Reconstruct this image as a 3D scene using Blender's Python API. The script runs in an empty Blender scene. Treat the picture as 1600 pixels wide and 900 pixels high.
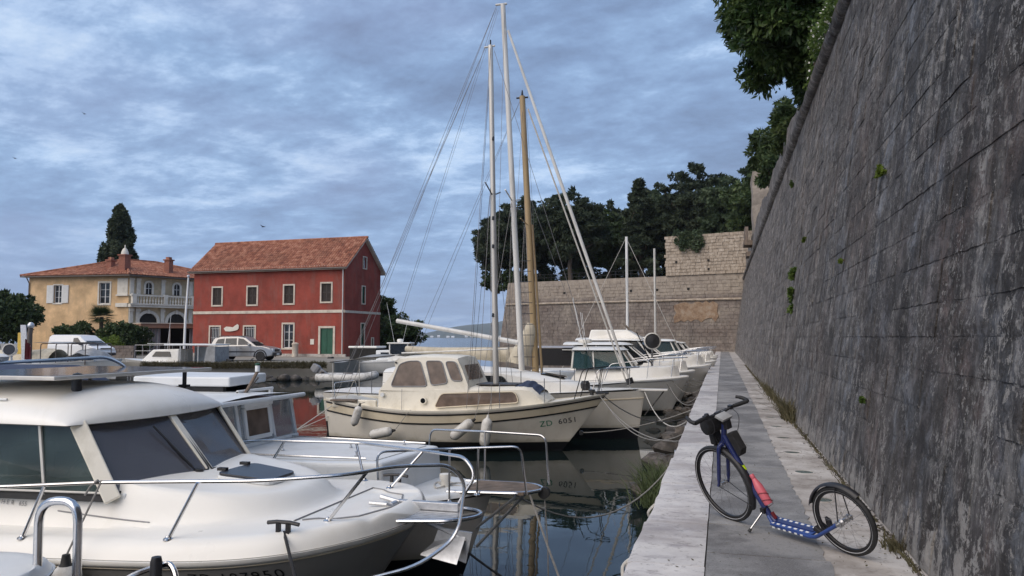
import bpy, bmesh, math, random
import numpy as np
from mathutils import Vector, Matrix
R = math.radians
rnd = random.Random(7)
scene = bpy.context.scene
C = scene.collection

# ---------------------------------------------------------------- camera
cd = bpy.data.cameras.new('camera'); cam = bpy.data.objects.new('camera', cd); C.objects.link(cam)
cd.sensor_fit = 'HORIZONTAL'; cd.sensor_width = 36; cd.lens = 26.55
cd.clip_start = 0.05; cd.clip_end = 20000
cam.location = (0, 0, 2.7); cam.rotation_euler = (R(90 + 3.73), 0, R(15.5))
scene.camera = cam

# ---------------------------------------------------------------- world: Nishita sky under a broken cloud layer
SUN_EL, SUN_AZ = R(42), R(212)          # light comes from behind the camera, to its left
world = bpy.data.worlds.new('World'); scene.world = world; world.use_nodes = True
wt = world.node_tree; wn = wt.nodes; wl = wt.links
for n in list(wn): wn.remove(n)
def W(t, **k):
    n = wn.new(t)
    for a, b in k.items(): setattr(n, a, b)
    return n
def wmath(op, a, b=None, clamp=False):
    n = W('ShaderNodeMath', operation=op, use_clamp=clamp)
    for i, s in enumerate((a, b)):
        if s is None: continue
        if isinstance(s, (int, float)): n.inputs[i].default_value = s
        else: wl.new(s, n.inputs[i])
    return n.outputs[0]
sky = W('ShaderNodeTexSky', sky_type='NISHITA'); sky.sun_disc = False
sky.sun_elevation = SUN_EL; sky.sun_rotation = SUN_AZ
sky.air_density = 1.0; sky.dust_density = 0.6; sky.ozone_density = 2.0
tc = W('ShaderNodeTexCoord'); sp = W('ShaderNodeSeparateXYZ'); wl.new(tc.outputs['Generated'], sp.inputs[0])
zz = wmath('ADD', wmath('MAXIMUM', sp.outputs[2], 0.0), 0.16)
cx_ = wmath('DIVIDE', sp.outputs[0], zz); cy_ = wmath('DIVIDE', sp.outputs[1], zz)
cb = W('ShaderNodeCombineXYZ'); wl.new(cx_, cb.inputs[0]); wl.new(cy_, cb.inputs[1])
def wnoise(scale, detail, rough, dist, loc, sc=(1, 1, 1), rot=0.0):
    mp = W('ShaderNodeMapping'); mp.inputs['Location'].default_value = loc; mp.inputs['Scale'].default_value = sc
    mp.inputs['Rotation'].default_value = (0, 0, rot)
    wl.new(cb.outputs[0], mp.inputs[0])
    n = W('ShaderNodeTexNoise'); n.inputs['Scale'].default_value = scale; n.inputs['Detail'].default_value = detail
    n.inputs['Roughness'].default_value = rough; n.inputs['Distortion'].default_value = dist
    wl.new(mp.outputs[0], n.inputs['Vector']); return n.outputs['Fac']
def wramp(fac, stops):
    r = W('ShaderNodeValToRGB'); e = r.color_ramp.elements
    while len(e) < len(stops): e.new(0.5)
    for el, (p, c) in zip(e, stops): el.position = p; el.color = (c[0], c[1], c[2], 1)
    wl.new(fac, r.inputs[0]); return r.outputs[0]
def wmix(fac, a, b, mode='MIX'):
    m = W('ShaderNodeMix', data_type='RGBA', blend_type=mode)
    if isinstance(fac, (int, float)): m.inputs[0].default_value = fac
    else: wl.new(fac, m.inputs[0])
    for s, i in ((a, 6), (b, 7)):
        if isinstance(s, tuple): m.inputs[i].default_value = s + (1,)
        else: wl.new(s, m.inputs[i])
    return m.outputs[2]
big = wnoise(0.75, 4, 0.5, 0.15, (3.1, 1.7, 0), (1, 1.1, 1), 0.5)
fine = wnoise(3.6, 10, 0.66, 0.1, (7.4, 2.2, 0), (1, 1.25, 1), 0.5)
comb = wmath('ADD', wmath('MULTIPLY', big, 0.50), wmath('MULTIPLY', fine, 0.50))
# thin bright gaps -> blue -> grey-blue cloud bases  (radiance / 0.1)
cloud = wramp(comb, [(0.37, (5.6, 6.9, 8.6)), (0.435, (4.0, 5.4, 7.6)), (0.485, (2.65, 3.9, 6.0)), (0.545, (2.05, 3.0, 4.8)), (0.62, (1.6, 2.25, 3.6))])
lilac = wnoise(0.7, 3, 0.5, 0.2, (11.0, 5.0, 0))
cloud = wmix(wramp(lilac, [(0.5, (0, 0, 0)), (0.66, (.32, .32, .32))]), cloud, (2.75, 3.0, 4.6))
skyc = wmix(0.88, sky.outputs[0], cloud)
hz = wramp(sp.outputs[2], [(0.0, (1, 1, 1)), (0.22, (0, 0, 0))])
skyc = wmix(wmath('MULTIPLY', hz, 0.62), skyc, (2.35, 3.55, 5.9))
bg = W('ShaderNodeBackground'); bg.inputs[1].default_value = 0.070; wl.new(skyc, bg.inputs[0])
wo = W('ShaderNodeOutputWorld'); wl.new(bg.outputs[0], wo.inputs[0])

sl = bpy.data.lights.new('sun', 'SUN'); sl.energy = 1.5; sl.angle = R(70); sl.color = (1.0, 0.85, 0.68)
so = bpy.data.objects.new('sun', sl); C.objects.link(so)
d = Vector((math.sin(SUN_AZ) * math.cos(SUN_EL), math.cos(SUN_AZ) * math.cos(SUN_EL), math.sin(SUN_EL)))
so.rotation_euler = d.to_track_quat('Z', 'Y').to_euler(); so.location = d * 50 + Vector((0, 0, 30))
vs = scene.view_settings; vs.view_transform = 'Standard'; vs.look = 'None'; vs.exposure = 0.88; vs.gamma = 1.0; vs.use_curve_mapping = False

# ---------------------------------------------------------------- materials
def mix_node(nt, fac, a, b, mode='MIX'):
    m = nt.nodes.new('ShaderNodeMix'); m.data_type = 'RGBA'; m.blend_type = mode
    if isinstance(fac, (int, float)): m.inputs[0].default_value = fac
    else: nt.links.new(fac, m.inputs[0])
    for s, i in ((a, 6), (b, 7)):
        if isinstance(s, tuple): m.inputs[i].default_value = tuple(s[:3]) + (1,)
        else: nt.links.new(s, m.inputs[i])
    return m.outputs[2]
class Mat:
    """small node helper around one Principled material"""
    def __init__(s, name, rough=0.5, metal=0.0):
        s.m = bpy.data.materials.new(name); s.m.use_nodes = True; s.nt = s.m.node_tree
        s.b = s.nt.nodes['Principled BSDF']; s.b.inputs['Roughness'].default_value = rough; s.b.inputs['Metallic'].default_value = metal
        g = s.nt.nodes.new('ShaderNodeNewGeometry'); s.pos = g.outputs['Position']
        sep = s.nt.nodes.new('ShaderNodeSeparateXYZ'); s.nt.links.new(s.pos, sep.inputs[0]); s.x, s.y, s.z = sep.outputs
    def vec(s, sc=(1, 1, 1), loc=(0, 0, 0)):
        n = s.nt.nodes.new('ShaderNodeMapping'); n.inputs['Scale'].default_value = sc; n.inputs['Location'].default_value = loc
        s.nt.links.new(s.pos, n.inputs[0]); return n.outputs[0]
    def noise(s, scale, detail=4, rough=0.55, sc=(1, 1, 1), dist=0.0, loc=(0, 0, 0)):
        n = s.nt.nodes.new('ShaderNodeTexNoise'); n.inputs['Scale'].default_value = scale; n.inputs['Detail'].default_value = detail
        n.inputs['Roughness'].default_value = rough; n.inputs['Distortion'].default_value = dist
        s.nt.links.new(s.vec(sc, loc), n.inputs['Vector']); return n.outputs['Fac']
    def voro(s, scale, sc=(1, 1, 1), feature='F1', out='Distance'):
        n = s.nt.nodes.new('ShaderNodeTexVoronoi'); n.feature = feature; n.inputs['Scale'].default_value = scale
        s.nt.links.new(s.vec(sc), n.inputs['Vector']); return n.outputs[out]
    def ramp(s, fac, stops):
        r = s.nt.nodes.new('ShaderNodeValToRGB'); e = r.color_ramp.elements
        while len(e) < len(stops): e.new(0.5)
        for el, (p, c) in zip(e, stops):
            el.position = p
            el.color = (c, c, c, 1) if isinstance(c, (int, float)) else tuple(c[:3]) + (1,)
        s.nt.links.new(fac, r.inputs[0]); return r.outputs[0]
    def math(s, op, a, b=None, clamp=False):
        n = s.nt.nodes.new('ShaderNodeMath'); n.operation = op; n.use_clamp = clamp
        for i, q in enumerate((a, b)):
            if q is None: continue
            if isinstance(q, (int, float)): n.inputs[i].default_value = q
            else: s.nt.links.new(q, n.inputs[i])
        return n.outputs[0]
    def step(s, v, lo, hi):
        n = s.nt.nodes.new('ShaderNodeMapRange'); n.inputs[1].default_value = lo; n.inputs[2].default_value = hi
        s.nt.links.new(v, n.inputs[0]); return n.outputs[0]
    def mix(s, fac, a, b, mode='MIX'): return mix_node(s.nt, fac, a, b, mode)
    def col(s, c):
        if isinstance(c, tuple): s.b.inputs['Base Color'].default_value = tuple(c[:3]) + (1,)
        else: s.nt.links.new(c, s.b.inputs['Base Color'])
        return s
    def per_object(s, c, lo, hi):
        """each separate stone or slab has its own tone"""
        o = s.nt.nodes.new('ShaderNodeObjectInfo'); return s.mix(1.0, c, s.ramp(o.outputs['Random'], [(0.0, lo), (1.0, hi)]), 'MULTIPLY')
    def rough(s, f): s.nt.links.new(f, s.b.inputs['Roughness']); return s
    def bump(s, h, strength=0.3, dist=0.02):
        n = s.nt.nodes.new('ShaderNodeBump'); n.inputs['Strength'].default_value = strength; n.inputs['Distance'].default_value = dist
        s.nt.links.new(h, n.inputs['Height'])
        old = s.b.inputs['Normal'].links
        if old: s.nt.links.new(old[0].from_socket, n.inputs['Normal'])
        s.nt.links.new(n.outputs[0], s.b.inputs['Normal']); return s
M = {}
def simple(name, c, rough=0.5, metal=0.0, var=0.18, scale=6.0, bump=0.0, bscale=60.0, rvar=0.0, dirt=None, dirt_amt=0.0, streak=1.0):
    m = Mat(name, rough, metal)
    n = m.noise(scale, 5, 0.6, (1, 1, streak))
    lo = tuple(k * (1 - var) for k in c); hi = tuple(min(k * (1 + var), 1) for k in c)
    col = m.ramp(n, [(0.3, lo), (0.7, hi)])
    if dirt:
        n2 = m.noise(scale * 0.45, 7, 0.68, (1, 1, streak), 0.4, (5, 3, 1))
        col = m.mix(m.ramp(n2, [(0.49, 0.0), (0.63, dirt_amt)]), col, dirt)
    m.col(col)
    if rvar: m.rough(m.ramp(n, [(0.25, max(rough - rvar, 0.02)), (0.75, rough + rvar)]))
    if bump: m.bump(m.noise(bscale, 4, 0.6), bump, 0.01)
    M[name] = m.m; return m

DIRT = (0.30, 0.26, 0.20)
simple('gelcoat', (0.86, 0.84, 0.79), 0.32, var=0.03, scale=1.6, rvar=0.08, dirt=(0.66, 0.62, 0.53), dirt_amt=0.4)
simple('gelcoat_cool', (0.74, 0.76, 0.77), 0.38, var=0.05, scale=2.0, rvar=0.1, dirt=(0.50, 0.49, 0.45), dirt_amt=0.45)
simple('cream', (0.74, 0.65, 0.49), 0.30, var=0.05, scale=2, dirt=(0.45, 0.38, 0.26), dirt_amt=0.4)
simple('cream_light', (0.80, 0.755, 0.65), 0.32, var=0.05, scale=2, rvar=0.1, dirt=(0.45, 0.40, 0.30), dirt_amt=0.55)
simple('nonslip', (0.72, 0.73, 0.73), 0.62, var=0.05, scale=3, bump=0.25, bscale=220, dirt=(0.5, 0.48, 0.43), dirt_amt=0.35)
simple('steel', (0.62, 0.62, 0.63), 0.22, 1.0, var=0.1, scale=9, rvar=0.08)
simple('alloy', (0.62, 0.60, 0.56), 0.45, 0.35, var=0.12, scale=5, rvar=0.1, streak=0.1)
simple('alloy_white', (0.70, 0.69, 0.66), 0.40, 0.0, var=0.08, scale=4, streak=0.15, dirt=(0.40, 0.38, 0.34), dirt_amt=0.5)
simple('galvanised', (0.55, 0.56, 0.58), 0.42, 0.8, var=0.2, scale=14)
simple('black_rubber', (0.018, 0.018, 0.019), 0.62, var=0.3, scale=20, bump=0.1, bscale=150)
simple('black_plastic', (0.02, 0.02, 0.023), 0.42, var=0.25, scale=12)
simple('black_paint', (0.012, 0.012, 0.014), 0.35, var=0.2)
simple('black_fabric', (0.016, 0.016, 0.018), 0.85, var=0.35, scale=30, bump=0.3, bscale=260)
simple('navy_fabric', (0.035, 0.05, 0.095), 0.8, var=0.25, scale=9, bump=0.2, bscale=30)
simple('grey_fabric', (0.33, 0.34, 0.35), 0.85, var=0.18, scale=5, bump=0.35, bscale=12, dirt=(.15, .14, .13), dirt_amt=.4)
simple('canvas', (0.55, 0.49, 0.38), 0.85, var=0.14, scale=4, bump=0.5, bscale=9, dirt=(.28, .23, .16), dirt_amt=.5)
simple('rope_white', (0.55, 0.53, 0.49), 0.85, var=0.2, scale=40, bump=0.5, bscale=260)
simple('rope_grey', (0.26, 0.25, 0.235), 0.88, var=0.25, scale=30, bump=0.5, bscale=260)
simple('rope_dark', (0.025, 0.026, 0.03), 0.8, var=0.3, scale=30, bump=0.4, bscale=260)
simple('wire', (0.16, 0.16, 0.17), 0.45, 0.6, var=0.1)
simple('fender_white', (0.62, 0.60, 0.56), 0.45, var=0.12, scale=9, dirt=(.25, .23, .2), dirt_amt=.7)
simple('teak', (0.17, 0.13, 0.10), 0.7, var=0.35, scale=8, streak=0.3, bump=0.2, bscale=60)
simple('wood_mast', (0.37, 0.265, 0.14), 0.5, var=0.2, scale=7, streak=0.05, dirt=(.2, .13, .06), dirt_amt=.5)
simple('maroon', (0.13, 0.018, 0.022), 0.35, var=0.2)
simple('red_paint', (0.45, 0.06, 0.04), 0.5, var=0.15)
simple('pink', (0.66, 0.15, 0.19), 0.36, var=0.08)
simple('pink_dark', (0.50, 0.16, 0.20), 0.5, var=0.1)
simple('scooter_blue', (0.022, 0.032, 0.125), 0.28, var=0.12, scale=8)
simple('deck_blue', (0.030, 0.065, 0.23), 0.32, var=0.12, scale=8)
simple('neon', (0.62, 0.85, 0.02), 0.5, var=0.05)
simple('white_paint', (0.78, 0.78, 0.77), 0.4, var=0.05)
simple('rim_black', (0.02, 0.02, 0.022), 0.3, 0.2, var=0.2)
simple('dark_green', (0.018, 0.07, 0.035), 0.5, var=0.15)
simple('letter_green', (0.02, 0.22, 0.12), 0.5, var=0.2)
simple('grey_print', (0.25, 0.25, 0.26), 0.5, var=0.1)
simple('car_silver', (0.42, 0.41, 0.40), 0.28, 0.6, var=0.05)
simple('car_white', (0.78, 0.79, 0.80), 0.25, var=0.03)
simple('hub_metal', (0.45, 0.45, 0.46), 0.35, 0.8, var=0.1)
simple('lamp_glass', (0.75, 0.77, 0.78), 0.15, var=0.05)
simple('dark_interior', (0.018, 0.017, 0.016), 0.9, var=0.3)
simple('curtain', (0.36, 0.36, 0.38), 0.9, var=0.2, scale=3, streak=0.15)
simple('smoked', (0.022, 0.024, 0.032), 0.3, var=0.2)
simple('reflective_grey', (0.42, 0.42, 0.43), 0.4, var=0.1)
simple('solar', (0.030, 0.045, 0.075), 0.12, var=0.15, scale=3)
simple('red_cloth', (0.50, 0.08, 0.10), 0.85, var=0.2, scale=12)
simple('yellow_paint', (0.62, 0.42, 0.08), 0.6, var=0.15)
simple('brass', (0.45, 0.33, 0.14), 0.4, 0.8)

def glass(name, tint, rough=0.05, trans=0.0, var=0.3, scale=2.0):
    m = Mat(name, rough); m.b.inputs['IOR'].default_value = 1.5
    m.col(m.ramp(m.noise(scale, 3, 0.5), [(0.3, tuple(k * (1 - var) for k in tint)), (0.7, tuple(k * (1 + var) for k in tint))]))
    if trans:
        t = m.nt.nodes.new('ShaderNodeBsdfTransparent'); t.inputs[0].default_value = (0.85, 0.87, 0.88, 1)
        ms = m.nt.nodes.new('ShaderNodeMixShader'); ms.inputs[0].default_value = trans
        o = m.nt.nodes['Material Output']; m.nt.links.new(m.b.outputs[0], ms.inputs[1]); m.nt.links.new(t.outputs[0], ms.inputs[2]); m.nt.links.new(ms.outputs[0], o.inputs[0])
    M[name] = m.m
glass('glass_dark', (0.010, 0.012, 0.014))
glass('glass_tint', (0.060, 0.088, 0.088), 0.08, 0.35)
glass('glass_green', (0.03, 0.07, 0.07), 0.05, 0.25)
glass('glass_screen', (0.115, 0.115, 0.132), 0.06, 0.28, 0.12)
glass('glass_brown', (0.16, 0.115, 0.09), 0.22, 0.12, 0.35, 5)
glass('plastic_clear', (0.45, 0.45, 0.47), 0.18, 0.72, 0.1)
glass('window_glass', (0.03, 0.033, 0.036), 0.06)
glass('disc_glass', (0.10, 0.13, 0.12), 0.25)

# ---------------------------------------------------------------- mesh helpers
class MB:
    def __init__(s): s.v = []; s.f = []; s.mi = []
    def add(s, vs, fs, mi=0):
        o = len(s.v); s.v += [tuple(map(float, p)) for p in vs]
        for f in fs: s.f.append(tuple(o + i for i in f)); s.mi.append(mi)
        return s
    def box(s, x0, x1, y0, y1, z0, z1, mi=0):
        return s.add([(x0, y0, z0), (x1, y0, z0), (x1, y1, z0), (x0, y1, z0), (x0, y0, z1), (x1, y0, z1), (x1, y1, z1), (x0, y1, z1)],
                     [(0, 3, 2, 1), (4, 5, 6, 7), (0, 1, 5, 4), (1, 2, 6, 5), (2, 3, 7, 6), (3, 0, 4, 7)], mi)
    def obox(s, c, ax, ay, az, mi=0):
        """box about c with half-axis vectors"""
        c, ax, ay, az = map(Vector, (c, ax, ay, az)); vs = []
        for k in (-1, 1):
            for (i, j) in ((-1, -1), (1, -1), (1, 1), (-1, 1)): vs.append(c + ax * i + ay * j + az * k)
        return s.add(vs, [(0, 3, 2, 1), (4, 5, 6, 7), (0, 1, 5, 4), (1, 2, 6, 5), (2, 3, 7, 6), (3, 0, 4, 7)], mi)
    def tube(s, pts, r, n=8, closed=False, mi=0, flat=1.0):
        P = [Vector(p) for p in pts]; m = len(P); rings = []
        ref = None
        for i in range(m):
            a = P[i - 1] if (i > 0 or closed) else P[0]; b = P[(i + 1) % m] if (i < m - 1 or closed) else P[-1]
            t = (b - a)
            if t.length < 1e-9: t = Vector((0, 0, 1))
            t.normalize()
            if ref is None:
                ref = Vector((0, 0, 1)) if abs(t.z) < 0.9 else Vector((1, 0, 0))
            u = t.cross(ref)
            if u.length < 1e-6: u = t.cross(Vector((1, 0, 0)))
            u.normalize(); w = u.cross(t).normalized(); ref = w
            rr = r[i] if isinstance(r, (list, tuple)) else r
            rings.append([P[i] + (u * math.cos(k * 2 * math.pi / n) + w * math.sin(k * 2 * math.pi / n) * flat) * rr for k in range(n)])
        vs = [p for rg in rings for p in rg]; fs = []
        for i in range(m if closed else m - 1):
            j = (i + 1) % m
            for k in range(n): fs.append((i * n + k, i * n + (k + 1) % n, j * n + (k + 1) % n, j * n + k))
        if not closed: fs += [tuple(range(n))[::-1], tuple((m - 1) * n + k for k in range(n))]
        return s.add(vs, fs, mi)
    def lathe(s, prof, n=16, mat=None, mi=0, cap=True):
        mat = mat or Matrix(); vs = []; fs = []
        for (r, z) in prof:
            for k in range(n):
                a = 2 * math.pi * k / n; vs.append(mat @ Vector((r * math.cos(a), r * math.sin(a), z)))
        for i in range(len(prof) - 1):
            for k in range(n): fs.append((i * n + k, i * n + (k + 1) % n, (i + 1) * n + (k + 1) % n, (i + 1) * n + k))
        if cap and prof[0][0] > 1e-6: fs.append(tuple(range(n))[::-1])
        if cap and prof[-1][0] > 1e-6: fs.append(tuple((len(prof) - 1) * n + k for k in range(n)))
        return s.add(vs, fs, mi)
    def loft(s, rings, closed=True, caps=True, mi=0):
        n = len(rings[0]); vs = [p for r in rings for p in r]; fs = []
        for i in range(len(rings) - 1):
            for k in range(n if closed else n - 1): fs.append((i * n + k, i * n + (k + 1) % n, (i + 1) * n + (k + 1) % n, (i + 1) * n + k))
        if caps and closed: fs += [tuple(range(n))[::-1], tuple((len(rings) - 1) * n + k for k in range(n))]
        return s.add(vs, fs, mi)
    def grid(s, fn, nu, nv, mi=0):
        vs = [fn(i / nu, j / nv) for i in range(nu + 1) for j in range(nv + 1)]
        fs = [(i * (nv + 1) + j, (i + 1) * (nv + 1) + j, (i + 1) * (nv + 1) + j + 1, i * (nv + 1) + j + 1) for i in range(nu) for j in range(nv)]
        return s.add(vs, fs, mi)
    def prism(s, poly, a, b, mi=0):
        """poly = list of 3D points, swept from +a to +b (vectors)"""
        a, b = Vector(a), Vector(b); n = len(poly)
        vs = [Vector(p) + a for p in poly] + [Vector(p) + b for p in poly]
        fs = [tuple(range(n))[::-1], tuple(range(n, 2 * n))] + [(i, (i + 1) % n, n + (i + 1) % n, n + i) for i in range(n)]
        return s.add(vs, fs, mi)
    def mesh(s, name, mats, smooth=False, bevel=0.0, seg=2, fix=True):
        me = bpy.data.meshes.new(name); me.from_pydata(s.v, [], s.f)
        for m in (mats if isinstance(mats, (list, tuple)) else [mats]): me.materials.append(M[m] if isinstance(m, str) else m)
        me.polygons.foreach_set('material_index', s.mi)
        if fix or bevel:
            bm = bmesh.new(); bm.from_mesh(me)
            if bevel:
                bmesh.ops.remove_doubles(bm, verts=bm.verts, dist=1e-5)
                es = [e for e in bm.edges if len(e.link_faces) == 2 and e.calc_face_angle(0) > 0.5]
                if es: bmesh.ops.bevel(bm, geom=es, offset=bevel, segments=seg, affect='EDGES', profile=0.5)
            bmesh.ops.recalc_face_normals(bm, faces=bm.faces); bm.to_mesh(me); bm.free()
        if smooth:
            me.polygons.foreach_set('use_smooth', [True] * len(me.polygons))
            if smooth != 'all':
                try: me.set_sharp_from_angle(angle=R(smooth if smooth is not True else 40))
                except Exception: pass
        me.update(); return me
    def build(s, name, mats, parent=None, smooth=False, bevel=0.0, seg=2, fix=True, **tags):
        return obj(name, s.mesh(name, mats, smooth, bevel, seg, fix), parent, **tags)
def obj(name, me, parent=None, loc=None, **tags):
    o = bpy.data.objects.new(name, me); C.objects.link(o)
    if parent: o.parent = parent
    if loc: o.location = loc
    for k, v in tags.items():
        if v is not None: o['category' if k == 'cat' else k] = v
    return o
def thing(name, label, cat, loc=(0, 0, 0), rz=0.0, group=None, rot=None):
    o = obj(name, None, None, loc, label=label, cat=cat, group=group)
    o.rotation_euler = rot or (0, 0, rz); o.empty_display_size = 0.2; return o
def tree_copy(o, parent=None, loc=None, rz=None, **tags):
    c = o.copy(); C.objects.link(c); c.parent = parent
    if loc is not None: c.location = loc
    if rz is not None: c.rotation_euler = (0, 0, rz)
    for k, v in tags.items(): c['category' if k == 'cat' else k] = v
    for ch in list(o.children): tree_copy(ch, c)
    return c
def smoothpath(pts, per=6):
    """Catmull-Rom through points"""
    P = [Vector(p) for p in pts]; out = []
    for i in range(len(P) - 1):
        p0 = P[max(i - 1, 0)]; p1 = P[i]; p2 = P[i + 1]; p3 = P[min(i + 2, len(P) - 1)]
        for k in range(per):
            t = k / per
            out.append(0.5 * ((2 * p1) + (-p0 + p2) * t + (2 * p0 - 5 * p1 + 4 * p2 - p3) * t * t + (-p0 + 3 * p1 - 3 * p2 + p3) * t ** 3))
    out.append(P[-1]); return out
def rounded(pts, rad=0.08, seg=5):
    """polyline with rounded corners"""
    P = [Vector(p) for p in pts]; out = [P[0]]
    for i in range(1, len(P) - 1):
        a = (P[i - 1] - P[i]); b = (P[i + 1] - P[i]); r = min(rad, a.length * .45, b.length * .45)
        a.normalize(); b.normalize(); s0 = P[i] + a * r; s1 = P[i] + b * r
        for k in range(seg + 1):
            t = k / seg; out.append(s0 * (1 - t) ** 2 + P[i] * 2 * t * (1 - t) + s1 * t * t)
    out.append(P[-1]); return out
def sag(a, b, drop, n=14):
    a, b = Vector(a), Vector(b)
    return [a.lerp(b, i / n) - Vector((0, 0, drop * 4 * (i / n) * (1 - i / n))) for i in range(n + 1)]
def text_mesh(txt, size, extr=0.0, spacing=1.0):
    cu = bpy.data.curves.new('lettering', 'FONT'); cu.body = txt; cu.size = size; cu.extrude = extr; cu.space_character = spacing
    cu.resolution_u = 3
    o = bpy.data.objects.new('lettering', cu); C.objects.link(o)
    bpy.context.view_layer.update()
    me = bpy.data.meshes.new_from_object(o.evaluated_get(bpy.context.evaluated_depsgraph_get()))
    bpy.data.objects.remove(o); bpy.data.curves.remove(cu); return me
def quads_mesh(name, co, mat, n=4):
    """co: (N, n, 3) array of separate polygons"""
    N = co.shape[0]; me = bpy.data.meshes.new(name)
    me.vertices.add(N * n); me.vertices.foreach_set('co', co.reshape(-1).astype(np.float32))
    me.loops.add(N * n); me.loops.foreach_set('vertex_index', np.arange(N * n, dtype=np.int32))
    me.polygons.add(N); me.polygons.foreach_set('loop_start', np.arange(0, N * n, n, dtype=np.int32))
    try: me.polygons.foreach_set('loop_total', np.full(N, n, dtype=np.int32))
    except Exception: pass
    me.materials.append(M[mat]); me.update(calc_edges=True); return me
def cs(lat, depth, z=0.0):
    """ground point from (metres to the right, metres ahead) of the camera's heading"""
    c, s = math.cos(R(15.5)), math.sin(R(15.5))
    return Vector((-s * depth + c * lat, c * depth + s * lat, z))
# ================================================================ stone, ground and foliage materials
def stone_mats():
    m = Mat('rampart_stone', 0.85)
    big = m.noise(0.5, 5, 0.6, (1, 1, 0.8), 0.4); mid = m.noise(3.4, 6, 0.72, (1, 1, 0.8), 0.25)
    c = m.ramp(big, [(0.42, (0.058, 0.043, 0.040)), (0.5, (0.064, 0.060, 0.062)), (0.57, (0.086, 0.096, 0.112))])
    c = m.mix(1.0, c, m.ramp(mid, [(0.40, 0.22), (0.5, 0.85), (0.60, 2.3)]), 'MULTIPLY')
    # every stone has weathered to its own tone
    cell = m.voro(1.75, (1, 1, 1.75), out='Color'); c = m.mix(1.0, c, m.ramp(cell, [(0.1, 0.62), (0.5, 1.0), (0.9, 1.55)]), 'MULTIPLY')
    # dark run-off bands and pale lime runs follow the fall of water
    st = m.noise(1.6, 6, 0.65, (1, 1, 0.10), 0.3); c = m.mix(m.ramp(st, [(0.50, 0.0), (0.64, 0.7)]), c, (0.040, 0.036, 0.038))
    pit = m.noise(17, 5, 0.74, (1, 1, 0.9), 0.2, (2, 7, 1)); c = m.mix(m.ramp(pit, [(0.54, 0.0), (0.62, 0.8)]), c, (0.026, 0.024, 0.025))
    mask = m.ramp(m.noise(0.9, 5, 0.65, (1, 1, 0.6), 0.4, (8, 3, 2)), [(0.44, 0.08), (0.58, 1.0)])
    li = m.noise(6.5, 7, 0.80, (1, 1, 0.85), 0.1, (3, 1, 4)); c = m.mix(m.math('MULTIPLY', m.ramp(li, [(0.535, 0.0), (0.57, 0.95)]), mask), c, (0.44, 0.42, 0.40))
    fl = m.noise(34, 4, 0.7, (1, 1, 0.7), 0.0, (9, 1, 4)); c = m.mix(m.math('MULTIPLY', m.ramp(fl, [(0.56, 0.0), (0.61, 0.8)]), m.ramp(m.noise(2.6, 4, 0.6, (1, 1, 0.8), 0, (5, 5, 5)), [(0.47, 0.0), (0.56, 1.0)])), c, (0.44, 0.425, 0.41))
    vn = m.math('ABSOLUTE', m.math('SUBTRACT', m.noise(1.3, 6, 0.70, (1, 1, 0.35), 0.15, (1, 5, 9)), 0.5))
    vm = m.ramp(m.noise(1.1, 3, 0.5, (1, 1, 0.5), 0.0, (4, 4, 1)), [(0.50, 0.0), (0.58, 1.0)]); c = m.mix(m.math('MULTIPLY', m.ramp(vn, [(0.0, 0.75), (0.007, 0.0)]), vm), c, (0.50, 0.48, 0.45))
    wr = m.noise(4.0, 5, 0.72, (1, 1, 0.15), 0.2, (6, 2, 8)); c = m.mix(m.math('MULTIPLY', m.ramp(wr, [(0.54, 0.0), (0.64, 0.5)]), mask), c, (0.40, 0.385, 0.37))
    # limewash remnants low on the wall; less stained stone farther along, brighter light painted in
    low = m.math('SUBTRACT', m.step(m.z, 2.9, 1.1), m.math('MULTIPLY', m.noise(3.2, 7, 0.80, (1, 1, 0.5), 0.1), 1.75))
    c = m.mix(m.ramp(low, [(0.0, 0.0), (0.08, 0.85)]), c, (0.47, 0.445, 0.42))
    far = m.step(m.math('ADD', m.y, m.math('MULTIPLY', m.noise(0.4, 4, 0.6), 16.0)), 10.0, 32.0)
    warm = m.ramp(m.noise(4.2, 6, 0.76, (1, 1, 0.30), 0.2), [(0.36, (0.085, 0.072, 0.066)), (0.5, (0.185, 0.165, 0.15)), (0.64, (0.42, 0.385, 0.35))])
    warm = m.mix(1.0, warm, m.ramp(cell, [(0.1, 0.75), (0.9, 1.3)]), 'MULTIPLY')
    c = m.mix(m.math('MULTIPLY', far, 0.8), c, warm)
    m.col(c)
    m.bump(m.noise(3.6, 7, 0.74, (1, 1, 1), 0.2), 1.0, 0.2); m.bump(pit, 0.7, 0.03); m.bump(m.noise(60, 5, 0.7), 0.6, 0.012)
    M['rampart_stone'] = m.m
    m = Mat('mortar', 0.95); m.col(m.ramp(m.noise(6, 6, 0.7), [(0.35, (0.05, 0.045, 0.043)), (0.6, (0.12, 0.11, 0.105)), (0.75, (0.30, 0.29, 0.275))])); m.bump(m.noise(30, 5), 0.5, 0.02); M['mortar'] = m.m
    m = Mat('fort_stone', 0.9)
    c = m.ramp(m.noise(0.28, 5, 0.6, (1, 1, 1.6)), [(0.34, (0.155, 0.125, 0.110)), (0.5, (0.205, 0.175, 0.155)), (0.66, (0.26, 0.225, 0.19))])
    c = m.mix(1.0, c, m.ramp(m.noise(2.4, 6, 0.66), [(0.28, 0.62), (0.5, 1.0), (0.72, 1.45)]), 'MULTIPLY')
    st = m.noise(1.1, 5, 0.6, (1, 1, 0.1)); c = m.mix(m.ramp(st, [(0.53, 0.0), (0.68, 0.5)]), c, (0.10, 0.085, 0.08))
    top = m.step(m.math('ADD', m.z, m.math('MULTIPLY', m.noise(0.9, 4, 0.6), 0.9)), 7.75, 8.25)
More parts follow.
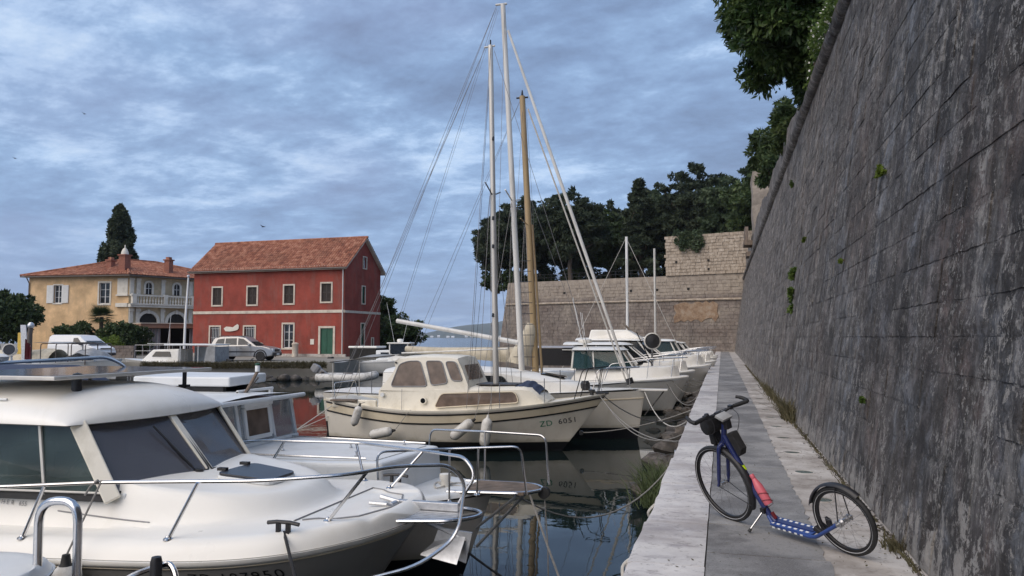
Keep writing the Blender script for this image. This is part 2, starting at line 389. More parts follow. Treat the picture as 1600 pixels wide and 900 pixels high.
    c = m.mix(m.math('MULTIPLY', top, 0.6), c, m.ramp(m.noise(2.0, 6, 0.66), [(0.3, (0.24, 0.20, 0.165)), (0.7, (0.50, 0.43, 0.35))]))
    m.col(c); m.bump(m.noise(6, 6, 0.7), 0.5, 0.08); M['fort_stone'] = m.m
    m = Mat('render_patch', 0.9); m.col(m.ramp(m.noise(1.2, 7, 0.72), [(0.38, (0.17, 0.11, 0.075)), (0.5, (0.27, 0.185, 0.12)), (0.62, (0.33, 0.26, 0.20))])); m.bump(m.noise(5, 5), 0.4, 0.06); M['render_patch'] = m.m
    m = Mat('tower_stone', 0.9); c = m.ramp(m.noise(2.6, 6, 0.68), [(0.28, (0.22, 0.175, 0.135)), (0.5, (0.38, 0.315, 0.25)), (0.72, (0.56, 0.49, 0.41))]); m.col(c); m.bump(m.noise(6, 5), 0.5, 0.08); M['tower_stone'] = m.m
    m = Mat('limestone', 0.62)
    c = m.ramp(m.noise(1.1, 6, 0.62), [(0.38, (0.40, 0.37, 0.36)), (0.5, (0.56, 0.535, 0.52)), (0.62, (0.66, 0.635, 0.61))])
    c = m.mix(m.ramp(m.noise(2.4, 7, 0.72, (1, 2, 1), 0.4, (3, 3, 3)), [(0.53, 0.0), (0.64, 0.75)]), c, (0.29, 0.26, 0.265))
    c = m.mix(m.ramp(m.noise(16, 5, 0.7), [(0.56, 0.0), (0.66, 0.65)]), c, (0.24, 0.22, 0.21))
    m.col(m.per_object(c, .84, 1.08)); m.bump(m.noise(14, 6, 0.66), 0.28, 0.012); m.rough(m.ramp(m.noise(3, 4), [(0.3, 0.45), (0.7, 0.72)])); M['limestone'] = m.m
    m = Mat('grey_paving', 0.8)
    c = m.ramp(m.noise(1.4, 5, 0.6), [(0.41, (0.150, 0.147, 0.148)), (0.5, (0.225, 0.222, 0.222)), (0.59, (0.30, 0.294, 0.29))])
    c = m.mix(m.ramp(m.noise(1.0, 6, 0.66, (1, 1, 1), 0.5, (4, 8, 1)), [(0.53, 0.0), (0.62, 0.6)]), c, (0.115, 0.11, 0.11))
    c = m.mix(m.ramp(m.noise(30, 5, 0.75, (1, 1, 1), 0, (3, 1, 2)), [(0.56, 0.0), (0.63, 0.55)]), c, (0.10, 0.095, 0.092))
    c = m.mix(m.ramp(m.noise(120, 3, 0.7), [(0.5, 0.0), (0.66, 0.4)]), c, (0.42, 0.41, 0.40))
    m.col(m.per_object(c, .82, 1.15)); m.bump(m.noise(90, 4, 0.7), 0.3, 0.005); M['grey_paving'] = m.m
    m = Mat('old_concrete', 0.88)
    c = m.ramp(m.noise(1.3, 6, 0.66), [(0.38, (0.28, 0.25, 0.225)), (0.5, (0.42, 0.385, 0.355)), (0.62, (0.56, 0.53, 0.50))])
    c = m.mix(m.ramp(m.noise(7, 6, 0.72, (1, 1, 1), 0.3), [(0.54, 0.0), (0.64, 0.65)]), c, (0.20, 0.17, 0.145))
    m.col(c); m.bump(m.noise(45, 5, 0.7), 0.35, 0.008); M['old_concrete'] = m.m
    m = Mat('quay_face', 0.85)
    c = m.ramp(m.noise(2.5, 6, 0.66), [(0.3, (0.12, 0.115, 0.10)), (0.7, (0.34, 0.32, 0.29))])
    c = m.mix(m.step(m.math('ADD', m.z, m.math('MULTIPLY', m.noise(3, 4), 0.3)), 0.62, 0.35), c, (0.030, 0.034, 0.022)); m.col(c); m.bump(m.noise(12, 6), 0.5, 0.03); M['quay_face'] = m.m
    m = Mat('rubble', 0.8)
    c = m.ramp(m.noise(3.5, 6, 0.66), [(0.28, (0.028, 0.025, 0.022)), (0.5, (0.070, 0.060, 0.052)), (0.66, (0.15, 0.13, 0.115)), (0.78, (0.36, 0.33, 0.30))])
    c = m.mix(m.step(m.z, 0.22, 0.02), c, (0.022, 0.022, 0.017)); m.col(c); m.bump(m.noise(14, 6), 0.6, 0.03); M['rubble'] = m.m
    m = Mat('earth', 0.95); m.col(m.ramp(m.noise(0.35, 6, 0.6), [(0.3, (0.20, 0.18, 0.15)), (0.7, (0.33, 0.31, 0.27))])); m.bump(m.noise(6, 5), 0.3, 0.05); M['earth'] = m.m
    m = Mat('soil', 0.95); m.col(m.ramp(m.noise(1, 5), [(0.3, (0.05, 0.05, 0.03)), (0.7, (0.10, 0.09, 0.055))])); M['soil'] = m.m
    m = Mat('hill', 0.95); m.col(m.ramp(m.noise(0.006, 7, 0.65), [(0.35, (0.040, 0.062, 0.052)), (0.65, (0.085, 0.10, 0.075))])); M['hill'] = m.m
    m = Mat('harbour_water', 0.015); m.b.inputs['IOR'].default_value = 1.33
    m.b.inputs['Specular IOR Level'].default_value = 0.5
    m.col(m.ramp(m.noise(0.3, 3), [(0.3, (0.006, 0.012, 0.013)), (0.7, (0.010, 0.018, 0.018))]))
    far = m.step(m.y, 30.0, 260.0)
    m.rough(m.math('ADD', m.math('MULTIPLY', far, 0.10), 0.012))
    m.bump(m.noise(1.3, 3, 0.5, (1, 1, 1), 0.4), 0.035, 0.08); m.bump(m.noise(7, 2, 0.5), 0.012, 0.03)
    M['harbour_water'] = m.m
stone_mats()
def leaf_mat(name, lo, mid, hi, rough=0.55, scale=1.2, trans=0.15):
    m = Mat(name, rough)
    n = m.math('ADD', m.math('MULTIPLY', m.noise(scale, 3), 0.6), m.math('MULTIPLY', m.noise(scale * 9, 2), 0.4))
    c = m.ramp(n, [(0.36, lo), (0.5, mid), (0.63, hi)]); m.col(c)
    m.b.inputs['Specular IOR Level'].default_value = 0.25
    t = m.nt.nodes.new('ShaderNodeBsdfTranslucent'); m.nt.links.new(c, t.inputs[0])
    ms = m.nt.nodes.new('ShaderNodeMixShader'); ms.inputs[0].default_value = trans
    o = m.nt.nodes['Material Output']; m.nt.links.new(m.b.outputs[0], ms.inputs[1]); m.nt.links.new(t.outputs[0], ms.inputs[2]); m.nt.links.new(ms.outputs[0], o.inputs[0])
    M[name] = m.m
leaf_mat('leaf_dark', (0.014, 0.026, 0.012), (0.036, 0.060, 0.022), (0.080, 0.115, 0.040))
leaf_mat('leaf_oak', (0.016, 0.034, 0.012), (0.040, 0.075, 0.022), (0.105, 0.150, 0.045), 0.42, 0.9, 0.25)
leaf_mat('needle_dark', (0.022, 0.034, 0.022), (0.046, 0.064, 0.038), (0.082, 0.104, 0.060), 0.65, 0.35, 0.25)
leaf_mat('needle_green', (0.034, 0.054, 0.030), (0.068, 0.100, 0.052), (0.115, 0.150, 0.080), 0.65, 0.35, 0.25)
leaf_mat('leaf_bush', (0.022, 0.040, 0.016), (0.050, 0.080, 0.028), (0.105, 0.140, 0.050), 0.55, 0.8)
leaf_mat('leaf_lime', (0.060, 0.095, 0.015), (0.125, 0.180, 0.025), (0.20, 0.26, 0.05), 0.5, 0.9, 0.25)
leaf_mat('leaf_wall', (0.040, 0.075, 0.016), (0.085, 0.140, 0.030), (0.15, 0.21, 0.05), 0.5, 5, 0.25)
leaf_mat('dry_grass', (0.065, 0.060, 0.032), (0.110, 0.100, 0.055), (0.20, 0.165, 0.10), 0.7, 6, 0.25)
leaf_mat('reed', (0.050, 0.070, 0.030), (0.095, 0.125, 0.055), (0.15, 0.18, 0.09), 0.6, 6, 0.25)
simple('bark', (0.085, 0.066, 0.050), 0.9, var=0.3, scale=4, streak=0.2, bump=0.6, bscale=12)
simple('bark_pale', (0.20, 0.175, 0.15), 0.9, var=0.3, scale=4, streak=0.2, bump=0.6, bscale=12)
simple('petal', (0.75, 0.73, 0.68), 0.6)

# ================================================================ water, shore, hills
QZ = 1.1            # top of quay and shore above the water
def sheet(poly, z, name, mat, skirt=None):
    b = MB(); n = len(poly); b.add([(p[0], p[1], z) for p in poly], [tuple(range(n))])
    if skirt is not None:
        b.add([(p[0], p[1], z) for p in poly] + [(p[0], p[1], skirt) for p in poly], [(i, (i + 1) % n, n + (i + 1) % n, n + i) for i in range(n)])
    return b.build(name, mat, kind='structure')
sheet([(-9000, -400), (6000, -400), (6000, 9000), (-9000, 9000)], 0.0, 'water', 'harbour_water')
shore = [cs(-9.0, 112), cs(-9.6, 82), cs(-10.4, 60), cs(-11.6, 49.5), cs(-17, 48.3), cs(-22, 48.0), cs(-27, 49.5), cs(-36, 54), cs(-60, 60), cs(-120, 75), cs(-160, 200), cs(-30, 170)]
sheet(shore, QZ, 'shore_ground', 'earth', -1.0)
def hills():
    b = MB(); N = 140
    def fn(u, v):
        lat = -2600 + 4200 * u; dep = 3600 + 900 * v
        h = (62 + 44 * math.sin(u * 9.0 + 0.6) * 0.6 + 18 * math.sin(u * 23) + 6 * math.sin(u * 61)) * (1 if u < 0.85 else max(0, (1 - u) / 0.15))
        h *= 1.35 * ((v ** 0.7) if v < 0.6 else 0.7 * (1.0 + 0.35 * (v - 0.6)))
        p = cs(lat, dep, max(h, 0) * 1.35 - 1.5); return p
    b.grid(fn, N, 12); return b.build('hills', 'hill', smooth='all', kind='structure', fix=False)
hills()
NTH = ['first', 'second', 'third', 'fourth', 'fifth', 'sixth', 'seventh', 'eighth', 'ninth', 'tenth', 'eleventh', 'twelfth']
def far_town():
    g = 'white houses along the far shore'
    rr = random.Random(3)
    for i in range(12):
        lat = -520 + i * 42 + rr.uniform(-26, 26); p = cs(lat, 3560, rr.uniform(0, 3))
        w, h = rr.uniform(4, 8), rr.uniform(4, 6.5)
        b = MB(); b.box(-w, w, -5, 5, 0, h); b.prism([(-w * 1.06, -5.5, h), (w * 1.06, -5.5, h), (w * 1.06, 0, h + 3.4), (-w * 1.06, 0, h + 3.4)], (0, 0, 0), (0, 5.5, -0.6))
        o = b.build('distant_house', 'white_paint', None, label='tiny white house on the far shore across the bay, %s from the left' % NTH[i], cat='house', group=g); o.location = p; o.rotation_euler = (0, 0, R(15.5))
far_town()

# ================================================================ quay with its paving
EDGE, A0, A1, WB = -0.68, -0.14, 0.71, 1.31
YN, YF = -6.0, 92.0
def quay():
    b = MB(); b.box(EDGE + 0.03, WB + 0.6, YN, YF, -1.2, QZ - 0.05)
    q = b.build('quay', 'quay_face', kind='structure')
    rr = random.Random(5)
    # long border slabs of pale limestone, worn at the waterside edge
    ys = [YN, -3.9, -2.0, -0.3, 1.6, 3.2, 4.3, 5.55, 6.80, 8.6, 10.4, 12.0]
    while ys[-1] < YF - 2: ys.append(ys[-1] + rr.uniform(1.3, 2.6))
    for y0, y1 in zip(ys, ys[1:]):
        j = rr.uniform(-0.012, 0.012); dz = rr.uniform(-0.004, 0.004)
        s = MB(); n = max(2, int((y1 - y0) / 0.25))
        prof = [(A0 - 0.004, QZ - 0.05), (A0 - 0.004, QZ), (EDGE + 0.05, QZ), (EDGE + 0.012, QZ - 0.014), (EDGE, QZ - 0.05), (EDGE, QZ - 0.24), (EDGE + 0.05, QZ - 0.25)]
        rings = []
        for k in range(n + 1):
            y = y0 + 0.006 + (y1 - y0 - 0.012) * k / n
            w = rr.uniform(-0.010, 0.008)
            rings.append([(x + (j + w if i in (2, 3, 4, 5) else rr.uniform(-.006, .004) if i < 2 else 0), y, z + dz) for i, (x, z) in enumerate(prof)])
        s.loft(rings); s.build('border_slab', 'limestone', q, smooth=30)
    # grey paving bays in the middle
    ys = [YN, -3.2, -0.2, 2.4, 4.6, 5.95, 6.85, 8.3, 9.9, 12.2]
    while ys[-1] < YF - 2: ys.append(ys[-1] + rr.uniform(1.9, 2.8))
    for y0, y1 in zip(ys, ys[1:]):
        dz = rr.uniform(-0.003, 0.003); n = max(3, int((y1 - y0) / 0.12)) if y0 < 14 else 3
        edge = [(A1 + rr.uniform(-0.022, 0.022), y0 + 0.006 + (y1 - y0 - 0.012) * k / n) for k in range(n + 1)]
        poly = [(A0 + 0.003, y0 + 0.006, 0)] + [(x, y, 0) for x, y in edge] + [(A0 + 0.003, y1 - 0.006, 0)]
        MB().prism(poly, (0, 0, QZ - 0.06), (0, 0, QZ - 0.004 + dz)).build('paving_bay', 'grey_paving', q)
    # rough concrete strip along the wall
    ys = [YN, -1.0, 3.5, 6.35, 9.1]
    while ys[-1] < YF - 3: ys.append(ys[-1] + rr.uniform(2.4, 3.6))
    for y0, y1 in zip(ys, ys[1:]):
        MB().box(A1 - 0.05, WB + 0.3, y0 + 0.002, y1 - 0.002, QZ - 0.06, QZ - 0.010 + rr.uniform(-.002, .002)).build('concrete_strip', 'old_concrete', q)
    return q
quay()
def ground_lights():
    names = ['nearest', 'second', 'third', 'fourth', 'fifth', 'sixth', 'seventh', 'eighth', 'ninth', 'tenth', 'eleventh', 'twelfth']
    pm = MB(); pm.lathe([(0.125, -0.03), (0.125, 0.002), (0.118, 0.006), (0.104, 0.006), (0.104, 0.001)], 28)
    rim = pm.mesh('rim', 'old_concrete', smooth=True)
    lm = MB(); lm.lathe([(0.103, -0.02), (0.103, 0.002), (0.05, 0.004), (0.0, 0.0045)], 24); lens = lm.mesh('lens', 'disc_glass', smooth=True)
    y = 8.15
    for i, nm in enumerate(names):
        t = thing('ground_light', nm + ' round glass disc in the pale paving strip, counted from the scooter', 'ground light', (0.92, y, QZ - 0.010), group='round discs set in the pavement')
        obj('rim', rim, t); obj('lens', lens, t); y += 1.6
ground_lights()

# ================================================================ rampart: battered wall of weathered blocks
BAT = 0.147; CZ = 9.2
NRM = Vector((-1, 0, BAT)).normalized(); UPS = Vector((BAT, 0, 1)).normalized()
def wallpt(y, h, out=0.0):
    """point on the wall face, h = height above the paving"""
    return Vector((WB + BAT * h, y, QZ + h)) + NRM * out
def block_geo(w, h, rr, nx=5, ny=4):
    xs = [-w / 2] + [(-w / 2 + w * (i / (nx - 1))) + rr.uniform(-.02, .02) for i in range(1, nx - 1)] + [w / 2]
    ysl = [-h / 2] + [(-h / 2 + h * (i / (ny - 1))) + rr.uniform(-.012, .012) for i in range(1, ny - 1)] + [h / 2]
    base = rr.uniform(-0.006, 0.007); vs = []
    for j in range(ny):
        for i in range(nx):
            e = i in (0, nx - 1) or j in (0, ny - 1)
            vs.append((xs[i] + (rr.uniform(-.014, .006) * (1 if xs[i] > 0 else -1) if e else 0), ysl[j] + (rr.uniform(-.010, .004) * (1 if ysl[j] > 0 else -1) if e else 0), (base - 0.001 - rr.uniform(0, .007)) if e else base + rr.uniform(-.010, .012)))
    fs = [(j * nx + i, j * nx + i + 1, (j + 1) * nx + i + 1, (j + 1) * nx + i) for j in range(ny - 1) for i in range(nx - 1)]
    ring = [i for i in range(nx)] + [j * nx + nx - 1 for j in range(1, ny)] + [(ny - 1) * nx + i for i in range(nx - 2, -1, -1)] + [j * nx for j in range(ny - 2, 0, -1)]
    o = len(vs)
    for r in ring: vs.append((vs[r][0], vs[r][1], -0.07))
    k = len(ring)
    fs += [(ring[(i + 1) % k], ring[i], o + i, o + (i + 1) % k) for i in range(k)]
    return np.array(vs), fs
def rampart():
    rr = random.Random(11); ch = 0.30; H = CZ - QZ; S = H * math.sqrt(1 + BAT * BAT)
    wall = thing('rampart_wall', 'long dark weathered stone rampart leaning back along the right of the quay', 'wall', (WB, 0, QZ))
    widths = [0.36, 0.46, 0.58, 0.70, 0.90]; geo = {}; meshes = {}
    for w in widths:
        for v in range(4):
            vs, fs = block_geo(w - 0.006, ch - 0.006, rr); geo[w, v] = (vs, fs)
    items = []; hs = [0.0]
    while hs[-1] < S - .3: hs.append(hs[-1] + rr.choice([.26, .30, .34, .40, .46]))
    hs[-1] = S; nc = len(hs) - 1; cosb = math.sqrt(1 + BAT * BAT)
    for c in range(nc):
        y = YN - rr.uniform(0, 0.6)
        while y < YF + 1:
            w = rr.choice(widths); items.append((c, y + w / 2, w, rr.randrange(4))); y += w
    camp = Vector((0, 0, 2.7)); scored = []
    cfw = Vector((-math.sin(R(15.5)), math.cos(R(15.5)), 0)); crt = Vector((math.cos(R(15.5)), math.sin(R(15.5)), 0))
    for i, (c, y, w, v) in enumerate(items):
        p = wallpt(y, (hs[c] + hs[c + 1]) / 2 / cosb); d = p - camp; dep = d.dot(cfw)
        u = 1180 * d.dot(crt) / max(dep, .01); zz_ = 1180 * d.z / max(dep, .01)
        vis = dep > 0.5 and u < 840 and -420 < zz_ < 560
        scored.append((w * (hs[c + 1] - hs[c]) * abs(d.dot(NRM)) / d.length ** 3 if vis else 0, i))
    near = set(i for s, i in sorted(scored, reverse=True)[:300])
    Rm = Matrix((Vector((0, 1, 0)), UPS, NRM)).transposed()      # columns: along, up-slope, outward
    V = []; Fs = []; off = 0; A = np.array(Rm)
    for i, (c, y, w, v) in enumerate(items):
        p = wallpt(y, (hs[c] + hs[c + 1]) / 2 / cosb); k_ = (hs[c + 1] - hs[c]) / ch
        if i in near:
            if (w, v) not in meshes:
                me = bpy.data.meshes.new('stone_block'); me.from_pydata(geo[w, v][0].tolist(), [], geo[w, v][1]); me.materials.append(M['rampart_stone']); me.update(); meshes[w, v] = me
            o = obj('stone_block', meshes[w, v], wall); o.matrix_local = Matrix.Translation(p - Vector((WB, 0, QZ)) + NRM * rr.uniform(-.004, .004)) @ Rm.to_4x4() @ Matrix.Diagonal((1, k_, 1, 1))
        else:
            vs, fs = geo[w, v]; V.append((vs * np.array([1, k_, 1])) @ A.T + np.array(p - Vector((WB, 0, QZ))) + np.array(NRM) * rr.uniform(-.006, .006))
            Fs += [tuple(off + k for k in f) for f in fs]; off += len(vs)
    me = bpy.data.meshes.new('far_blocks'); me.from_pydata(np.concatenate(V).tolist(), [], Fs); me.materials.append(M['rampart_stone']); me.update()
    obj('far_blocks', me, wall, kind='stuff')
    b = MB(); p = [wallpt(YN - 1, -.2, -.009), wallpt(YF + 1, -.2, -.009), wallpt(YF + 1, H, -.009), wallpt(YN - 1, H, -.009)]
    q = [v - Vector((WB, 0, QZ)) for v in p]; b.prism(q, (0, 0, 0), (0.6, 0, 0)); b.build('mortar_core', 'rampart_stone', wall)
    # round cordon moulding, stone by stone
    top = wallpt(0, H) - Vector((WB, 0, QZ))
    cm = MB(); prof = [(0.0 + 0.19 * math.cos(a), 0.19 * math.sin(a)) for a in [R(90 + 180 * k / 10) for k in range(11)]] + [(0.25, -0.19), (0.25, 0.19)]
    cm.loft([[(x, 0.008, z) for x, z in prof], [(x, 0.5, z * 1.01) for x, z in prof], [(x, 0.992, z) for x, z in prof]])
    cme = cm.mesh('cordon_stone', 'rampart_stone', smooth=35)
    for k in range(int(YF) + 3):
        obj('cordon_stone', cme, wall, (top.x + rr.uniform(-.015, .015), -3 + k, top.z + 0.1 + rr.uniform(-.012, .012)))
    # low parapet above the cordon, set back, of rubble
    b = MB(); zt = H + 0.28
    def par(u, v):
        y = 20 + (YF - 20) * u; hh = 1.75 + 0.30 * math.sin(y * 0.5) * math.sin(y * 0.17) + 0.05 * math.sin(y * 2.3) + 0.5 * min(max((y - 40) / 14, 0), 1)
        return (top.x + 0.16 + 0.10 * v, y, zt + hh * v)
    b.grid(par, 110, 4)
    b.grid(lambda u, v: (top.x + 0.26 + 0.6 * v, 20 + (YF - 20) * u, par(u, 1)[2] + 0.01), 110, 1)
    b.build('parapet', 'rampart_stone', wall)
    return wall
rampart()
MB().box(WB + BAT * (CZ - QZ) + 0.7, 60, -10, 140, CZ - 1, CZ + 0.35).build('upper_terrace', 'soil', kind='structure')

# ================================================================ fort bastion across the end of the quay
def fort():
    A, B = Vector((-27.3, 96.4, 0)), Vector((3.2, 87.9, 0)); e = (B - A).normalized(); L = (B - A).length; n = Vector((e.y, -e.x, 0))
    f = thing('fort_bastion', 'broad brown stone bastion closing the end of the harbour', 'fort', A)
    rr = random.Random(21); H = 9.9; bat = 0.10
    V = []; Fs = []; off = 0
    nc = int(H / 0.40)
    for c in range(nc):
        z0 = c * 0.40; s = -rr.uniform(0, .6)
        cord = 0.0 if z0 < 6.9 else 0.05
        while s < L:
            w = rr.uniform(0.5, 1.1)
            if not (23.2 < s + w / 2 < 27.9 and 4.55 < z0 < 7.0):
                dd = rr.uniform(-.035, .035)
                lo = bat * (H - z0); hi = bat * (H - z0 - .4)
                a = e * max(s + .012, bat * (z0 - H) * 0.0); b2 = e * (s + w - .012); g = .014
                p = [a + n * (lo + dd) + Vector((0, 0, z0 + g)), b2 + n * (lo + dd) + Vector((0, 0, z0 + g)), b2 + n * (hi + dd) + Vector((0, 0, z0 + .4 - g)), a + n * (hi + dd) + Vector((0, 0, z0 + .4 - g))]
                vs = [tuple(v) for v in p] + [tuple(v - n * 0.15) for v in p]
                V += vs; Fs += [tuple(off + k for k in q) for q in ((0, 1, 2, 3), (0, 4, 5, 1), (1, 5, 6, 2), (2, 6, 7, 3), (3, 7, 4, 0))]; off += 8
            s += w
    me = bpy.data.meshes.new('stone_courses'); me.from_pydata(V, [], Fs); me.materials.append(M['fort_stone']); me.update(); obj('stone_courses', me, f, kind='stuff')
    # core, with the west corner leaning in
    b = MB(); r0 = [Vector((0, 0, 0)) - e * 1.0 + n * (bat * H - .06), e * (L + 1) + n * (bat * H - .06), e * (L + 1) - n * 14, -e * 1.0 - n * 22]
    r1 = [Vector((0, 0, H)) + n * -.06 + e * 0.02, e * (L + 1) - n * .06 + Vector((0, 0, H)), e * (L + 1) - n * 14 + Vector((0, 0, H)), -n * 22 + Vector((0, 0, H))]
    b.loft([r0, r1]); b.build('core', 'fort_stone', f)
    cr = MB(); cr.tube([e * k * (L / 30) + n * (bat * (H - 7.0) + .05) + Vector((0, 0, 7.0 + rr.uniform(-.02, .02))) for k in range(31)], 0.14, 8); cr.build('cordon', 'tower_stone', f, smooth=True)
    q = [(23.0 + k * .4, 4.65 + rr.uniform(-.28, .25)) for k in range(13)] + [(28.1 + rr.uniform(-.25, .2), 5.1 + k * .45) for k in range(4)] + [(27.9 - k * .4, 6.75 + rr.uniform(-.22, .2)) for k in range(12)] + [(23.1 + rr.uniform(-.25, .2), 6.4 - k * .45) for k in range(4)]
    MB().prism([e * s_ + n * (bat * (H - z_) + .01) + Vector((0, 0, z_)) for s_, z_ in q], n * 0.05, -n * 0.3).build('render_patch', 'render_patch', f)
    # square holes in the courses
    for s_ in (8.5, 13.2, 17.5, 20.8, 24.6):
        MB().obox(e * s_ + n * (bat * (H - 8.3) + 0.0) + Vector((0, 0, 8.3)), e * 0.14, n * 0.05, Vector((0, 0, .14))).build('putlog_hole', 'dark_interior', f)
    # raised stone traverse on the right
    t = thing('traverse_wall', 'tall pale rubble block rising above the bastion on the right', 'wall', A + Vector((0, 0, H)))
    V = []; Fs = []; off = 0; s0, s1 = 21.9, L + 1.5; Ht = 4.7
    for c in range(13):
        z0 = c * 0.36; s = s0 + rr.uniform(-.2, .05)
        while s < s1:
            w = rr.uniform(.35, .8); dd = rr.uniform(-.04, .04); top = z0 + .36
            p = [e * (s + .015) + n * (.12 + dd) + Vector((0, 0, z0 + .014)), e * (s + w - .015) + n * (.12 + dd) + Vector((0, 0, z0 + .014)), e * (s + w - .015) + n * (.1 + dd) + Vector((0, 0, top - .014 + rr.uniform(-.02, .02))), e * (s + .015) + n * (.1 + dd) + Vector((0, 0, top - .014))]
            vs = [tuple(v) for v in p] + [tuple(v - n * 0.15) for v in p]
            V += vs; Fs += [tuple(off + k for k in q) for q in ((0, 1, 2, 3), (0, 4, 5, 1), (1, 5, 6, 2), (2, 6, 7, 3), (3, 7, 4, 0))]; off += 8; s += w
    me = bpy.data.meshes.new('stone_courses'); me.from_pydata(V, [], Fs); me.materials.append(M['tower_stone']); me.update(); obj('stone_courses', me, t, kind='stuff')
    b = MB(); b.prism([e * s0 + n * .03, e * s1 + n * .03, e * s1 + n * .03 + Vector((0, 0, Ht)), e * s0 + n * .03 + Vector((0, 0, Ht - .12))], (0, 0, 0), -n * 3.2); b.build('core', 'tower_stone', t)
    for s_, z_ in ((23.2, 1.6), (27.0, 1.6), (27.0, 0.6)):
        MB().obox(e * s_ + n * 0.14 + Vector((0, 0, z_)), e * 0.12, n * 0.05, Vector((0, 0, .12))).build('putlog_hole', 'dark_interior', t)
    cp = MB(); cp.box(-60, 60, 0, 80, 0, 0.1)
    MB().prism([A + e * 1 - n * 1 + Vector((0, 0, H - .05)), A + e * 60 - n * 1 + Vector((0, 0, H - .05)), A + e * 60 - n * 80 + Vector((0, 0, H - .05)), A + e * 1 - n * 80 + Vector((0, 0, H - .05))], (0, 0, -1), (0, 0, 0)).build('bastion_terrace', 'soil', kind='structure')
    # thin dark railing on the terrace edge
    r = thing('terrace_railing', 'thin dark railing along the top of the bastion', 'railing', A + Vector((0, 0, H)))
    for k in range(0, 19):
        MB().tube([e * (1.2 + k) - n * .6 + Vector((0, 0, -.05)), e * (1.2 + k) - n * .6 + Vector((0, 0, 0.95))], 0.03, 5).build('post', 'black_paint', r)
    for z_ in (.5, .92): MB().tube([e * 1.2 - n * .6 + Vector((0, 0, z_)), e * 19.2 - n * .6 + Vector((0, 0, z_))], 0.022, 5).build('rail', 'black_paint', r)
    return A, e, n, H
FA, FE, FN, FH = fort()
def upper_building():
    t = thing('upper_stonework', 'tall worn stone pier above the rampart beyond the ivy', 'wall', (2.5, 73, CZ))
    rr = random.Random(4)
    b = MB(); rings = []
    for k in range(9):
        z = 8.6 * k / 8; j = lambda: rr.uniform(-.12, .12)
        rings.append([(0.45 + j(), -1.5 + j(), z), (4, -1.5 + j(), z), (4, 4, z), (0.45 + j(), 4 + j(), z)])
    b.loft(rings); b.build('pier', 'fort_stone', t)
    b = MB(); b.box(-0.5, 1.2, -4, -1.6, 1.6, 2.0); b.box(-0.3, 1.2, -4, -1.6, 0.6, 1.0); b.box(-0.4, -0.1, -4, -1.6, 2.0, 3.2); b.build('corbelled_box', 'teak', t)
upper_building()
# ================================================================ vegetation
def leaf_quads(centers, radii, per, size, rs, aspect=2.2, droop=0.0):
    """clumps of small leaf faces: centers (N,3), radii (N,3)"""
    N = len(centers) * per
    c = np.repeat(centers, per, 0); r = np.repeat(radii, per, 0)
    d = rs.normal(size=(N, 3)); d /= np.linalg.norm(d, axis=1)[:, None]
    p = c + d * r * (rs.uniform(0.25, 1.0, (N, 1)) ** 0.5)
    a = rs.normal(size=(N, 3)) * 0.7 + d; a[:, 2] -= droop; a /= np.linalg.norm(a, axis=1)[:, None]
    b = np.cross(a, rs.normal(size=(N, 3))); b /= np.linalg.norm(b, axis=1)[:, None]
    s = size * rs.uniform(0.6, 1.35, (N, 1))
    a = a * s * aspect * 0.5; b = b * s * 0.5
    return np.stack([p - a, p - a * 0.1 + b, p + a, p - a * 0.1 - b], 1)
def limb(b, p0, p1, r0, r1, rs, bend=0.15, n=5):
    P0, P1 = Vector(p0), Vector(p1); L = (P1 - P0).length; pts = []
    for i in range(n + 1):
        t = i / n; j = Vector((rs.normal(), rs.normal(), rs.normal() * .5)) * bend * L * .18 * math.sin(t * math.pi)
        pts.append(P0.lerp(P1, t) + j)
    b.tube(pts, [r0 + (r1 - r0) * i / n for i in range(n + 1)], 7)
def tree(name, label, cat, loc, trunk_h, trunk_r, clumps, per, size, mat, seed, group=None, bark='bark', aspect=2.2, droop=0.0, limbs=7, lean=(0, 0)):
    """clumps: list of (centre, radii) relative to loc"""
    rs = np.random.RandomState(seed)
    t = thing(name, label, cat, loc, group=group)
    b = MB(); top = Vector((lean[0], lean[1], trunk_h)); limb(b, (0, 0, -.3), top, trunk_r, trunk_r * .55, rs, 0.08)
    cs_ = sorted(clumps, key=lambda q: -max(q[1]))
    for i in range(min(limbs, len(cs_))):
        c = Vector(cs_[i * max(1, len(cs_) // max(limbs, 1)) % len(cs_)][0]); f = 0.55 + 0.4 * rs.rand()
        limb(b, top * f, c, trunk_r * .45, trunk_r * .12, rs, 0.25)
    b.build('trunk', bark, t, smooth=True)
    q = leaf_quads(np.array([c for c, r in clumps], float), np.array([r for c, r in clumps], float), per, size, rs, aspect, droop)
    obj('crown', quads_mesh('crown', q, mat), t)
    return t
def blob_clumps(rs, n, cen, rad, cr, flat=0.75, shell=0.55):
    out = []
    for _ in range(n):
        d = rs.normal(size=3); d /= np.linalg.norm(d); f = shell + (1 - shell) * rs.rand() if rs.rand() < 0.75 else rs.rand() * shell
        c = np.array(cen) + d * np.array(rad) * f; k = cr * rs.uniform(0.6, 1.3); out.append((tuple(c), (k, k, k * flat)))
    return out
def cone_clumps(rs, n, h0, h1, r0, cr, power=0.8, flat=0.5):
    """conifer: layered boughs, wide low and narrow high"""
    out = []
    for _ in range(n):
        t = rs.rand() ** 0.85; z = h0 + (h1 - h0) * t; R_ = r0 * (1 - t) ** power + 0.25; a = rs.rand() * 6.283; f = rs.rand() ** 0.5
        k = cr * (1.15 - 0.55 * t) * rs.uniform(.7, 1.3); out.append(((R_ * f * math.cos(a), R_ * f * math.sin(a), z), (k, k, k * flat)))
    return out
rsg = np.random.RandomState(42)
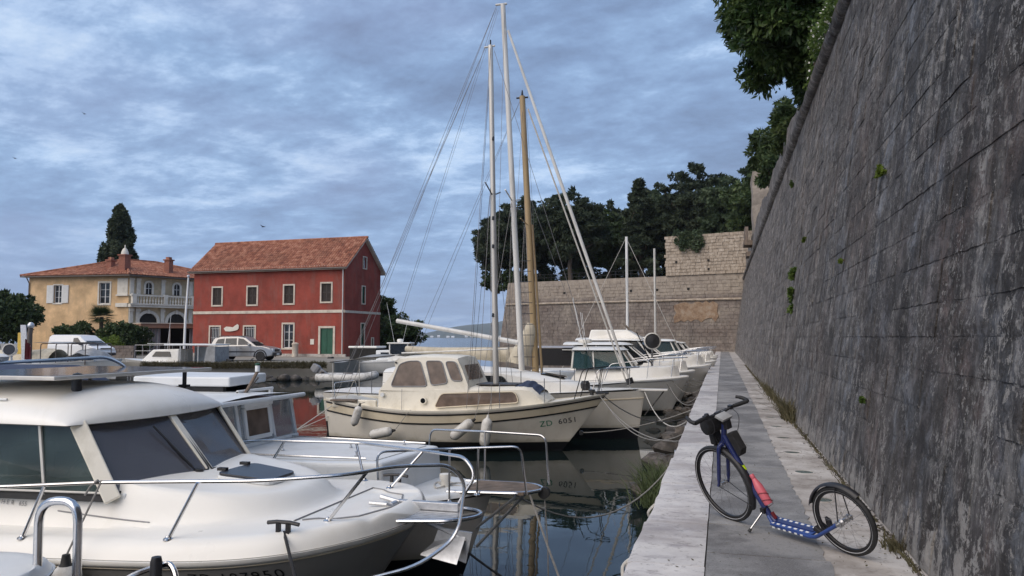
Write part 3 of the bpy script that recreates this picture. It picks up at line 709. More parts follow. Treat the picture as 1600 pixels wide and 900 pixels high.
# the broad tree leaning out over the rampart
tree('overhanging_tree', 'large leafy evergreen tree hanging over the top of the rampart', 'tree', (3.9, 22.5, CZ + .3), 2.2, 0.22,
     blob_clumps(rsg, 190, (-1.95, 0.2, 2.5), (1.75, 2.4, 1.95), 0.46, 0.8, 0.55) + blob_clumps(rsg, 60, (-1.0, -.3, 1.3), (0.9, 2.2, 1.2), 0.38) + blob_clumps(rsg, 30, (-0.9, 1.8, 1.0), (0.55, 2.0, .8), 0.34) + blob_clumps(rsg, 80, (-1.1, 1.0, 4.4), (2.4, 3.0, 2.0), 0.6),
     200, 0.085, 'leaf_oak', 5, aspect=3.0, droop=0.4, lean=(-1.2, 0), limbs=10)
tree('wall_shrub', 'spiky dark shrub growing on the parapet below the overhanging tree', 'shrub', (2.9, 34.0, CZ + 1.2), 1.2, 0.10,
     blob_clumps(rsg, 44, (-0.1, 0, 1.35), (.5, 1.9, 1.0), 0.30), 110, 0.10, 'leaf_bush', 8, aspect=3.5, limbs=5)
tree('wall_shrub', 'wide dusty green bush on the parapet farther along the rampart', 'shrub', (2.9, 46, CZ + 1.6), 1.4, 0.10,
     blob_clumps(rsg, 46, (-0.1, 0, 2.6), (.9, 2.8, 1.7), 0.5), 110, 0.13, 'leaf_bush', 9, aspect=2.4, limbs=5)
tree('wall_shrub', 'large dark bush on the terrace beyond the parapet bushes', 'shrub', (6.5, 90, CZ + .3), 4.0, 0.2,
     blob_clumps(rsg, 130, (-1.2, 0, 8.6), (4.4, 5.5, 4.4), 1.1), 130, 0.26, 'leaf_bush', 10, limbs=6)
# white flowering creeper along the cordon
def creeper():
    t = thing('flowering_creeper', 'pale green creeper with white flowers trailing beside the cordon', 'plant', (2.45, 18.0, CZ + .2))
    rs = np.random.RandomState(3); cen = []; rad = []
    for k in range(46):
        y = rs.uniform(-2.2, 3.4); cen.append((rs.uniform(-.22, .10), y, rs.uniform(-.05, .75) )); rad.append((.16, .2, .16))
    obj('foliage', quads_mesh('foliage', leaf_quads(np.array(cen), np.array(rad), 70, 0.05, rs, 1.7), 'leaf_wall'), t)
    obj('blossom', quads_mesh('blossom', leaf_quads(np.array(cen), np.array(rad) * 1.15, 4, 0.07, rs, 1.1), 'petal'), t, kind='stuff')
    b = MB()
    for k in range(6): b.tube(smoothpath([(0.1, -2.2 + k, 0.4), (-.05, -1.8 + k, 0.2), (0.02, -1.2 + k, 0.5)]), 0.012, 5)
    b.build('stem', 'bark', t)
creeper()
# small plants rooted in the rampart joints: (y, height above paving, spread, drop, label)
for (y, h, w, dr, lab) in [(19.3, 2.6, 0.20, 0.40, 'leafy green tuft hanging from the middle of the rampart face, the lower one'), (19.9, 3.2, 0.20, 0.16, 'small leafy tuft on the rampart just above the hanging one'),
                           (9.3, 3.5, 0.10, 0.07, 'bright lime tuft high on the near part of the rampart'), (18.0, 3.8, 0.09, 0.08, 'little lime green tuft midway up the rampart'),
                           (11.6, 2.7, 0.05, 0.04, 'tiny sprig on the rampart between the two lime tufts and the paving'), (24.8, 6.4, 0.14, 0.12, 'small weed just under the cordon of the rampart'),
                           (8.6, 0.95, 0.045, 0.03, 'tiny mossy sprig low on the rampart behind the scooter')]:
    rs = np.random.RandomState(int(y * 10)); p = wallpt(y, h, 0.02); t = thing('wall_plant', lab, 'plant', p, group='plants rooted in the rampart')
    n = int(6 + w * 60); cen = np.stack([rs.uniform(-.5, .2, n) * w * .6 - .03, rs.normal(size=n) * w * .55, rs.uniform(-1, .45, n) * dr], 1)
    obj('foliage', quads_mesh('foliage', leaf_quads(cen, np.full((n, 3), w * .28), 26, 0.028 if w < .2 else 0.05, rs, 1.8), 'leaf_lime' if 'lime' in lab else 'leaf_wall'), t)
    b = MB(); [b.tube([(0.05, 0, 0), tuple(c)], 0.004, 4) for c in cen[:6]]; b.build('stem', 'bark', t)
def grass_clump(name, label, p, n, h, spread, mat, seed, group=None, lean=(0, 0), cat='grass', kind=None):
    rs = np.random.RandomState(seed)
    base = np.stack([rs.normal(size=n) * spread[0], rs.normal(size=n) * spread[1], np.zeros(n)], 1)
    hh = h * rs.uniform(.45, 1.1, (n, 1)); dirn = np.stack([rs.normal(size=n) * .28 + lean[0], rs.normal(size=n) * .28 + lean[1], np.ones(n)], 1)
    mid = base + dirn * hh * .55; tip = base + dirn * hh * np.array([1.6, 1.6, .95]); w = rs.normal(size=(n, 3)); w[:, 2] = 0; w /= np.linalg.norm(w, axis=1)[:, None]; w *= 0.006 * (1 + h)
    q1 = np.stack([base - w, base + w, mid + w * .8, mid - w * .8], 1); q2 = np.stack([mid - w * .8, mid + w * .8, tip + w * .1, tip - w * .1], 1)
    o = obj(name, quads_mesh(name, np.concatenate([q1, q2]), mat), None, p, label=label, cat=cat, group=group, kind=kind); return o
grass_clump('grass_clump', 'tall dry olive grass clump at the foot of the rampart beyond the scooter', (1.24, 15.9, QZ - .02), 420, 0.42, (.05, .34), 'dry_grass', 1, lean=(-.12, 0))
grass_clump('grass_clump', 'small grass tuft at the wall foot behind the scooter rear wheel', (1.25, 6.42, QZ - .02), 90, 0.11, (.035, .07), 'dry_grass', 2, lean=(-.2, 0))
grass_clump('grass_clump', 'long low weeds at the wall foot far along the quay', (1.28, 22, QZ - .02), 420, 0.32, (.06, 2.2), 'dry_grass', 3, lean=(-.15, 0))
def weed_strip():
    rs = np.random.RandomState(9); n = 1500
    y = rs.uniform(4.5, 45, n); base = np.stack([WB - .02 - np.abs(rs.normal(size=n)) * .03, y, np.full(n, QZ - .02)], 1)
    hh = rs.uniform(.02, .09, (n, 1)); dirn = np.stack([-.5 + rs.normal(size=n) * .4, rs.normal(size=n) * .6, np.ones(n)], 1); tip = base + dirn * hh
    w = rs.normal(size=(n, 3)) * .006; obj('weeds', quads_mesh('weeds', np.stack([base - w, base + w, tip + w * .3, tip - w * .3], 1), 'dry_grass'), None, label='thin line of weeds and moss along the foot of the rampart', cat='weeds', kind='stuff')
    n = 2600; y = rs.uniform(5, 40, n); base = np.stack([WB - .01 - np.abs(rs.normal(size=n)) * .035, y, np.full(n, QZ - .008)], 1)
    s = rs.uniform(.004, .02, (n, 1)); a = rs.normal(size=(n, 3)); a[:, 2] *= .4; a /= np.linalg.norm(a, axis=1)[:, None]; b_ = np.cross(a, np.array([0, 0, 1.0])) ; 
    obj('wall_foot_crumbs', quads_mesh('wall_foot_crumbs', np.stack([base - a * s, base - b_ * s, base + a * s + np.array([0, 0, .012]), base + b_ * s], 1), 'rubble'), None, label='crumbled mortar and soil gathered along the wall foot', cat='rubble', kind='stuff')
weed_strip()
grass_clump('reed_clump', 'feathery green reeds growing against the quay edge above the water', (-1.02, 12.6, 0.10), 800, 0.55, (.14, .50), 'reed', 4, lean=(-.05, 0), cat='reeds')

# ---------------------------------------------------------------- trees on the bastion
def conifers():
    rs = np.random.RandomState(77)
    T = [ # lat, depth, height, radius, mat, kind, label
        (1.5, 112, 13.5, 4.3, 'needle_dark', 'blob', 'leftmost dark tree on the bastion behind the masts'),
        (8.2, 106, 13.6, 4.8, 'needle_dark', 'blob', 'broad dark pine behind the wooden mast'),
        (14.6, 112, 11.5, 4.0, 'leaf_dark', 'blob', 'lower leafy tree between the two dark pines'),
        (18.6, 108, 15.6, 4.0, 'needle_dark', 'cone', 'pointed dark cypress in the middle of the bastion trees'),
        (22.0, 115, 15.2, 4.6, 'needle_green', 'blob', 'greyish pine just right of the pointed cypress'),
        (26.5, 107, 17.6, 5.4, 'needle_dark', 'blob', 'tallest dark cedar above the bastion'),
        (31.0, 116, 17.0, 5.2, 'needle_dark', 'blob', 'dark cedar behind the tallest one'),
        (27.6, 98.5, 12.0, 4.2, 'needle_green', 'cedar', 'drooping green cedar just left above the raised block'),
        (33.5, 104, 17.2, 5.6, 'needle_green', 'blob', 'green pine rising behind the raised block'),
        (38.5, 100, 18.5, 5.6, 'needle_dark', 'blob', 'dark tree at the right end where fort and rampart meet'),
        (11.0, 124, 12.0, 5.0, 'needle_dark', 'blob', 'rear dark tree half hidden behind the broad pine'),
        (20.0, 126, 13.2, 6.0, 'leaf_dark', 'blob', 'rear dark tree half hidden behind the cypress'),
        (4.6, 117, 12.6, 4.4, 'needle_dark', 'blob', 'rear dark tree between the leftmost tree and the broad pine'),
        (-2.2, 118, 12.0, 3.4, 'needle_dark', 'blob', 'small dark tree at the outer left corner of the bastion'),
        (36.0, 118, 16.0, 6.0, 'leaf_dark', 'blob', 'rear dark tree half hidden behind the green pine'),
        (15.2, 119, 14.2, 5.0, 'needle_dark', 'blob', 'rear dark tree left of the pointed cypress'), (24.3, 121, 16.0, 5.4, 'needle_dark', 'blob', 'rear dark tree between cypress and tallest cedar'), (35.2, 96, 13.5, 4.6, 'needle_green', 'blob', 'green tree close above the right end of the raised block')]
    for i, (lat, dep, h, r, mat, kd, lab) in enumerate(T):
        if kd == 'cone': cl = cone_clumps(rs, 120, 2.0, h, r, 1.0, 0.75, 0.45)
        elif kd == 'cedar': cl = [((r * .9 * f * math.cos(a), r * .9 * f * math.sin(a), 1.5 + (h - 1.5) * t + 0.2), (1.0, 1.0, .5)) for t, a, f in [(rs.rand(), rs.rand() * 6.283, rs.rand() ** .5) for _ in range(150)] for f in [f * (1.1 - .6 * t)]]
        else:
            cl = blob_clumps(rs, 210, (0, 0, h * .62), (r * 1.05, r * 1.05, h * .37), 0.95, 0.55, 0.45)
            for _ in range(9):     # stray boughs that break the outline
                a = rs.rand() * 6.283; zf = rs.uniform(.45, .85); cl.append(((r * 1.0 * math.cos(a), r * 1.0 * math.sin(a), h * zf), (.8, .8, .35)))
            cl.append(((rs.uniform(-.8, .8), 0, h * .985), (.6, .6, .8))); cl.append(((rs.uniform(-1.2, 1.2), 0, h * .93), (.7, .7, .8)))
        tree('bastion_tree', lab, 'tree', cs(lat, dep, FH - .1), h * .55, 0.24 + .01 * h, cl, 95, 0.27, mat, 100 + i, 'trees on the bastion', bark='bark', aspect=2.6, limbs=9)
conifers()
def bastion_undergrowth():
    rs = np.random.RandomState(8)
    for k in range(9):
        lat = -3 + k * 4.2; p = cs(lat + rs.uniform(-1, 1), 113 + rs.uniform(-2, 5), FH - .1)
        cl = blob_clumps(rs, 30, (0, 0, 1.7), (2.8, 2.2, 1.6), 0.75)
        tree('bastion_bush', 'dark bush under the bastion trees, %s from the left' % ['first', 'second', 'third', 'fourth', 'fifth', 'sixth', 'seventh', 'eighth', 'ninth'][k], 'bush', p, 1.0, 0.08, cl, 80, 0.26, 'leaf_dark', 300 + k, 'bushes under the bastion trees', limbs=4)
bastion_undergrowth()
# ivy that spills over the raised block
def ivy():
    t = thing('ivy', 'green foliage spilling over the top of the raised stone block', 'plant', FA + FE * 24.6 + Vector((0, 0, FH + 4.3)))
    rs = np.random.RandomState(6); n = 26; cen = np.array([tuple(FE * rs.uniform(-1.6, 1.6) + FN * rs.uniform(-.4, .5) + Vector((0, 0, rs.uniform(-1.3, .8)))) for _ in range(n)])
    obj('foliage', quads_mesh('foliage', leaf_quads(cen, np.full((n, 3), .55), 80, .2, rs), 'needle_green'), t)
    b = MB(); [b.tube([(0, 0, 0), tuple(c)], 0.03, 4) for c in cen[:8]]; b.build('stem', 'bark', t)
ivy()

# ---------------------------------------------------------------- trees on the shore
rs2 = np.random.RandomState(12)
cl = []
for _ in range(300):
    t = rs2.rand(); a = rs2.rand() * 6.283; r = (2.75 * min(1, (1 - t) * 1.75) ** .7 + .12) * rs2.rand() ** .45
    cl.append(((r * math.cos(a), r * math.sin(a), 2.0 + 16.8 * t), (.55, .55, .8)))
tree('cypress_tree', 'tall dark cypress behind the yellow villa', 'tree', cs(-52.8, 101, QZ), 10, .3, cl, 110, .24, 'needle_dark', 31, aspect=2.2)
tree('plane_tree', 'dark broadleaf tree at the left edge in front of the yellow villa', 'tree', cs(-43.5, 64, QZ), 2.4, .2, blob_clumps(rs2, 90, (0, 0, 3.4), (3.0, 2.6, 2.0), .7) + blob_clumps(rs2, 30, (2.6, -.5, 3.0), (1.0, 1.0, 1.2), .5), 110, .20, 'leaf_dark', 32)
tree('plane_tree', 'smaller tree at the far left behind the dark broadleaf tree', 'tree', cs(-49, 72, QZ), 2.6, .2, blob_clumps(rs2, 70, (0, 0, 3.6), (3.4, 3.2, 2.2), .8), 100, .22, 'leaf_dark', 33)
tree('garden_bush', 'tall grey green bush below the villa shutters', 'bush', cs(-40.4, 70, QZ), 1.2, .1, blob_clumps(rs2, 55, (0, 0, 1.6), (2.0, 1.7, 1.5), .55), 100, .16, 'leaf_bush', 34)
tree('garden_bush', 'large dark bush right of the palm', 'bush', cs(-35.6, 69, QZ), 1.2, .1, blob_clumps(rs2, 60, (0, 0, 1.5), (2.0, 1.7, 1.5), .6), 100, .16, 'leaf_bush', 35)
tree('garden_bush', 'small dark bush beside the restaurant canopy', 'bush', cs(-33.0, 66.5, QZ), 1.0, .1, blob_clumps(rs2, 40, (0, 0, 1.5), (1.2, 1.1, 1.3), .45), 100, .14, 'leaf_dark', 36)
tree('hedge_bush', 'bright lime green clipped bush behind the low stone wall', 'bush', cs(-33.6, 63.0, QZ), .6, .08, blob_clumps(rs2, 50, (0, 0, 1.0), (1.45, 1.0, .62), .35), 110, .10, 'leaf_lime', 37)
tree('hedge_bush', 'second lime green bush left of the clipped one', 'bush', cs(-36.0, 64.0, QZ), .6, .08, blob_clumps(rs2, 30, (0, 0, .7), (1.0, .8, .5), .32), 110, .10, 'leaf_lime', 38)
tree('shore_tree', 'dense green tree right of the red house by the sea', 'tree', cs(-11.0, 71, QZ), 1.6, .2, blob_clumps(rs2, 80, (0.4, 0, 1.9), (2.1, 2.4, 1.9), .6), 120, .17, 'leaf_bush', 39)
tree('shore_tree', 'dark creeper covered tree behind the red house gable', 'tree', cs(-12.4, 74, QZ), 3.0, .2, blob_clumps(rs2, 60, (0, 0, 3.0), (1.1, 1.4, 2.6), .5), 110, .16, 'leaf_dark', 40)
def palm():
    t = thing('palm_tree', 'short fan palm in front of the yellow villa', 'palm', cs(-38.3, 70.5, QZ)); b = MB()
    b.tube([(0, 0, -.2), (.03, 0, 1.6), (.0, 0, 3.5)], [.24, .19, .17], 8); b.build('trunk', 'bark', t, smooth=True)
    rs = np.random.RandomState(2); Q = []
    for k in range(80):
        a = rs.rand() * 6.283; el = rs.uniform(-.5, 1.3); L = rs.uniform(.9, 1.35)
        d = np.array([math.cos(a) * math.cos(el), math.sin(a) * math.cos(el), math.sin(el)]); side = np.cross(d, [0, 0, 1.0]); side /= np.linalg.norm(side); up_ = np.cross(side, d)
        o = np.array([0, 0, 3.5]) + d * L * .45
        for f in range(13):
            th = (f - 6) * .19; dd = d * math.cos(th) + side * math.sin(th) - np.array([0, 0, .1]); w = np.cross(dd, up_) * .035
            e = o + dd * L * .75; Q.append([o - w, o + w, e + w * .2, e - w * .2])
    obj('fronds', quads_mesh('fronds', np.array(Q), 'leaf_bush'), t)
palm()
# ================================================================ buildings
def wall_mat(name, c, dirt, streak=0.25):
    m = Mat(name, 0.9)
    k = m.ramp(m.noise(0.6, 7, 0.68), [(0.38, tuple(q * .78 for q in c)), (0.62, tuple(min(q * 1.2, 1) for q in c))])
    k = m.mix(m.ramp(m.noise(1.6, 6, 0.68, (1, 1, streak), .3), [(0.50, 0.0), (0.63, 0.55)]), k, dirt)
    low = m.math('SUBTRACT', m.step(m.z, 2.6, 1.1), m.noise(1.5, 6, 0.7)); k = m.mix(m.ramp(low, [(0.0, 0.0), (0.45, 0.5)]), k, dirt)
    m.col(k); m.bump(m.noise(9, 5), 0.2, 0.03); M[name] = m.m
wall_mat('red_render', (0.275, 0.055, 0.038), (0.23, 0.095, 0.075)); wall_mat('yellow_render', (0.66, 0.45, 0.25), (0.54, 0.38, 0.23)); wall_mat('beige_render', (0.55, 0.45, 0.30), (0.40, 0.33, 0.22))
simple('stone_trim', (0.62, 0.55, 0.46), 0.8, var=0.12, scale=3, dirt=(.36, .30, .25), dirt_amt=.5)
simple('white_trim', (0.70, 0.66, 0.58), 0.75, var=0.08, scale=3, dirt=(.42, .38, .32), dirt_amt=.4)
simple('shutter_dark', (0.055, 0.045, 0.040), 0.7, var=0.25, scale=6)
simple('shutter_green', (0.012, 0.085, 0.050), 0.55, var=0.25, scale=4, streak=.3)
simple('shutter_white', (0.72, 0.72, 0.70), 0.6, var=0.06)
simple('gutter', (0.12, 0.10, 0.09), 0.5, .4, var=.2)
simple('terrace_roof', (0.28, 0.16, 0.11), 0.8, var=.15)
def tile_mat():
    m = Mat('roof_tile', 0.85)
    c = m.ramp(m.noise(2.2, 6, 0.7, (1, 1, 1)), [(0.38, (0.17, 0.060, 0.036)), (0.5, (0.32, 0.118, 0.066)), (0.62, (0.47, 0.23, 0.145))])
    c = m.mix(m.ramp(m.noise(0.6, 5, .65), [(0.48, 0.0), (0.7, 0.4)]), c, (0.17, 0.085, 0.055)); m.col(c); m.bump(m.noise(20, 4), .3, .02); M['roof_tile'] = m.m
tile_mat()
def tile_slope(b, e0, e1, r0, r1, pitch=0.24, rows=16, rr=None):
    """barrel tiles laid from eave line e0-e1 to ridge line r0-r1"""
    e0, e1, r0, r1 = map(Vector, (e0, e1, r0, r1)); W_ = (e1 - e0).length; n = max(2, int(W_ / pitch))
    nrm = (e1 - e0).cross(r0 - e0).normalized()
    if nrm.z < 0: nrm = -nrm
    prof = [(-.5, -.02), (-.36, .035), (-.15, .062), (.15, .062), (.36, .035), (.5, -.02)]
    for i in range(n):
        for j in range(rows):
            pts = []
            for t in (j / rows, (j + 1.12) / rows):
                t = min(t, 1.0); lift = .022 if t == j / rows else 0.0
                for (q, h) in prof:
                    s = (i + .5 + q) / n; a = e0.lerp(e1, s); c = r0.lerp(r1, s)
                    pts.append(a.lerp(c, t) + nrm * (h + lift + rr.uniform(-.006, .006)))
            b.add(pts, [(k, k + 1, 7 + k, 6 + k) for k in range(5)] + [(0, 1, 2, 3, 4, 5)])
class Face:
    """a wall plane with local coordinates (s along, z up, o outwards)"""
    def __init__(f, p, e): f.p = Vector(p); f.e = Vector(e).normalized(); f.n = Vector((f.e.y, -f.e.x, 0))
    def at(f, s, z, o=0): return f.p + f.e * s + Vector((0, 0, z)) + f.n * o
    def box(f, b, s0, s1, z0, z1, o0, o1, mi=0):
        return b.obox(f.at((s0 + s1) / 2, (z0 + z1) / 2, (o0 + o1) / 2), f.e * (s1 - s0) / 2, f.n * (o1 - o0) / 2, Vector((0, 0, (z1 - z0) / 2)), mi)
def walled(b, f, L, H, holes, th=0.35):
    """wall with real openings: grid of rectangles minus holes"""
    ss = sorted(set([0, L] + [h[0] for h in holes] + [h[1] for h in holes])); zs = sorted(set([0, H] + [h[2] for h in holes] + [h[3] for h in holes]))
    for a, c in zip(ss, ss[1:]):
        for u, v in zip(zs, zs[1:]):
            if any(h[0] <= a and c <= h[1] and h[2] <= u and v <= h[3] for h in holes): continue
            b.add([f.at(a, u), f.at(c, u), f.at(c, v), f.at(a, v)], [(0, 1, 2, 3)])
    for (s0, s1, z0, z1) in holes:
        for (p, q) in (((s0, z0), (s1, z0)), ((s1, z0), (s1, z1)), ((s1, z1), (s0, z1)), ((s0, z1), (s0, z0))):
            b.add([f.at(*p), f.at(*q), f.at(*q, -th), f.at(*p, -th)], [(0, 1, 2, 3)])
def window(root, f, s, z, w, h, kind, tw=0.13, rr=rnd, sill=True, trim='stone_trim'):
    fr = MB()
    f.box(fr, s - w / 2 - tw, s - w / 2, z - h / 2 - tw, z + h / 2 + tw, -.02, .05); f.box(fr, s + w / 2, s + w / 2 + tw, z - h / 2 - tw, z + h / 2 + tw, -.02, .05)
    f.box(fr, s - w / 2, s + w / 2, z + h / 2, z + h / 2 + tw, -.02, .05)
    if sill: f.box(fr, s - w / 2, s + w / 2, z - h / 2 - tw, z - h / 2, -.02, .075)
    wn_ = fr.build('window', trim, root)
    if kind in ('shutter', 'shutter_ajar', 'green'):
        mt = 'shutter_green' if kind == 'green' else 'shutter_dark'
        for sd in (-1, 1):
            sb = MB(); a0, a1 = (s - w / 2, s - .01) if sd < 0 else (s + .01, s + w / 2)
            for (u0, u1, v0, v1) in ((a0, a0 + .05, z - h / 2, z + h / 2), (a1 - .05, a1, z - h / 2, z + h / 2), (a0, a1, z - h / 2, z - h / 2 + .06), (a0, a1, z + h / 2 - .06, z + h / 2), (a0, a1, z - .03, z + .03)): f.box(sb, u0, u1, v0, v1, -.10, -.05)
            k = int(h / .07)
            for i in range(k):
                zz_ = z - h / 2 + (i + .5) * h / k; sb.obox(f.at((a0 + a1) / 2, zz_, -.08), f.e * (a1 - a0) * .42, f.n * .022 + Vector((0, 0, -.022)), Vector((0, 0, .006)))
            sb.build('shutter', mt, wn_)
        pb = MB(); f.box(pb, s - w / 2, s + w / 2, z - h / 2, z + h / 2, -.3, -.28); pb.build('pane', 'dark_interior', wn_)
    else:
        pb = MB(); f.box(pb, s - w / 2, s + w / 2, z - h / 2, z + h / 2, -.2, -.185); pb.build('pane', 'window_glass', wn_)
        bb = MB(); mt = 'white_paint'
        if kind == 'bars':
            k = 6
            for i in range(1, k): f.box(bb, s - w / 2 + w * i / k - .012, s - w / 2 + w * i / k + .012, z - h / 2, z + h / 2, -.06, -.035)
            for v in (.08, .5, .92): f.box(bb, s - w / 2, s + w / 2, z - h / 2 + h * v - .012, z - h / 2 + h * v + .012, -.075, -.06)
            if w > .8: mt = 'white_paint'
        else:
            for (u0, u1, v0, v1) in ((-w / 2, -w / 2 + .06, -h / 2, h / 2), (w / 2 - .06, w / 2, -h / 2, h / 2), (-w / 2 + .06, w / 2 - .06, -h / 2, -h / 2 + .06), (-w / 2 + .06, w / 2 - .06, h / 2 - .06, h / 2), (-.035, .035, -h / 2 + .06, h / 2 - .06)): f.box(bb, s + u0, s + u1, z + v0, z + v1, -.18, -.13)
            for v in (-.17, .17): f.box(bb, s - w / 2 + .06, s + w / 2 - .06, z + h * v - .015, z + h * v + .015, -.175, -.14)
        bb.build('glazing_bars', mt, wn_)
    return wn_
def red_house():
    P0 = cs(-28.1, 66.6, QZ); P1 = cs(-13.75, 62, QZ); e = (P1 - P0); L = e.length; e.normalize(); n = Vector((e.y, -e.x, 0)); Wd = 6.2; H = 7.6; RH = 2.55
    t = thing('red_house', 'two storey red harbour house with terracotta gable roof', 'house', P0); rr = random.Random(2)
    F = Face((0, 0, 0), e); G = Face(e * L, -n)                      # front and right gable
    Hn = Vector((0, 0, 1))
    fw_ = [(2.5, 5.15), (6.1, 5.15), (9.75, 5.2), (13.35, 5.3)]; gw = [(2.35, 1.55, 1.0, 1.9, 'bars'), (5.9, 1.55, 1.05, 1.9, 'bars'), (9.75, 1.70, 1.0, 2.0, 'case')]
    holes = [(s - .46, s + .46, z - .75, z + .75) for s, z in fw_] + [(s - w / 2, s + w / 2, z - h / 2, z + h / 2) for s, z, w, h, k in gw] + [(12.85, 14.05, 0, 2.35)]
    b = MB(); walled(b, F, L, H, holes)
    gh = [(2.85, 3.35, 4.5, 5.95), (2.75, 3.3, .95, 2.75), (4.65, 4.95, .75, 1.5), (3.0, 3.55, 7.55, 8.5)]
    # gable: rectangle with openings plus triangle split at the attic opening
    walled(b, G, Wd, H, [h for h in gh[:3]] )
    a0, a1, v0, v1 = gh[3]; mid = Wd / 2
    lz = lambda s: H + RH * (1 - abs(s - mid) / mid)
    b.add([G.at(0, H), G.at(a0, H), G.at(a0, lz(a0))], [(0, 1, 2)]); b.add([G.at(a1, H), G.at(Wd, H), G.at(a1, lz(a1))], [(0, 1, 2)])
    b.add([G.at(a0, v1), G.at(a1, v1), G.at(a1, lz(a1)), G.at(mid, H + RH), G.at(a0, lz(a0))], [(0, 1, 2, 3, 4)])
    for (p, q) in (((a0, v0), (a1, v0)), ((a1, v0), (a1, v1)), ((a1, v1), (a0, v1)), ((a0, v1), (a0, v0))): b.add([G.at(*p), G.at(*q), G.at(*q, -.3), G.at(*p, -.3)], [(0, 1, 2, 3)])
    B0 = -n * Wd
    b.add([B0, e * L + B0, e * L + B0 + Hn * H, B0 + Hn * H], [(0, 1, 2, 3)]); b.add([Vector((0, 0, 0)), B0, B0 + Hn * H, B0 / 2 + Hn * (H + RH), Hn * H], [(0, 1, 2, 3, 4)])
    b.build('wall', 'red_render', t)
    for s, z in fw_: window(t, F, s, z, .92, 1.5, 'shutter')
    for s, z, w, h, k in gw: window(t, F, s, z, w, h, k)
    for i, (s0, s1, z0, z1) in enumerate(gh): window(t, G, (s0 + s1) / 2, (z0 + z1) / 2, s1 - s0, z1 - z0, 'case' if i == 3 else 'green', .09)
    # double door
    d = MB(); F.box(d, 12.67, 12.85, 0, 2.52, -.02, .06); F.box(d, 14.05, 14.23, 0, 2.52, -.02, .06); F.box(d, 12.85, 14.05, 2.35, 2.52, -.02, .06); dr = d.build('door', 'stone_trim', t)
    for a, c in ((12.85, 13.44), (13.46, 14.05)):
        p = MB(); F.box(p, a, c, 0, 2.35, -.12, -.07); dp = p.build('door_leaf', 'shutter_green', dr)
        for z0, z1 in ((.15, .75), (.85, 1.5), (1.6, 2.2)): F.box(p, a + .08, c - .08, z0, z1, -.07, -.05)
        dp.data = p.mesh('door_leaf', 'shutter_green')
    # string course, cornice, corner trim, downpipe, kerb
    b = MB(); F.box(b, 0, L, 3.62, 3.86, 0, .05); b.build('string_course', 'stone_trim', t)
    b = MB(); G.box(b, 0.0, Wd, 3.62, 3.82, 0, .05); b.build('string_course', 'stone_trim', t)
    b = MB(); F.box(b, 0, L, H - .32, H - .02, 0, .09); F.box(b, 0, L, H - .12, H - .02, .09, .17); b.build('cornice', 'stone_trim', t)
    b = MB(); b.tube([F.at(L - .12, H - .1, .12), F.at(L - .12, .2, .12)], .05, 8); b.build('downpipe', 'alloy', t, smooth=True)
    b = MB(); F.box(b, 11.9, 12.25, 1.0, 1.45, 0, .03); b.build('notice', 'white_trim', t)
    b = MB(); F.box(b, -.2, L + .2, 0, .22, 0, .12); b.build('plinth', 'old_concrete', t)
    # roof, tile by tile
    ov = .35; ev = .38; up_ = RH / mid
    rl = Vector((0, 0, H + RH + .05)) + B0 / 2
    rt_ = t
    for side in (0, 1):
        b = MB(); o0 = (n * ev if side == 0 else B0 - n * ev) + Hn * (H - ev * up_ + .05)
        tile_slope(b, o0 - e * ov, o0 + e * (L + ov), rl - e * ov, rl + e * (L + ov), .24, 15, rr)
        r_ = b.build('roof_tiles', 'roof_tile', t, kind='stuff', fix=False)
        u = MB(); q = [o0 - e * (ov - .03), o0 + e * (L + ov - .03), rl + e * (L + ov - .03), rl - e * (ov - .03)]; u.prism([v - Hn * .06 for v in q], (0, 0, 0), (0, 0, -.10)); u.build('roof_deck', 'stone_trim', t)
    b = MB()
    for k in range(34):
        s0 = -ov + (L + 2 * ov) * k / 34; b.tube([rl + e * s0 + Hn * .02, rl + e * (s0 + .5) + Hn * .035], [.13, .105], 8)
    b.build('ridge_tiles', 'roof_tile', t, kind='stuff', smooth=True)
    b = MB(); b.tube([n * (ev + .07) + Hn * (H - ev * up_ + .0) - e * ov, n * (ev + .07) + Hn * (H - ev * up_ + .0) + e * (L + ov)], .07, 8); b.build('gutter', 'gutter', t, smooth=True)
    # fish shaped sign on the front wall
    sg = thing('fish_sign', 'white fish shaped sign on the red house front', 'sign', P0)
    pts = [(3.3, 2.35), (3.55, 2.52), (3.9, 2.5), (4.25, 2.45), (4.5, 2.62), (4.72, 2.72), (4.85, 2.6), (4.83, 2.35), (4.7, 2.22), (4.5, 2.18), (4.2, 2.12), (3.9, 2.1), (3.5, 2.12)]
    b = MB(); b.prism([F.at(s, z) for s, z in pts], n * .06, n * .09); b.build('board', 'white_trim', sg); b = MB(); b.tube([F.at(4, 2.3, -.01), F.at(4, 2.3, .07)], .02, 6); b.build('bracket', 'black_paint', sg)
    # stone bollards on the forecourt
    for s, o, lab in ((11.05, .9, 'pale round stone bollard left of the green house door'), (7.9, 1.3, 'pale stone bollard behind the silver car')):
        bo = MB(); bo.lathe([(.27, 0), (.25, .3), (.24, .95), (.28, 1.0), (.28, 1.08), (.2, 1.15), (0, 1.17)], 14); bo.build('stone_bollard', 'stone_trim', None, smooth=True, label=lab, cat='bollard').location = P0 + F.at(s, 0, o)
red_house()
def arch_pts(f, s, z0, w, h, o, n=10):
    """opening outline: straight jambs and a round head"""
    r = w / 2; zc = z0 + h - r
    return [f.at(s - r, z0, o)] + [f.at(s + r, z0, o)] + [f.at(s + r * math.cos(math.pi * k / n), zc + r * math.sin(math.pi * k / n), o) for k in range(n + 1)]
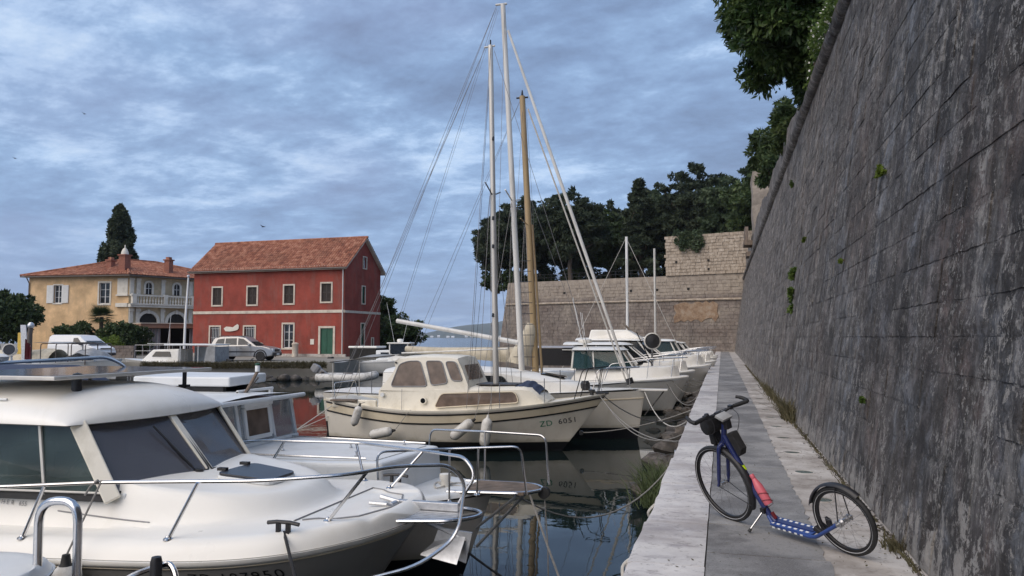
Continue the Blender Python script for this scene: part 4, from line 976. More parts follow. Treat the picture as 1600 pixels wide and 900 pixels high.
def arch_trim(b, f, s, z0, w, h, t, o0, o1, n=10):
    r = w / 2; zc = z0 + h - r
    inn = [(s + r, z0)] + [(s + r * math.cos(math.pi * k / n), zc + r * math.sin(math.pi * k / n)) for k in range(n + 1)] + [(s - r, z0)]
    R_ = r + t; out = [(s + R_, z0)] + [(s + R_ * math.cos(math.pi * k / n), zc + R_ * math.sin(math.pi * k / n)) for k in range(n + 1)] + [(s - R_, z0)]
    for (a, c), (p, q) in zip(zip(inn, inn[1:]), zip(out, out[1:])):
        vs = [f.at(*a, o0), f.at(*c, o0), f.at(*q, o0), f.at(*p, o0), f.at(*a, o1), f.at(*c, o1), f.at(*q, o1), f.at(*p, o1)]
        b.add(vs, [(4, 5, 6, 7), (0, 1, 5, 4), (2, 3, 7, 6), (0, 3, 2, 1)])
def villa():
    Pc = cs(-39.9, 78.5, QZ); Pl = cs(-51.6, 80.5, QZ); Pr = cs(-32.6, 88.0, QZ)
    t = thing('yellow_villa', 'ochre villa with white loggia, balustrade and hipped terracotta roof', 'house', Pc); rr = random.Random(9)
    H = 8.05; eL = (Pc - Pl); LL = eL.length; eL.normalize(); eR = (Pr - Pc).normalized(); LR = 13.0
    F = Face(Pl - Pc, eL); G = Face((0, 0, 0), eR); Up = Vector((0, 0, 1))
    wins = [(3.55, 6.15, .95, 1.9), (9.05, 6.2, 1.25, 2.2)]
    b = MB(); walled(b, F, LL, H, [(s - w / 2, s + w / 2, z - h / 2, z + h / 2) for s, z, w, h in wins]); b.build('wall', 'yellow_render', t)
    b = MB(); b.add([G.at(0, 0), G.at(LR, 0), G.at(LR, H), G.at(0, H)], [(0, 1, 2, 3)])
    bk = Pl - Pc; b.add([bk, bk + eR * LR, bk + eR * LR + Up * H, bk + Up * H], [(0, 1, 2, 3)]); b.add([G.at(LR, 0), bk + eR * LR, bk + eR * LR + Up * H, G.at(LR, H)], [(0, 1, 2, 3)]); b.build('wall', 'beige_render', t)
    wa = window(t, F, wins[0][0], wins[0][1], wins[0][2], wins[0][3], 'case', .12, trim='white_trim'); window(t, F, wins[1][0], wins[1][1], wins[1][2], wins[1][3], 'case', .16, trim='white_trim')
    for sd in (-1, 1):
        sb = MB(); c = wins[0][0] + sd * (.95 / 2 + .42); F.box(sb, c - .40, c + .40, 5.2, 7.1, .05, .10)
        for k in range(20): sb.obox(F.at(c, 5.28 + k * .092, .11), F.e * .34, F.n * .015 + Up * -.02, Up * .008)
        sb.build('shutter', 'shutter_white', t)
    # loggia: pilasters, balcony, arched openings
    cen = [2.05, 5.15, 8.4, 11.5]
    for s in (0.25, 0.95, 3.6, 6.75, 9.95, 12.7):
        b = MB(); G.box(b, s - .2, s + .2, 5.9, H - .25, .02, .16); G.box(b, s - .25, s + .25, H - .5, H - .28, .16, .22); b.build('pilaster', 'white_trim', t)
        b = MB(); G.box(b, s - .2, s + .2, 0, 4.8, .02, .16); G.box(b, s - .26, s + .26, 4.3, 4.6, .16, .24); b.build('pilaster', 'white_trim', t)
    for s in cen:
        b = MB(); arch_trim(b, G, s, 6.15, .66, 1.25, .20, .02, .12); w_ = b.build('arched_window', 'white_trim', t)
        b = MB(); b.add(arch_pts(G, s, 6.15, .66, 1.25, .03), [tuple(range(13))]); b.build('pane', 'window_glass', w_)
        b = MB(); G.box(b, s - .02, s + .02, 6.15, 7.38, .035, .06); G.box(b, s - .3, s + .3, 6.75, 6.79, .035, .06); b.build('glazing_bars', 'white_paint', w_)
        b = MB(); arch_trim(b, G, s, 0, 1.95, 4.15, .30, .02, .20, 14); a_ = b.build('arch', 'white_trim', t)
        b = MB(); b.add(arch_pts(G, s, 0, 1.95, 4.15, .03, 14), [tuple(range(17))]); b.build('opening', 'dark_interior', a_)
        b = MB(); G.box(b, s - .13, s + .13, 4.1, 4.55, .2, .28); b.build('keystone', 'white_trim', a_)
    b = MB(); G.box(b, -.1, LR, 4.75, 5.05, .0, .7); G.box(b, -.2, LR, 4.98, 5.12, .7, .8); bl = b.build('balcony', 'white_trim', t)
    b = MB(); G.box(b, -.1, LR, 5.9, 6.05, .52, .78); b.build('handrail', 'white_trim', bl)
    bm_ = MB(); bm_.lathe([(.09, 0), (.09, .06), (.05, .12), (.11, .3), (.05, .5), (.04, .6), (.08, .7), (.08, .8)], 8); bme = bm_.mesh('baluster', 'white_trim', smooth=True)
    for k in range(40): obj('baluster', bme, bl, tuple(G.at(.35 + k * .315, 5.11, .65)))
    for s in (0.25, 3.6, 6.75, 9.95):
        b = MB(); G.box(b, s - .22, s + .22, 5.12, 6.12, .44, .82); b.build('balcony_pier', 'white_trim', bl)
    b = MB(); F.box(b, LL - 1.35, LL, 4.75, 5.15, .0, .25); b.build('balcony_return', 'white_trim', t); b = MB(); F.box(b, LL - 1.35, LL, 5.9, 6.05, .05, .22); F.box(b, LL - 1.3, LL - .1, 6.05, H - .3, .02, .08); b.build('corner_trim', 'white_trim', t)
    # roof: hipped, with tiles
    o = .6; c0 = F.at(-o, H + .05, o); c1 = F.at(LL + o * .2, H + .05, o) + G.n * o; c2 = G.at(LR + o, H + .05, o); c3 = bk + eR * (LR + o) - F.e * o + Up * (H + .05)
    cen_ = (c0 + c1 + c2 + c3) / 4; ra = (c0 + c1) / 2 + eR * 5.2 + Up * 2.0; rb = (c2 + c3) / 2 - eR * 5.2 + Up * 2.0
    ra.z = rb.z = H + 2.05
    for quad, nm in (((c0, c1, ra, ra), 0), ((c1, c2, ra, rb), 1), ((c2, c3, rb, rb), 2), ((c3, c0, rb, ra), 3)):
        b = MB(); tile_slope(b, quad[0], quad[1], quad[2] + (quad[1] - quad[0]).normalized() * -.1, quad[3] + (quad[1] - quad[0]).normalized() * .1, .3, 12, rr); b.build('roof_tiles', 'roof_tile', t, kind='stuff', fix=False)
    b = MB(); b.prism([c0, c1, c2, c3], (0, 0, -.16), (0, 0, -.04)); b.build('eaves', 'gutter', t)
    b = MB()
    for p, q in ((c1, ra), (c0, ra), (ra, rb), (c2, rb)): b.tube([p + Up * .06, q + Up * .08], .12, 6)
    b.build('hip_tiles', 'roof_tile', t, kind='stuff')
    b = MB(); b.tube([F.at(.1, H - .1, .5), F.at(.1, H - .7, .1), F.at(.1, .2, .1)], .06, 6); b.build('downpipe', 'gutter', t)
    simple('chimney_brick', (0.27, 0.11, 0.075), .9, var=.25, scale=7)
    for (u, v, w, h, dome) in ((.60, .10, .30, .55, 0), (.98, .66, .40, .75, 1), (1.22, .55, .32, .6, 0)):
        p = c0.lerp(c1, min(u, 1)) + eR * 2.6; zt = H + 1.15
        if u > .9: p = c1 + eR * (1.6 if u < 1.1 else 6.2) - F.e * (2.4 if u < 1.1 else 2.2); zt = H + 1.35
        b = MB(); b.box(p.x - w, p.x + w, p.y - w, p.y + w, zt - 1.4, zt + h); b.box(p.x - w - .1, p.x + w + .1, p.y - w - .1, p.y + w + .1, zt + h, zt + h + .14)
        ch = b.build('chimney', 'chimney_brick', t)
        if dome:
            b = MB(); b.lathe([(w * .95, 0), (w * .9, .25), (w * .6, .55), (.08, .7), (.05, 1.0), (0, 1.05)], 12, Matrix.Translation((p.x, p.y, zt + h + .14))); b.build('dome', 'white_trim', ch, smooth=True)
        else:
            b = MB(); b.box(p.x - w * .7, p.x + w * .7, p.y - w * .7, p.y + w * .7, zt + h + .14, zt + h + .4); b.build('cap', 'roof_tile', ch)
villa()
def restaurant():
    P = cs(-33.8, 69.3, QZ); e = (cs(-25.5, 76.5) - cs(-33.8, 69.3)).normalized(); f = Face((0, 0, 0), e)
    t = thing('terrace_canopy', 'flat brown restaurant canopy with dark interior beside the villa', 'canopy', P)
    b = MB(); f.box(b, -.3, 10, 2.45, 2.85, -4, .3); b.build('roof', 'terrace_roof', t)
    b = MB(); f.box(b, -.3, 10, 2.85, 2.93, -4.1, .4); b.build('roof_edge', 'stone_trim', t)
    for k in range(5):
        b = MB(); b.tube([f.at(k * 2.3, 0, .1), f.at(k * 2.3, 2.45, .1)], .06, 6); b.build('post', 'white_trim', t)
    b = MB(); f.box(b, -.2, 10, 0, 2.45, -4, -3.9); b.build('back_wall', 'dark_interior', t)
    for s in (.5, 4.2, 7.4): b = MB(); b.grid(lambda u, v: f.at(s + 1.1 * u, .1 + 2.3 * v, -.3 + .08 * math.sin(u * 25)), 20, 2); b.build('curtain', 'curtain', t)
    b = MB()
    for k in range(36): f.box(b, -.1 + k * .27, -.1 + k * .27 + .03, .1, .95, .45, .48)
    f.box(b, -.2, 9.7, .95, 1.0, .43, .5); b.build('balustrade', 'gutter', t)
restaurant()
def flagpole():
    t = thing('flagpole', 'tall white flagpole left of the red house', 'pole', cs(-25.2, 58.2, QZ)); b = MB()
    b.tube([(0, 0, 0), (0.05, 0, 3), (.22, 0, 6.2)], [.10, .09, .06], 10); b.build('shaft', 'white_paint', t, smooth=True)
    b = MB(); b.lathe([(0, 0), (.1, .04), (.12, .12), (.1, .2), (0, .24)], 10, Matrix.Translation((.22, 0, 6.18))); b.build('finial', 'galvanised', t, smooth=True)
flagpole()
def stone_walls():
    rr = random.Random(31); a, c = cs(-36.5, 59.5, QZ), cs(-24.8, 58.0, QZ); e = (c - a); L = e.length; e.normalize(); f = Face((0, 0, 0), e)
    t = thing('low_stone_wall', 'low grey rubble wall in front of the restaurant', 'wall', a); b = MB()
    f.box(b, 0, L * .62, 0, .95, -.35, -.03); b.build('core', 'mortar', t); b = MB()
    for k in range(4):
        s = 0
        while s < L * .62:
            w = rr.uniform(.25, .55); f.box(b, s + .01, min(s + w, L * .62) - .01, k * .24 + .01, k * .24 + .23, -.2, rr.uniform(-.03, .03)); s += w
    b.build('stones', 'fort_stone', t, kind='stuff', bevel=0)
    r = thing('quay_railing', 'thin white railing along the far landing stage', 'railing', a + e * (L * .62))
    for k in range(8): MB().tube([f.at(k * .62 + .1, 0, 0), f.at(k * .62 + .1, 1.0, 0)], .016, 6).build('post', 'galvanised', r)
    for z in (.55, 1.0): MB().tube([f.at(.1, z, 0), f.at(4.45, z, 0)], .014, 6).build('rail', 'galvanised', r)
stone_walls()
# grassy, stony bank below the red house
def bank():
    rs = np.random.RandomState(15); g = 'stones along the far bank'; rm = []
    for v in range(5):
        b = MB(); rr = random.Random(v); rings = []
        for i in range(5):
            th = math.pi * i / 4; rings.append([((.02 + math.sin(th)) * math.cos(k * .785) * rr.uniform(.75, 1.2), (.02 + math.sin(th)) * math.sin(k * .785) * rr.uniform(.75, 1.2), -math.cos(th) * rr.uniform(.75, 1.1)) for k in range(8)])
        b.loft(rings); rm.append(b.mesh('bank_stone', 'rubble', smooth=50))
    for k in range(26):
        lat = -22.5 + k * .43 + rs.uniform(-.15, .15); p = cs(lat, 47.2 + rs.uniform(-.5, .4), rs.uniform(-.02, .25)); o = obj('bank_stone', rm[k % 5], None, tuple(p), label='rough stone at the waterline of the far bank below the house', cat='stone', group=g); o.scale = (rs.uniform(.25, .5), rs.uniform(.25, .5), rs.uniform(.15, .32)); o.rotation_euler = (0, 0, rs.rand() * 6)
    n = 5200; lat = rs.uniform(-23.5, -11.8, n); base = np.array([tuple(cs(l, 47.85 + rs.uniform(-.15, .25) + (abs(l + 20) * .04), rs.uniform(.7, 1.08))) for l in lat]); tip = base + np.stack([rs.normal(size=n) * .1 + .05, -.1 + rs.normal(size=n) * .08, rs.uniform(.05, .2, n)], 1); w = np.stack([np.full(n, .02), np.zeros(n), np.zeros(n)], 1)
    obj('bank_grass', quads_mesh('bank_grass', np.stack([base - w, base + w, tip + w * .3, tip - w * .3], 1), 'dry_grass'), None, label='rough grass hanging over the far bank', cat='grass', kind='stuff')
bank()

# ================================================================ vehicles
def car(name, label, loc, rz, paint, L, Wd, prof, green, wheels, rw, side_windows, cat, screen):
    """prof: lower body outline (x,z); green: greenhouse outline; both swept across the width with tumblehome"""
    t = thing(name, label, cat, loc, rz); hw = Wd / 2
    b = MB(); rings = []
    for y, k, dz in ((-hw, .965, .03), (-hw * .97, .99, .0), (-hw * .8, 1, 0), (hw * .8, 1, 0), (hw * .97, .99, 0), (hw, .965, .03)): rings.append([(x * k, y, z + (dz if z < .5 else -dz)) for x, z in prof])
    b.loft(rings); b.build('body', paint, t, smooth=28)
    b = MB(); rings = []
    for y, i in ((-hw * .93, 0), (-hw * .74, 1), (hw * .74, 1), (hw * .93, 0)): rings.append([(x, (-1 if y < 0 else 1) * (hw * .96 - (z - green[0][1]) * .22) if i == 0 else (-1 if y < 0 else 1) * (hw * .96 - (z - green[0][1]) * .22 - .12), z + (.03 if i and z > 1.3 else 0)) for x, z in green])
    b.loft(rings); b.build('greenhouse', paint, t, smooth=30)
    for sd in (-1, 1):
        for q in side_windows:
            b = MB(); b.prism([(x, sd * (hw * .96 - (z - green[0][1]) * .22 + .004), z) for x, z in q], (0, 0, 0), (0, -sd * .02, 0)); b.build('side_window', 'window_glass', t)
    for (xa, za, xb, zb) in screen:
        b = MB(); wa = hw * .96 - (za - green[0][1]) * .22 - .10; wb = hw * .96 - (zb - green[0][1]) * .22 - .12; nx = .012 if xa > 0 else -.012
        b.add([(xa + nx, -wa, za + .02), (xa + nx, wa, za + .02), (xb + nx, wb, zb - .02), (xb + nx, -wb, zb - .02)], [(0, 1, 2, 3)]); b.build('windscreen', 'window_glass', t)
    for x in wheels:
        for sd in (-1, 1):
            Mx = Matrix.Translation((x, sd * (hw - .10), rw)) @ Matrix.Rotation(R(90), 4, 'X')
            b = MB(); b.lathe([(rw * .62, -.11), (rw * .95, -.11), (rw, -.07), (rw, .07), (rw * .95, .11), (rw * .62, .11)], 22, Mx); w_ = b.build('wheel', 'black_rubber', t, smooth=True)
            b = MB(); b.lathe([(0.02, -.085), (rw * .2, -.09), (rw * .3, -.075), (rw * .58, -.09), (rw * .64, -.112), (rw * .64, .112), (rw * .58, .09), (rw * .3, .075), (rw * .2, .09), (0.02, .085)], 18, Mx); b.build('rim', 'hub_metal', w_, smooth=30)
            b = MB(); b.tube([(x + (rw + .07) * math.cos(a), sd * (hw - .004), rw + (rw + .07) * math.sin(a)) for a in [R(-12 + 204 * k / 16) for k in range(17)]], .045, 6); b.build('wheel_arch', 'black_plastic', t)
    return t
s_prof = [(-2.2, .38), (-2.25, .75), (-2.2, .98), (-1.0, 1.02), (.65, 1.05), (1.6, .97), (2.05, .86), (2.22, .62), (2.18, .36), (1.7, .30), (-1.7, .30)]
s_green = [(-2.12, .97), (-1.85, 1.50), (-1.4, 1.62), (-.3, 1.64), (.25, 1.56), (1.02, 1.02)]
suv = car('silver_car', 'silver sport utility car parked in front of the red house', cs(-18.25, 51.9, QZ), R(13), 'car_silver', 4.4, 1.78, s_prof, s_green, (-1.36, 1.36), .34,
    [[(-1.80, 1.08), (-1.62, 1.46), (-1.15, 1.52), (-1.15, 1.08)], [(-1.08, 1.08), (-1.08, 1.52), (-.32, 1.54), (-.28, 1.08)], [(-.20, 1.08), (-.22, 1.54), (.14, 1.49), (.72, 1.08)]], 'car', [(1.0, 1.05, .28, 1.54), (-2.1, 1.02, -1.87, 1.46)])
for sd in (-1, 1):
    b = MB(); b.obox((2.12, sd * .62, .74), (.06, 0, 0), (0, .17, 0), (0, 0, .09)); b.build('headlight', 'lamp_glass', suv, bevel=.03)
    b = MB(); b.obox((-2.2, sd * .72, .86), (.05, 0, 0), (0, .09, 0), (0, 0, .13)); b.build('tail_light', 'red_paint', suv, bevel=.02)
    b = MB(); b.obox((.62, sd * .98, 1.1), (.08, 0, 0), (0, .1, 0), (0, 0, .07)); b.build('mirror', 'car_silver', suv, bevel=.03)
    b = MB(); b.tube(rounded([(-1.7, sd * .66, 1.56), (-1.5, sd * .66, 1.70), (.0, sd * .66, 1.69), (.2, sd * .66, 1.58)], .1), .02, 6); b.build('roof_rail', 'black_plastic', suv)
    b = MB(); b.box(-1.0, 1.0, sd * .885 - .01, sd * .885 + .01, .58, .66); b.build('side_moulding', 'black_plastic', suv)
b = MB(); b.box(2.0, 2.26, -.8, .8, .34, .56); b.build('bumper', 'black_plastic', suv, bevel=.05)
for sd in (-1, 1):
    for x in (-1.12, -.25, .72): b = MB(); b.box(x - .008, x + .008, sd * .889 - .004, sd * .889 + .004, .44, 1.0); b.build('door_seam', 'black_paint', suv)
    for x in (-.95, -.05): b = MB(); b.box(x, x + .16, sd * .895 - .012, sd * .895 + .012, .86, .89); b.build('door_handle', 'black_plastic', suv)
b = MB(); b.box(2.262, 2.272, -.26, .26, .40, .51); b.build('number_plate', 'white_paint', suv)
b = MB(); b.box(2.17, 2.235, -.4, .4, .62, .8); b.build('grille', 'black_plastic', suv, bevel=.02)
v_prof = [(-2.4, .40), (-2.45, .8), (-2.42, 1.15), (-.5, 1.15), (1.0, 1.15), (1.75, 1.08), (2.25, .90), (2.42, .62), (2.38, .38), (1.9, .32), (-1.9, .32)]
v_green = [(-2.42, 1.12), (-2.38, 1.78), (-2.2, 1.9), (-.2, 1.9), (.55, 1.84), (1.62, 1.12)]
van = car('white_van', 'white panel van parked behind the boats on the left', cs(-30.6, 53.9, QZ), R(-2), 'car_white', 4.8, 1.9, v_prof, v_green, (-1.5, 1.5), .33,
    [[(.02, 1.2), (.02, 1.68), (.42, 1.7), (.98, 1.2)]], 'van', [(1.6, 1.15, .57, 1.82)])
for sd in (-1, 1):
    b = MB(); b.obox((2.3, sd * .68, .80), (.09, 0, 0), (0, .16, 0), (0, 0, .10)); b.build('headlight', 'lamp_glass', van, bevel=.03)
    b = MB(); b.obox((.95, sd * 1.05, 1.25), (.08, 0, 0), (0, .1, 0), (0, 0, .11)); b.build('mirror', 'black_plastic', van, bevel=.03)
b = MB(); b.box(2.2, 2.47, -.85, .85, .34, .54); b.build('bumper', 'black_plastic', van, bevel=.05)
b = MB(); b.box(2.30, 2.40, -.5, .5, .84, .92); b.build('grille', 'black_plastic', van, bevel=.02); van.scale = (.92, .92, .92)
# ================================================================ boats
class Hull:
    """hull in local axes: +x bow, z up, waterline at 0"""
    def __init__(h, L, B, x0, sheer, um=.55, a=2.6, be=1.4, tr=.8, rake=.6, draft=.35, pm=.35, pb=.9):
        h.L, h.B, h.x0, h.sheer, h.um, h.a, h.be, h.tr, h.rake, h.draft, h.pm, h.pb = L, B, x0, sheer, um, a, be, tr, rake, draft, pm, pb
    def half(h, u):
        if u <= h.um: return h.B / 2 * (h.tr + (1 - h.tr) * math.sin(math.pi / 2 * max(u, 0) / h.um))
        s = min((u - h.um) / (1 - h.um), 1); return h.B / 2 * max(1 - s ** h.a, 0) ** (1 / h.be)
    def zk(h, u): return -h.draft * (1 - max(u, 0) ** 5 * .6)
    def pt(h, u, t, side):
        z = h.zk(u) + (h.sheer(u) - h.zk(u)) * t; p = h.pm + (h.pb - h.pm) * max(u, 0) ** 2.2
        return Vector((h.x0 + u * (h.L - h.rake * (1 - t)), side * h.half(u) * (t ** p if t > 0 else 0), z))
    def at(h, x, z, side, out=0.0):
        t = .6; u = .5
        for _ in range(12):
            u = min(max((x - h.x0) / (h.L - h.rake * (1 - t)), 0), 1); t = min(max((z - h.zk(u)) / (h.sheer(u) - h.zk(u)), .001), 1.3)
        p = h.pt(u, t, side); p.x = x; p.y += side * out; return p
    def us(h, n): return [1 - (1 - i / n) ** 1.7 for i in range(n + 1)]
    def build(h, root, mat, n=40, m=14):
        b = MB(); U = h.us(n); T = [(j / m) ** 1.3 for j in range(m + 1)]
        for sd in (-1, 1):
            vs = [h.pt(u, t, sd) for u in U for t in T]
            b.add(vs, [(i * (m + 1) + j, (i + 1) * (m + 1) + j, (i + 1) * (m + 1) + j + 1, i * (m + 1) + j + 1) for i in range(n) for j in range(m)])
        rim = [h.pt(0, t, -1) for t in T] + [h.pt(0, t, 1) for t in reversed(T)]; b.add(rim, [tuple(range(len(rim)))])
        bm_name = b.build('hull', mat, root, smooth=50)
        return bm_name
    def deck(h, root, mat, fn, n=48, m=24, name='deck', u0=0.0, u1=1.0, inset=0.0):
        """fn(x, y, d) -> z offset above the sheer; d = distance from the edge"""
        def g(i, j):
            u = u0 + (u1 - u0) * (1 - (1 - i) ** 1.6); v = 2 * j - 1; v = math.copysign(1 - (1 - abs(v)) ** 1.25, v); hb = max(h.half(u) - inset, 0.0); x = h.x0 + u * h.L; y = hb * v
            d = min(hb * (1 - abs(v)), (h.x0 + h.L - x) + .02)
            return (x, y, h.sheer(u) + fn(x, y, d))
        b = MB(); b.grid(g, n, m); return b.build(name, mat, root, smooth=48, fix=False)
    def rail_line(h, dz, out, u0=0.0, u1=1.0, n=40, side=-1):
        return [h.at(h.x0 + h.L * (u0 + (u1 - u0) * (1 - (1 - i / n) ** 1.6)) - (0.0 if i < n else .0), 0, side) if False else (lambda u: Vector((h.x0 + u * h.L, side * (h.half(u) + out), h.sheer(u) + dz)))(u0 + (u1 - u0) * (1 - (1 - i / n) ** 1.8)) for i in range(n + 1)]
def band(h, root, name, mat, dz0, dz1, out, u0=0.0, u1=1.0, n=50):
    """strip that follows the sheer on both sides"""
    b = MB()
    for sd in (-1, 1):
        rows = []
        for i in range(n + 1):
            u = u0 + (u1 - u0) * (1 - (1 - i / n) ** 1.7); x = h.x0 + u * h.L; r = []
            for dz in (dz0, (dz0 + dz1) / 2, dz1):
                t = (h.sheer(u) + dz - h.zk(u)) / (h.sheer(u) - h.zk(u)); p = h.pt(u, t, sd); r.append(p + Vector((out * .3 * (u > .97), sd * out, 0)))
            rows.append([r[0] - Vector((0, sd * out * 1.2, 0)), r[0], r[1] + Vector((0, sd * out * .5, 0)), r[2], r[2] - Vector((0, sd * out * 1.2, 0))])
        b.loft(rows, closed=False)
    return b.build(name, mat, root, smooth=50)
def hull_text(h, root, txt, x, z, size, mat, side=-1, slope=0.0, spacing=1.05, bold=.0, name='lettering'):
    me = text_mesh(txt, size, 0, spacing)
    w = max(v.co.x for v in me.vertices)
    for v in me.vertices:
        tx, ty = v.co.x, v.co.y; px = x + (tx if side < 0 else w - tx)
        p = h.at(px, z + ty * .95 + slope * tx, side, .006); v.co = p
    me.materials.clear(); me.materials.append(M[mat]); return obj(name, me, root)
def hull_paint(name, top, boot, z0, z1, stripe=None, dirt=(.45, .40, .32), bottom=(.012, .012, .014), rough=.28):
    """gelcoat with painted boot top: colours change at fixed heights above the water"""
    m = Mat(name, rough)
    c = m.ramp(m.noise(1.3, 4), [(.3, tuple(k * .95 for k in top)), (.7, tuple(min(1, k * 1.04) for k in top))])
    c = m.mix(m.ramp(m.noise(2.2, 6, .68, (1, 1, .25), .3), [(.52, 0.0), (.75, .4)]), c, dirt)
    c = m.mix(m.ramp(m.math('SUBTRACT', m.step(m.z, z1 + .22, z1), m.math('MULTIPLY', m.noise(5, 5), .9)), [(.1, 0.0), (.5, .45)]), c, (.30, .27, .18))
    edge = m.math('ADD', m.z, m.math('MULTIPLY', m.noise(3, 2), .004))
    c = m.mix(m.step(edge, z1 + .006, z1), c, boot); c = m.mix(m.step(edge, z0 + .006, z0), c, bottom)
    m.col(c); M[name] = m.m
hull_paint('hull_white', (.74, .735, .71), (.012, .012, .015), .02, .10)
hull_paint('hull_grey', (.30, .29, .275), (.012, .012, .015), .02, .16, dirt=(.2, .19, .17))
hull_paint('hull_cream', (.77, .72, .63), (.012, .012, .014), .05, .22)
hull_paint('hull_plain', (.66, .63, .57), (.012, .012, .016), .02, .30)
hull_paint('hull_navy', (.018, .022, .035), (.3, .05, .04), .02, .05)
hull_paint('hull_g', (.52, .50, .47), (.010, .010, .012), .05, .34, dirt=(.3, .28, .24))
hull_paint('hull_maroon', (.12, .018, .022), (.012, .012, .014), .02, .08)
hull_paint('hull_green', (.020, .065, .035), (.012, .012, .014), .02, .06)
def pipe(root, name, pts, r=.0125, mat='steel', rad=.10, n=8):
    b = MB(); b.tube(rounded(pts, rad) if rad else pts, r, n); return b.build(name, mat, root, smooth=True)
def stanchion(root, p0, p1, r=.0125, mat='steel'):
    b = MB(); b.tube([p0, p1], r, 8); b.lathe([(.035, 0), (.033, .01), (.018, .018), (.014, .03)], 12, Matrix.Translation(p0)); return b.build('stanchion', mat, root, smooth=40)
def panel(root, name, mat, pts, th=.012, bevel=0):
    b = MB(); P = [Vector(p) for p in pts]; n = (P[1] - P[0]).cross(P[2] - P[0]).normalized(); b.prism(P, n * th * .5, -n * th * .5); return b.build(name, mat, root, bevel=bevel)
def bar(root, name, mat, a, c, w, d, nrm=(0, -1, 0)):
    a, c = Vector(a), Vector(c); ax = (c - a); n = Vector(nrm).normalized(); s = ax.cross(n).normalized(); n = s.cross(ax).normalized()
    b = MB(); b.obox((a + c) / 2, ax / 2, s * w / 2, n * d / 2); return b.build(name, mat, root, bevel=min(w, d) * .25)
def round_poly(pts, rad, seg=4):
    P = [Vector(p) for p in pts]; out = []; n = len(P)
    for i in range(n):
        a = P[i - 1] - P[i]; c = P[(i + 1) % n] - P[i]; r = min(rad, a.length * .45, c.length * .45); a.normalize(); c.normalize(); s0, s1 = P[i] + a * r, P[i] + c * r
        out += [s0 * (1 - k / seg) ** 2 + P[i] * 2 * (k / seg) * (1 - k / seg) + s1 * (k / seg) ** 2 for k in range(seg + 1)]
    return out
def fender(label, top, ang, L, r, mat='fender_white', cap='black_rubber', rope_to=None, cat='fender'):
    """top = eye position; ang = (tilt about y) radians from hanging straight down"""
    t = thing('boat_fender', label, cat, top, rot=(0, ang, 0), group='fenders hung from the boats'); b = MB()
    b.lathe([(r * .55, -L), (r * .85, -L + r * .35), (r, -L + r * .9), (r, -r * 1.2), (r * .85, -r * .65), (r * .4, -r * .2)], 16); b.build('body', mat, t, smooth=50)
    b = MB(); b.lathe([(r * .42, -r * .25), (r * .3, -.01), (r * .22, .05), (0, .055)], 12); b.lathe([(0, -L - .03), (r * .35, -L - .02), (r * .56, -L + .02)], 12); b.build('end_cap', cap, t, smooth=True)
    if rope_to is not None:
        q = Matrix.Rotation(-ang, 3, 'Y') @ (Vector(rope_to) - Vector(top)); b = MB(); b.tube([(0, 0, .04), tuple(q)], .007, 6); b.build('lanyard', 'rope_grey', t)
    return t

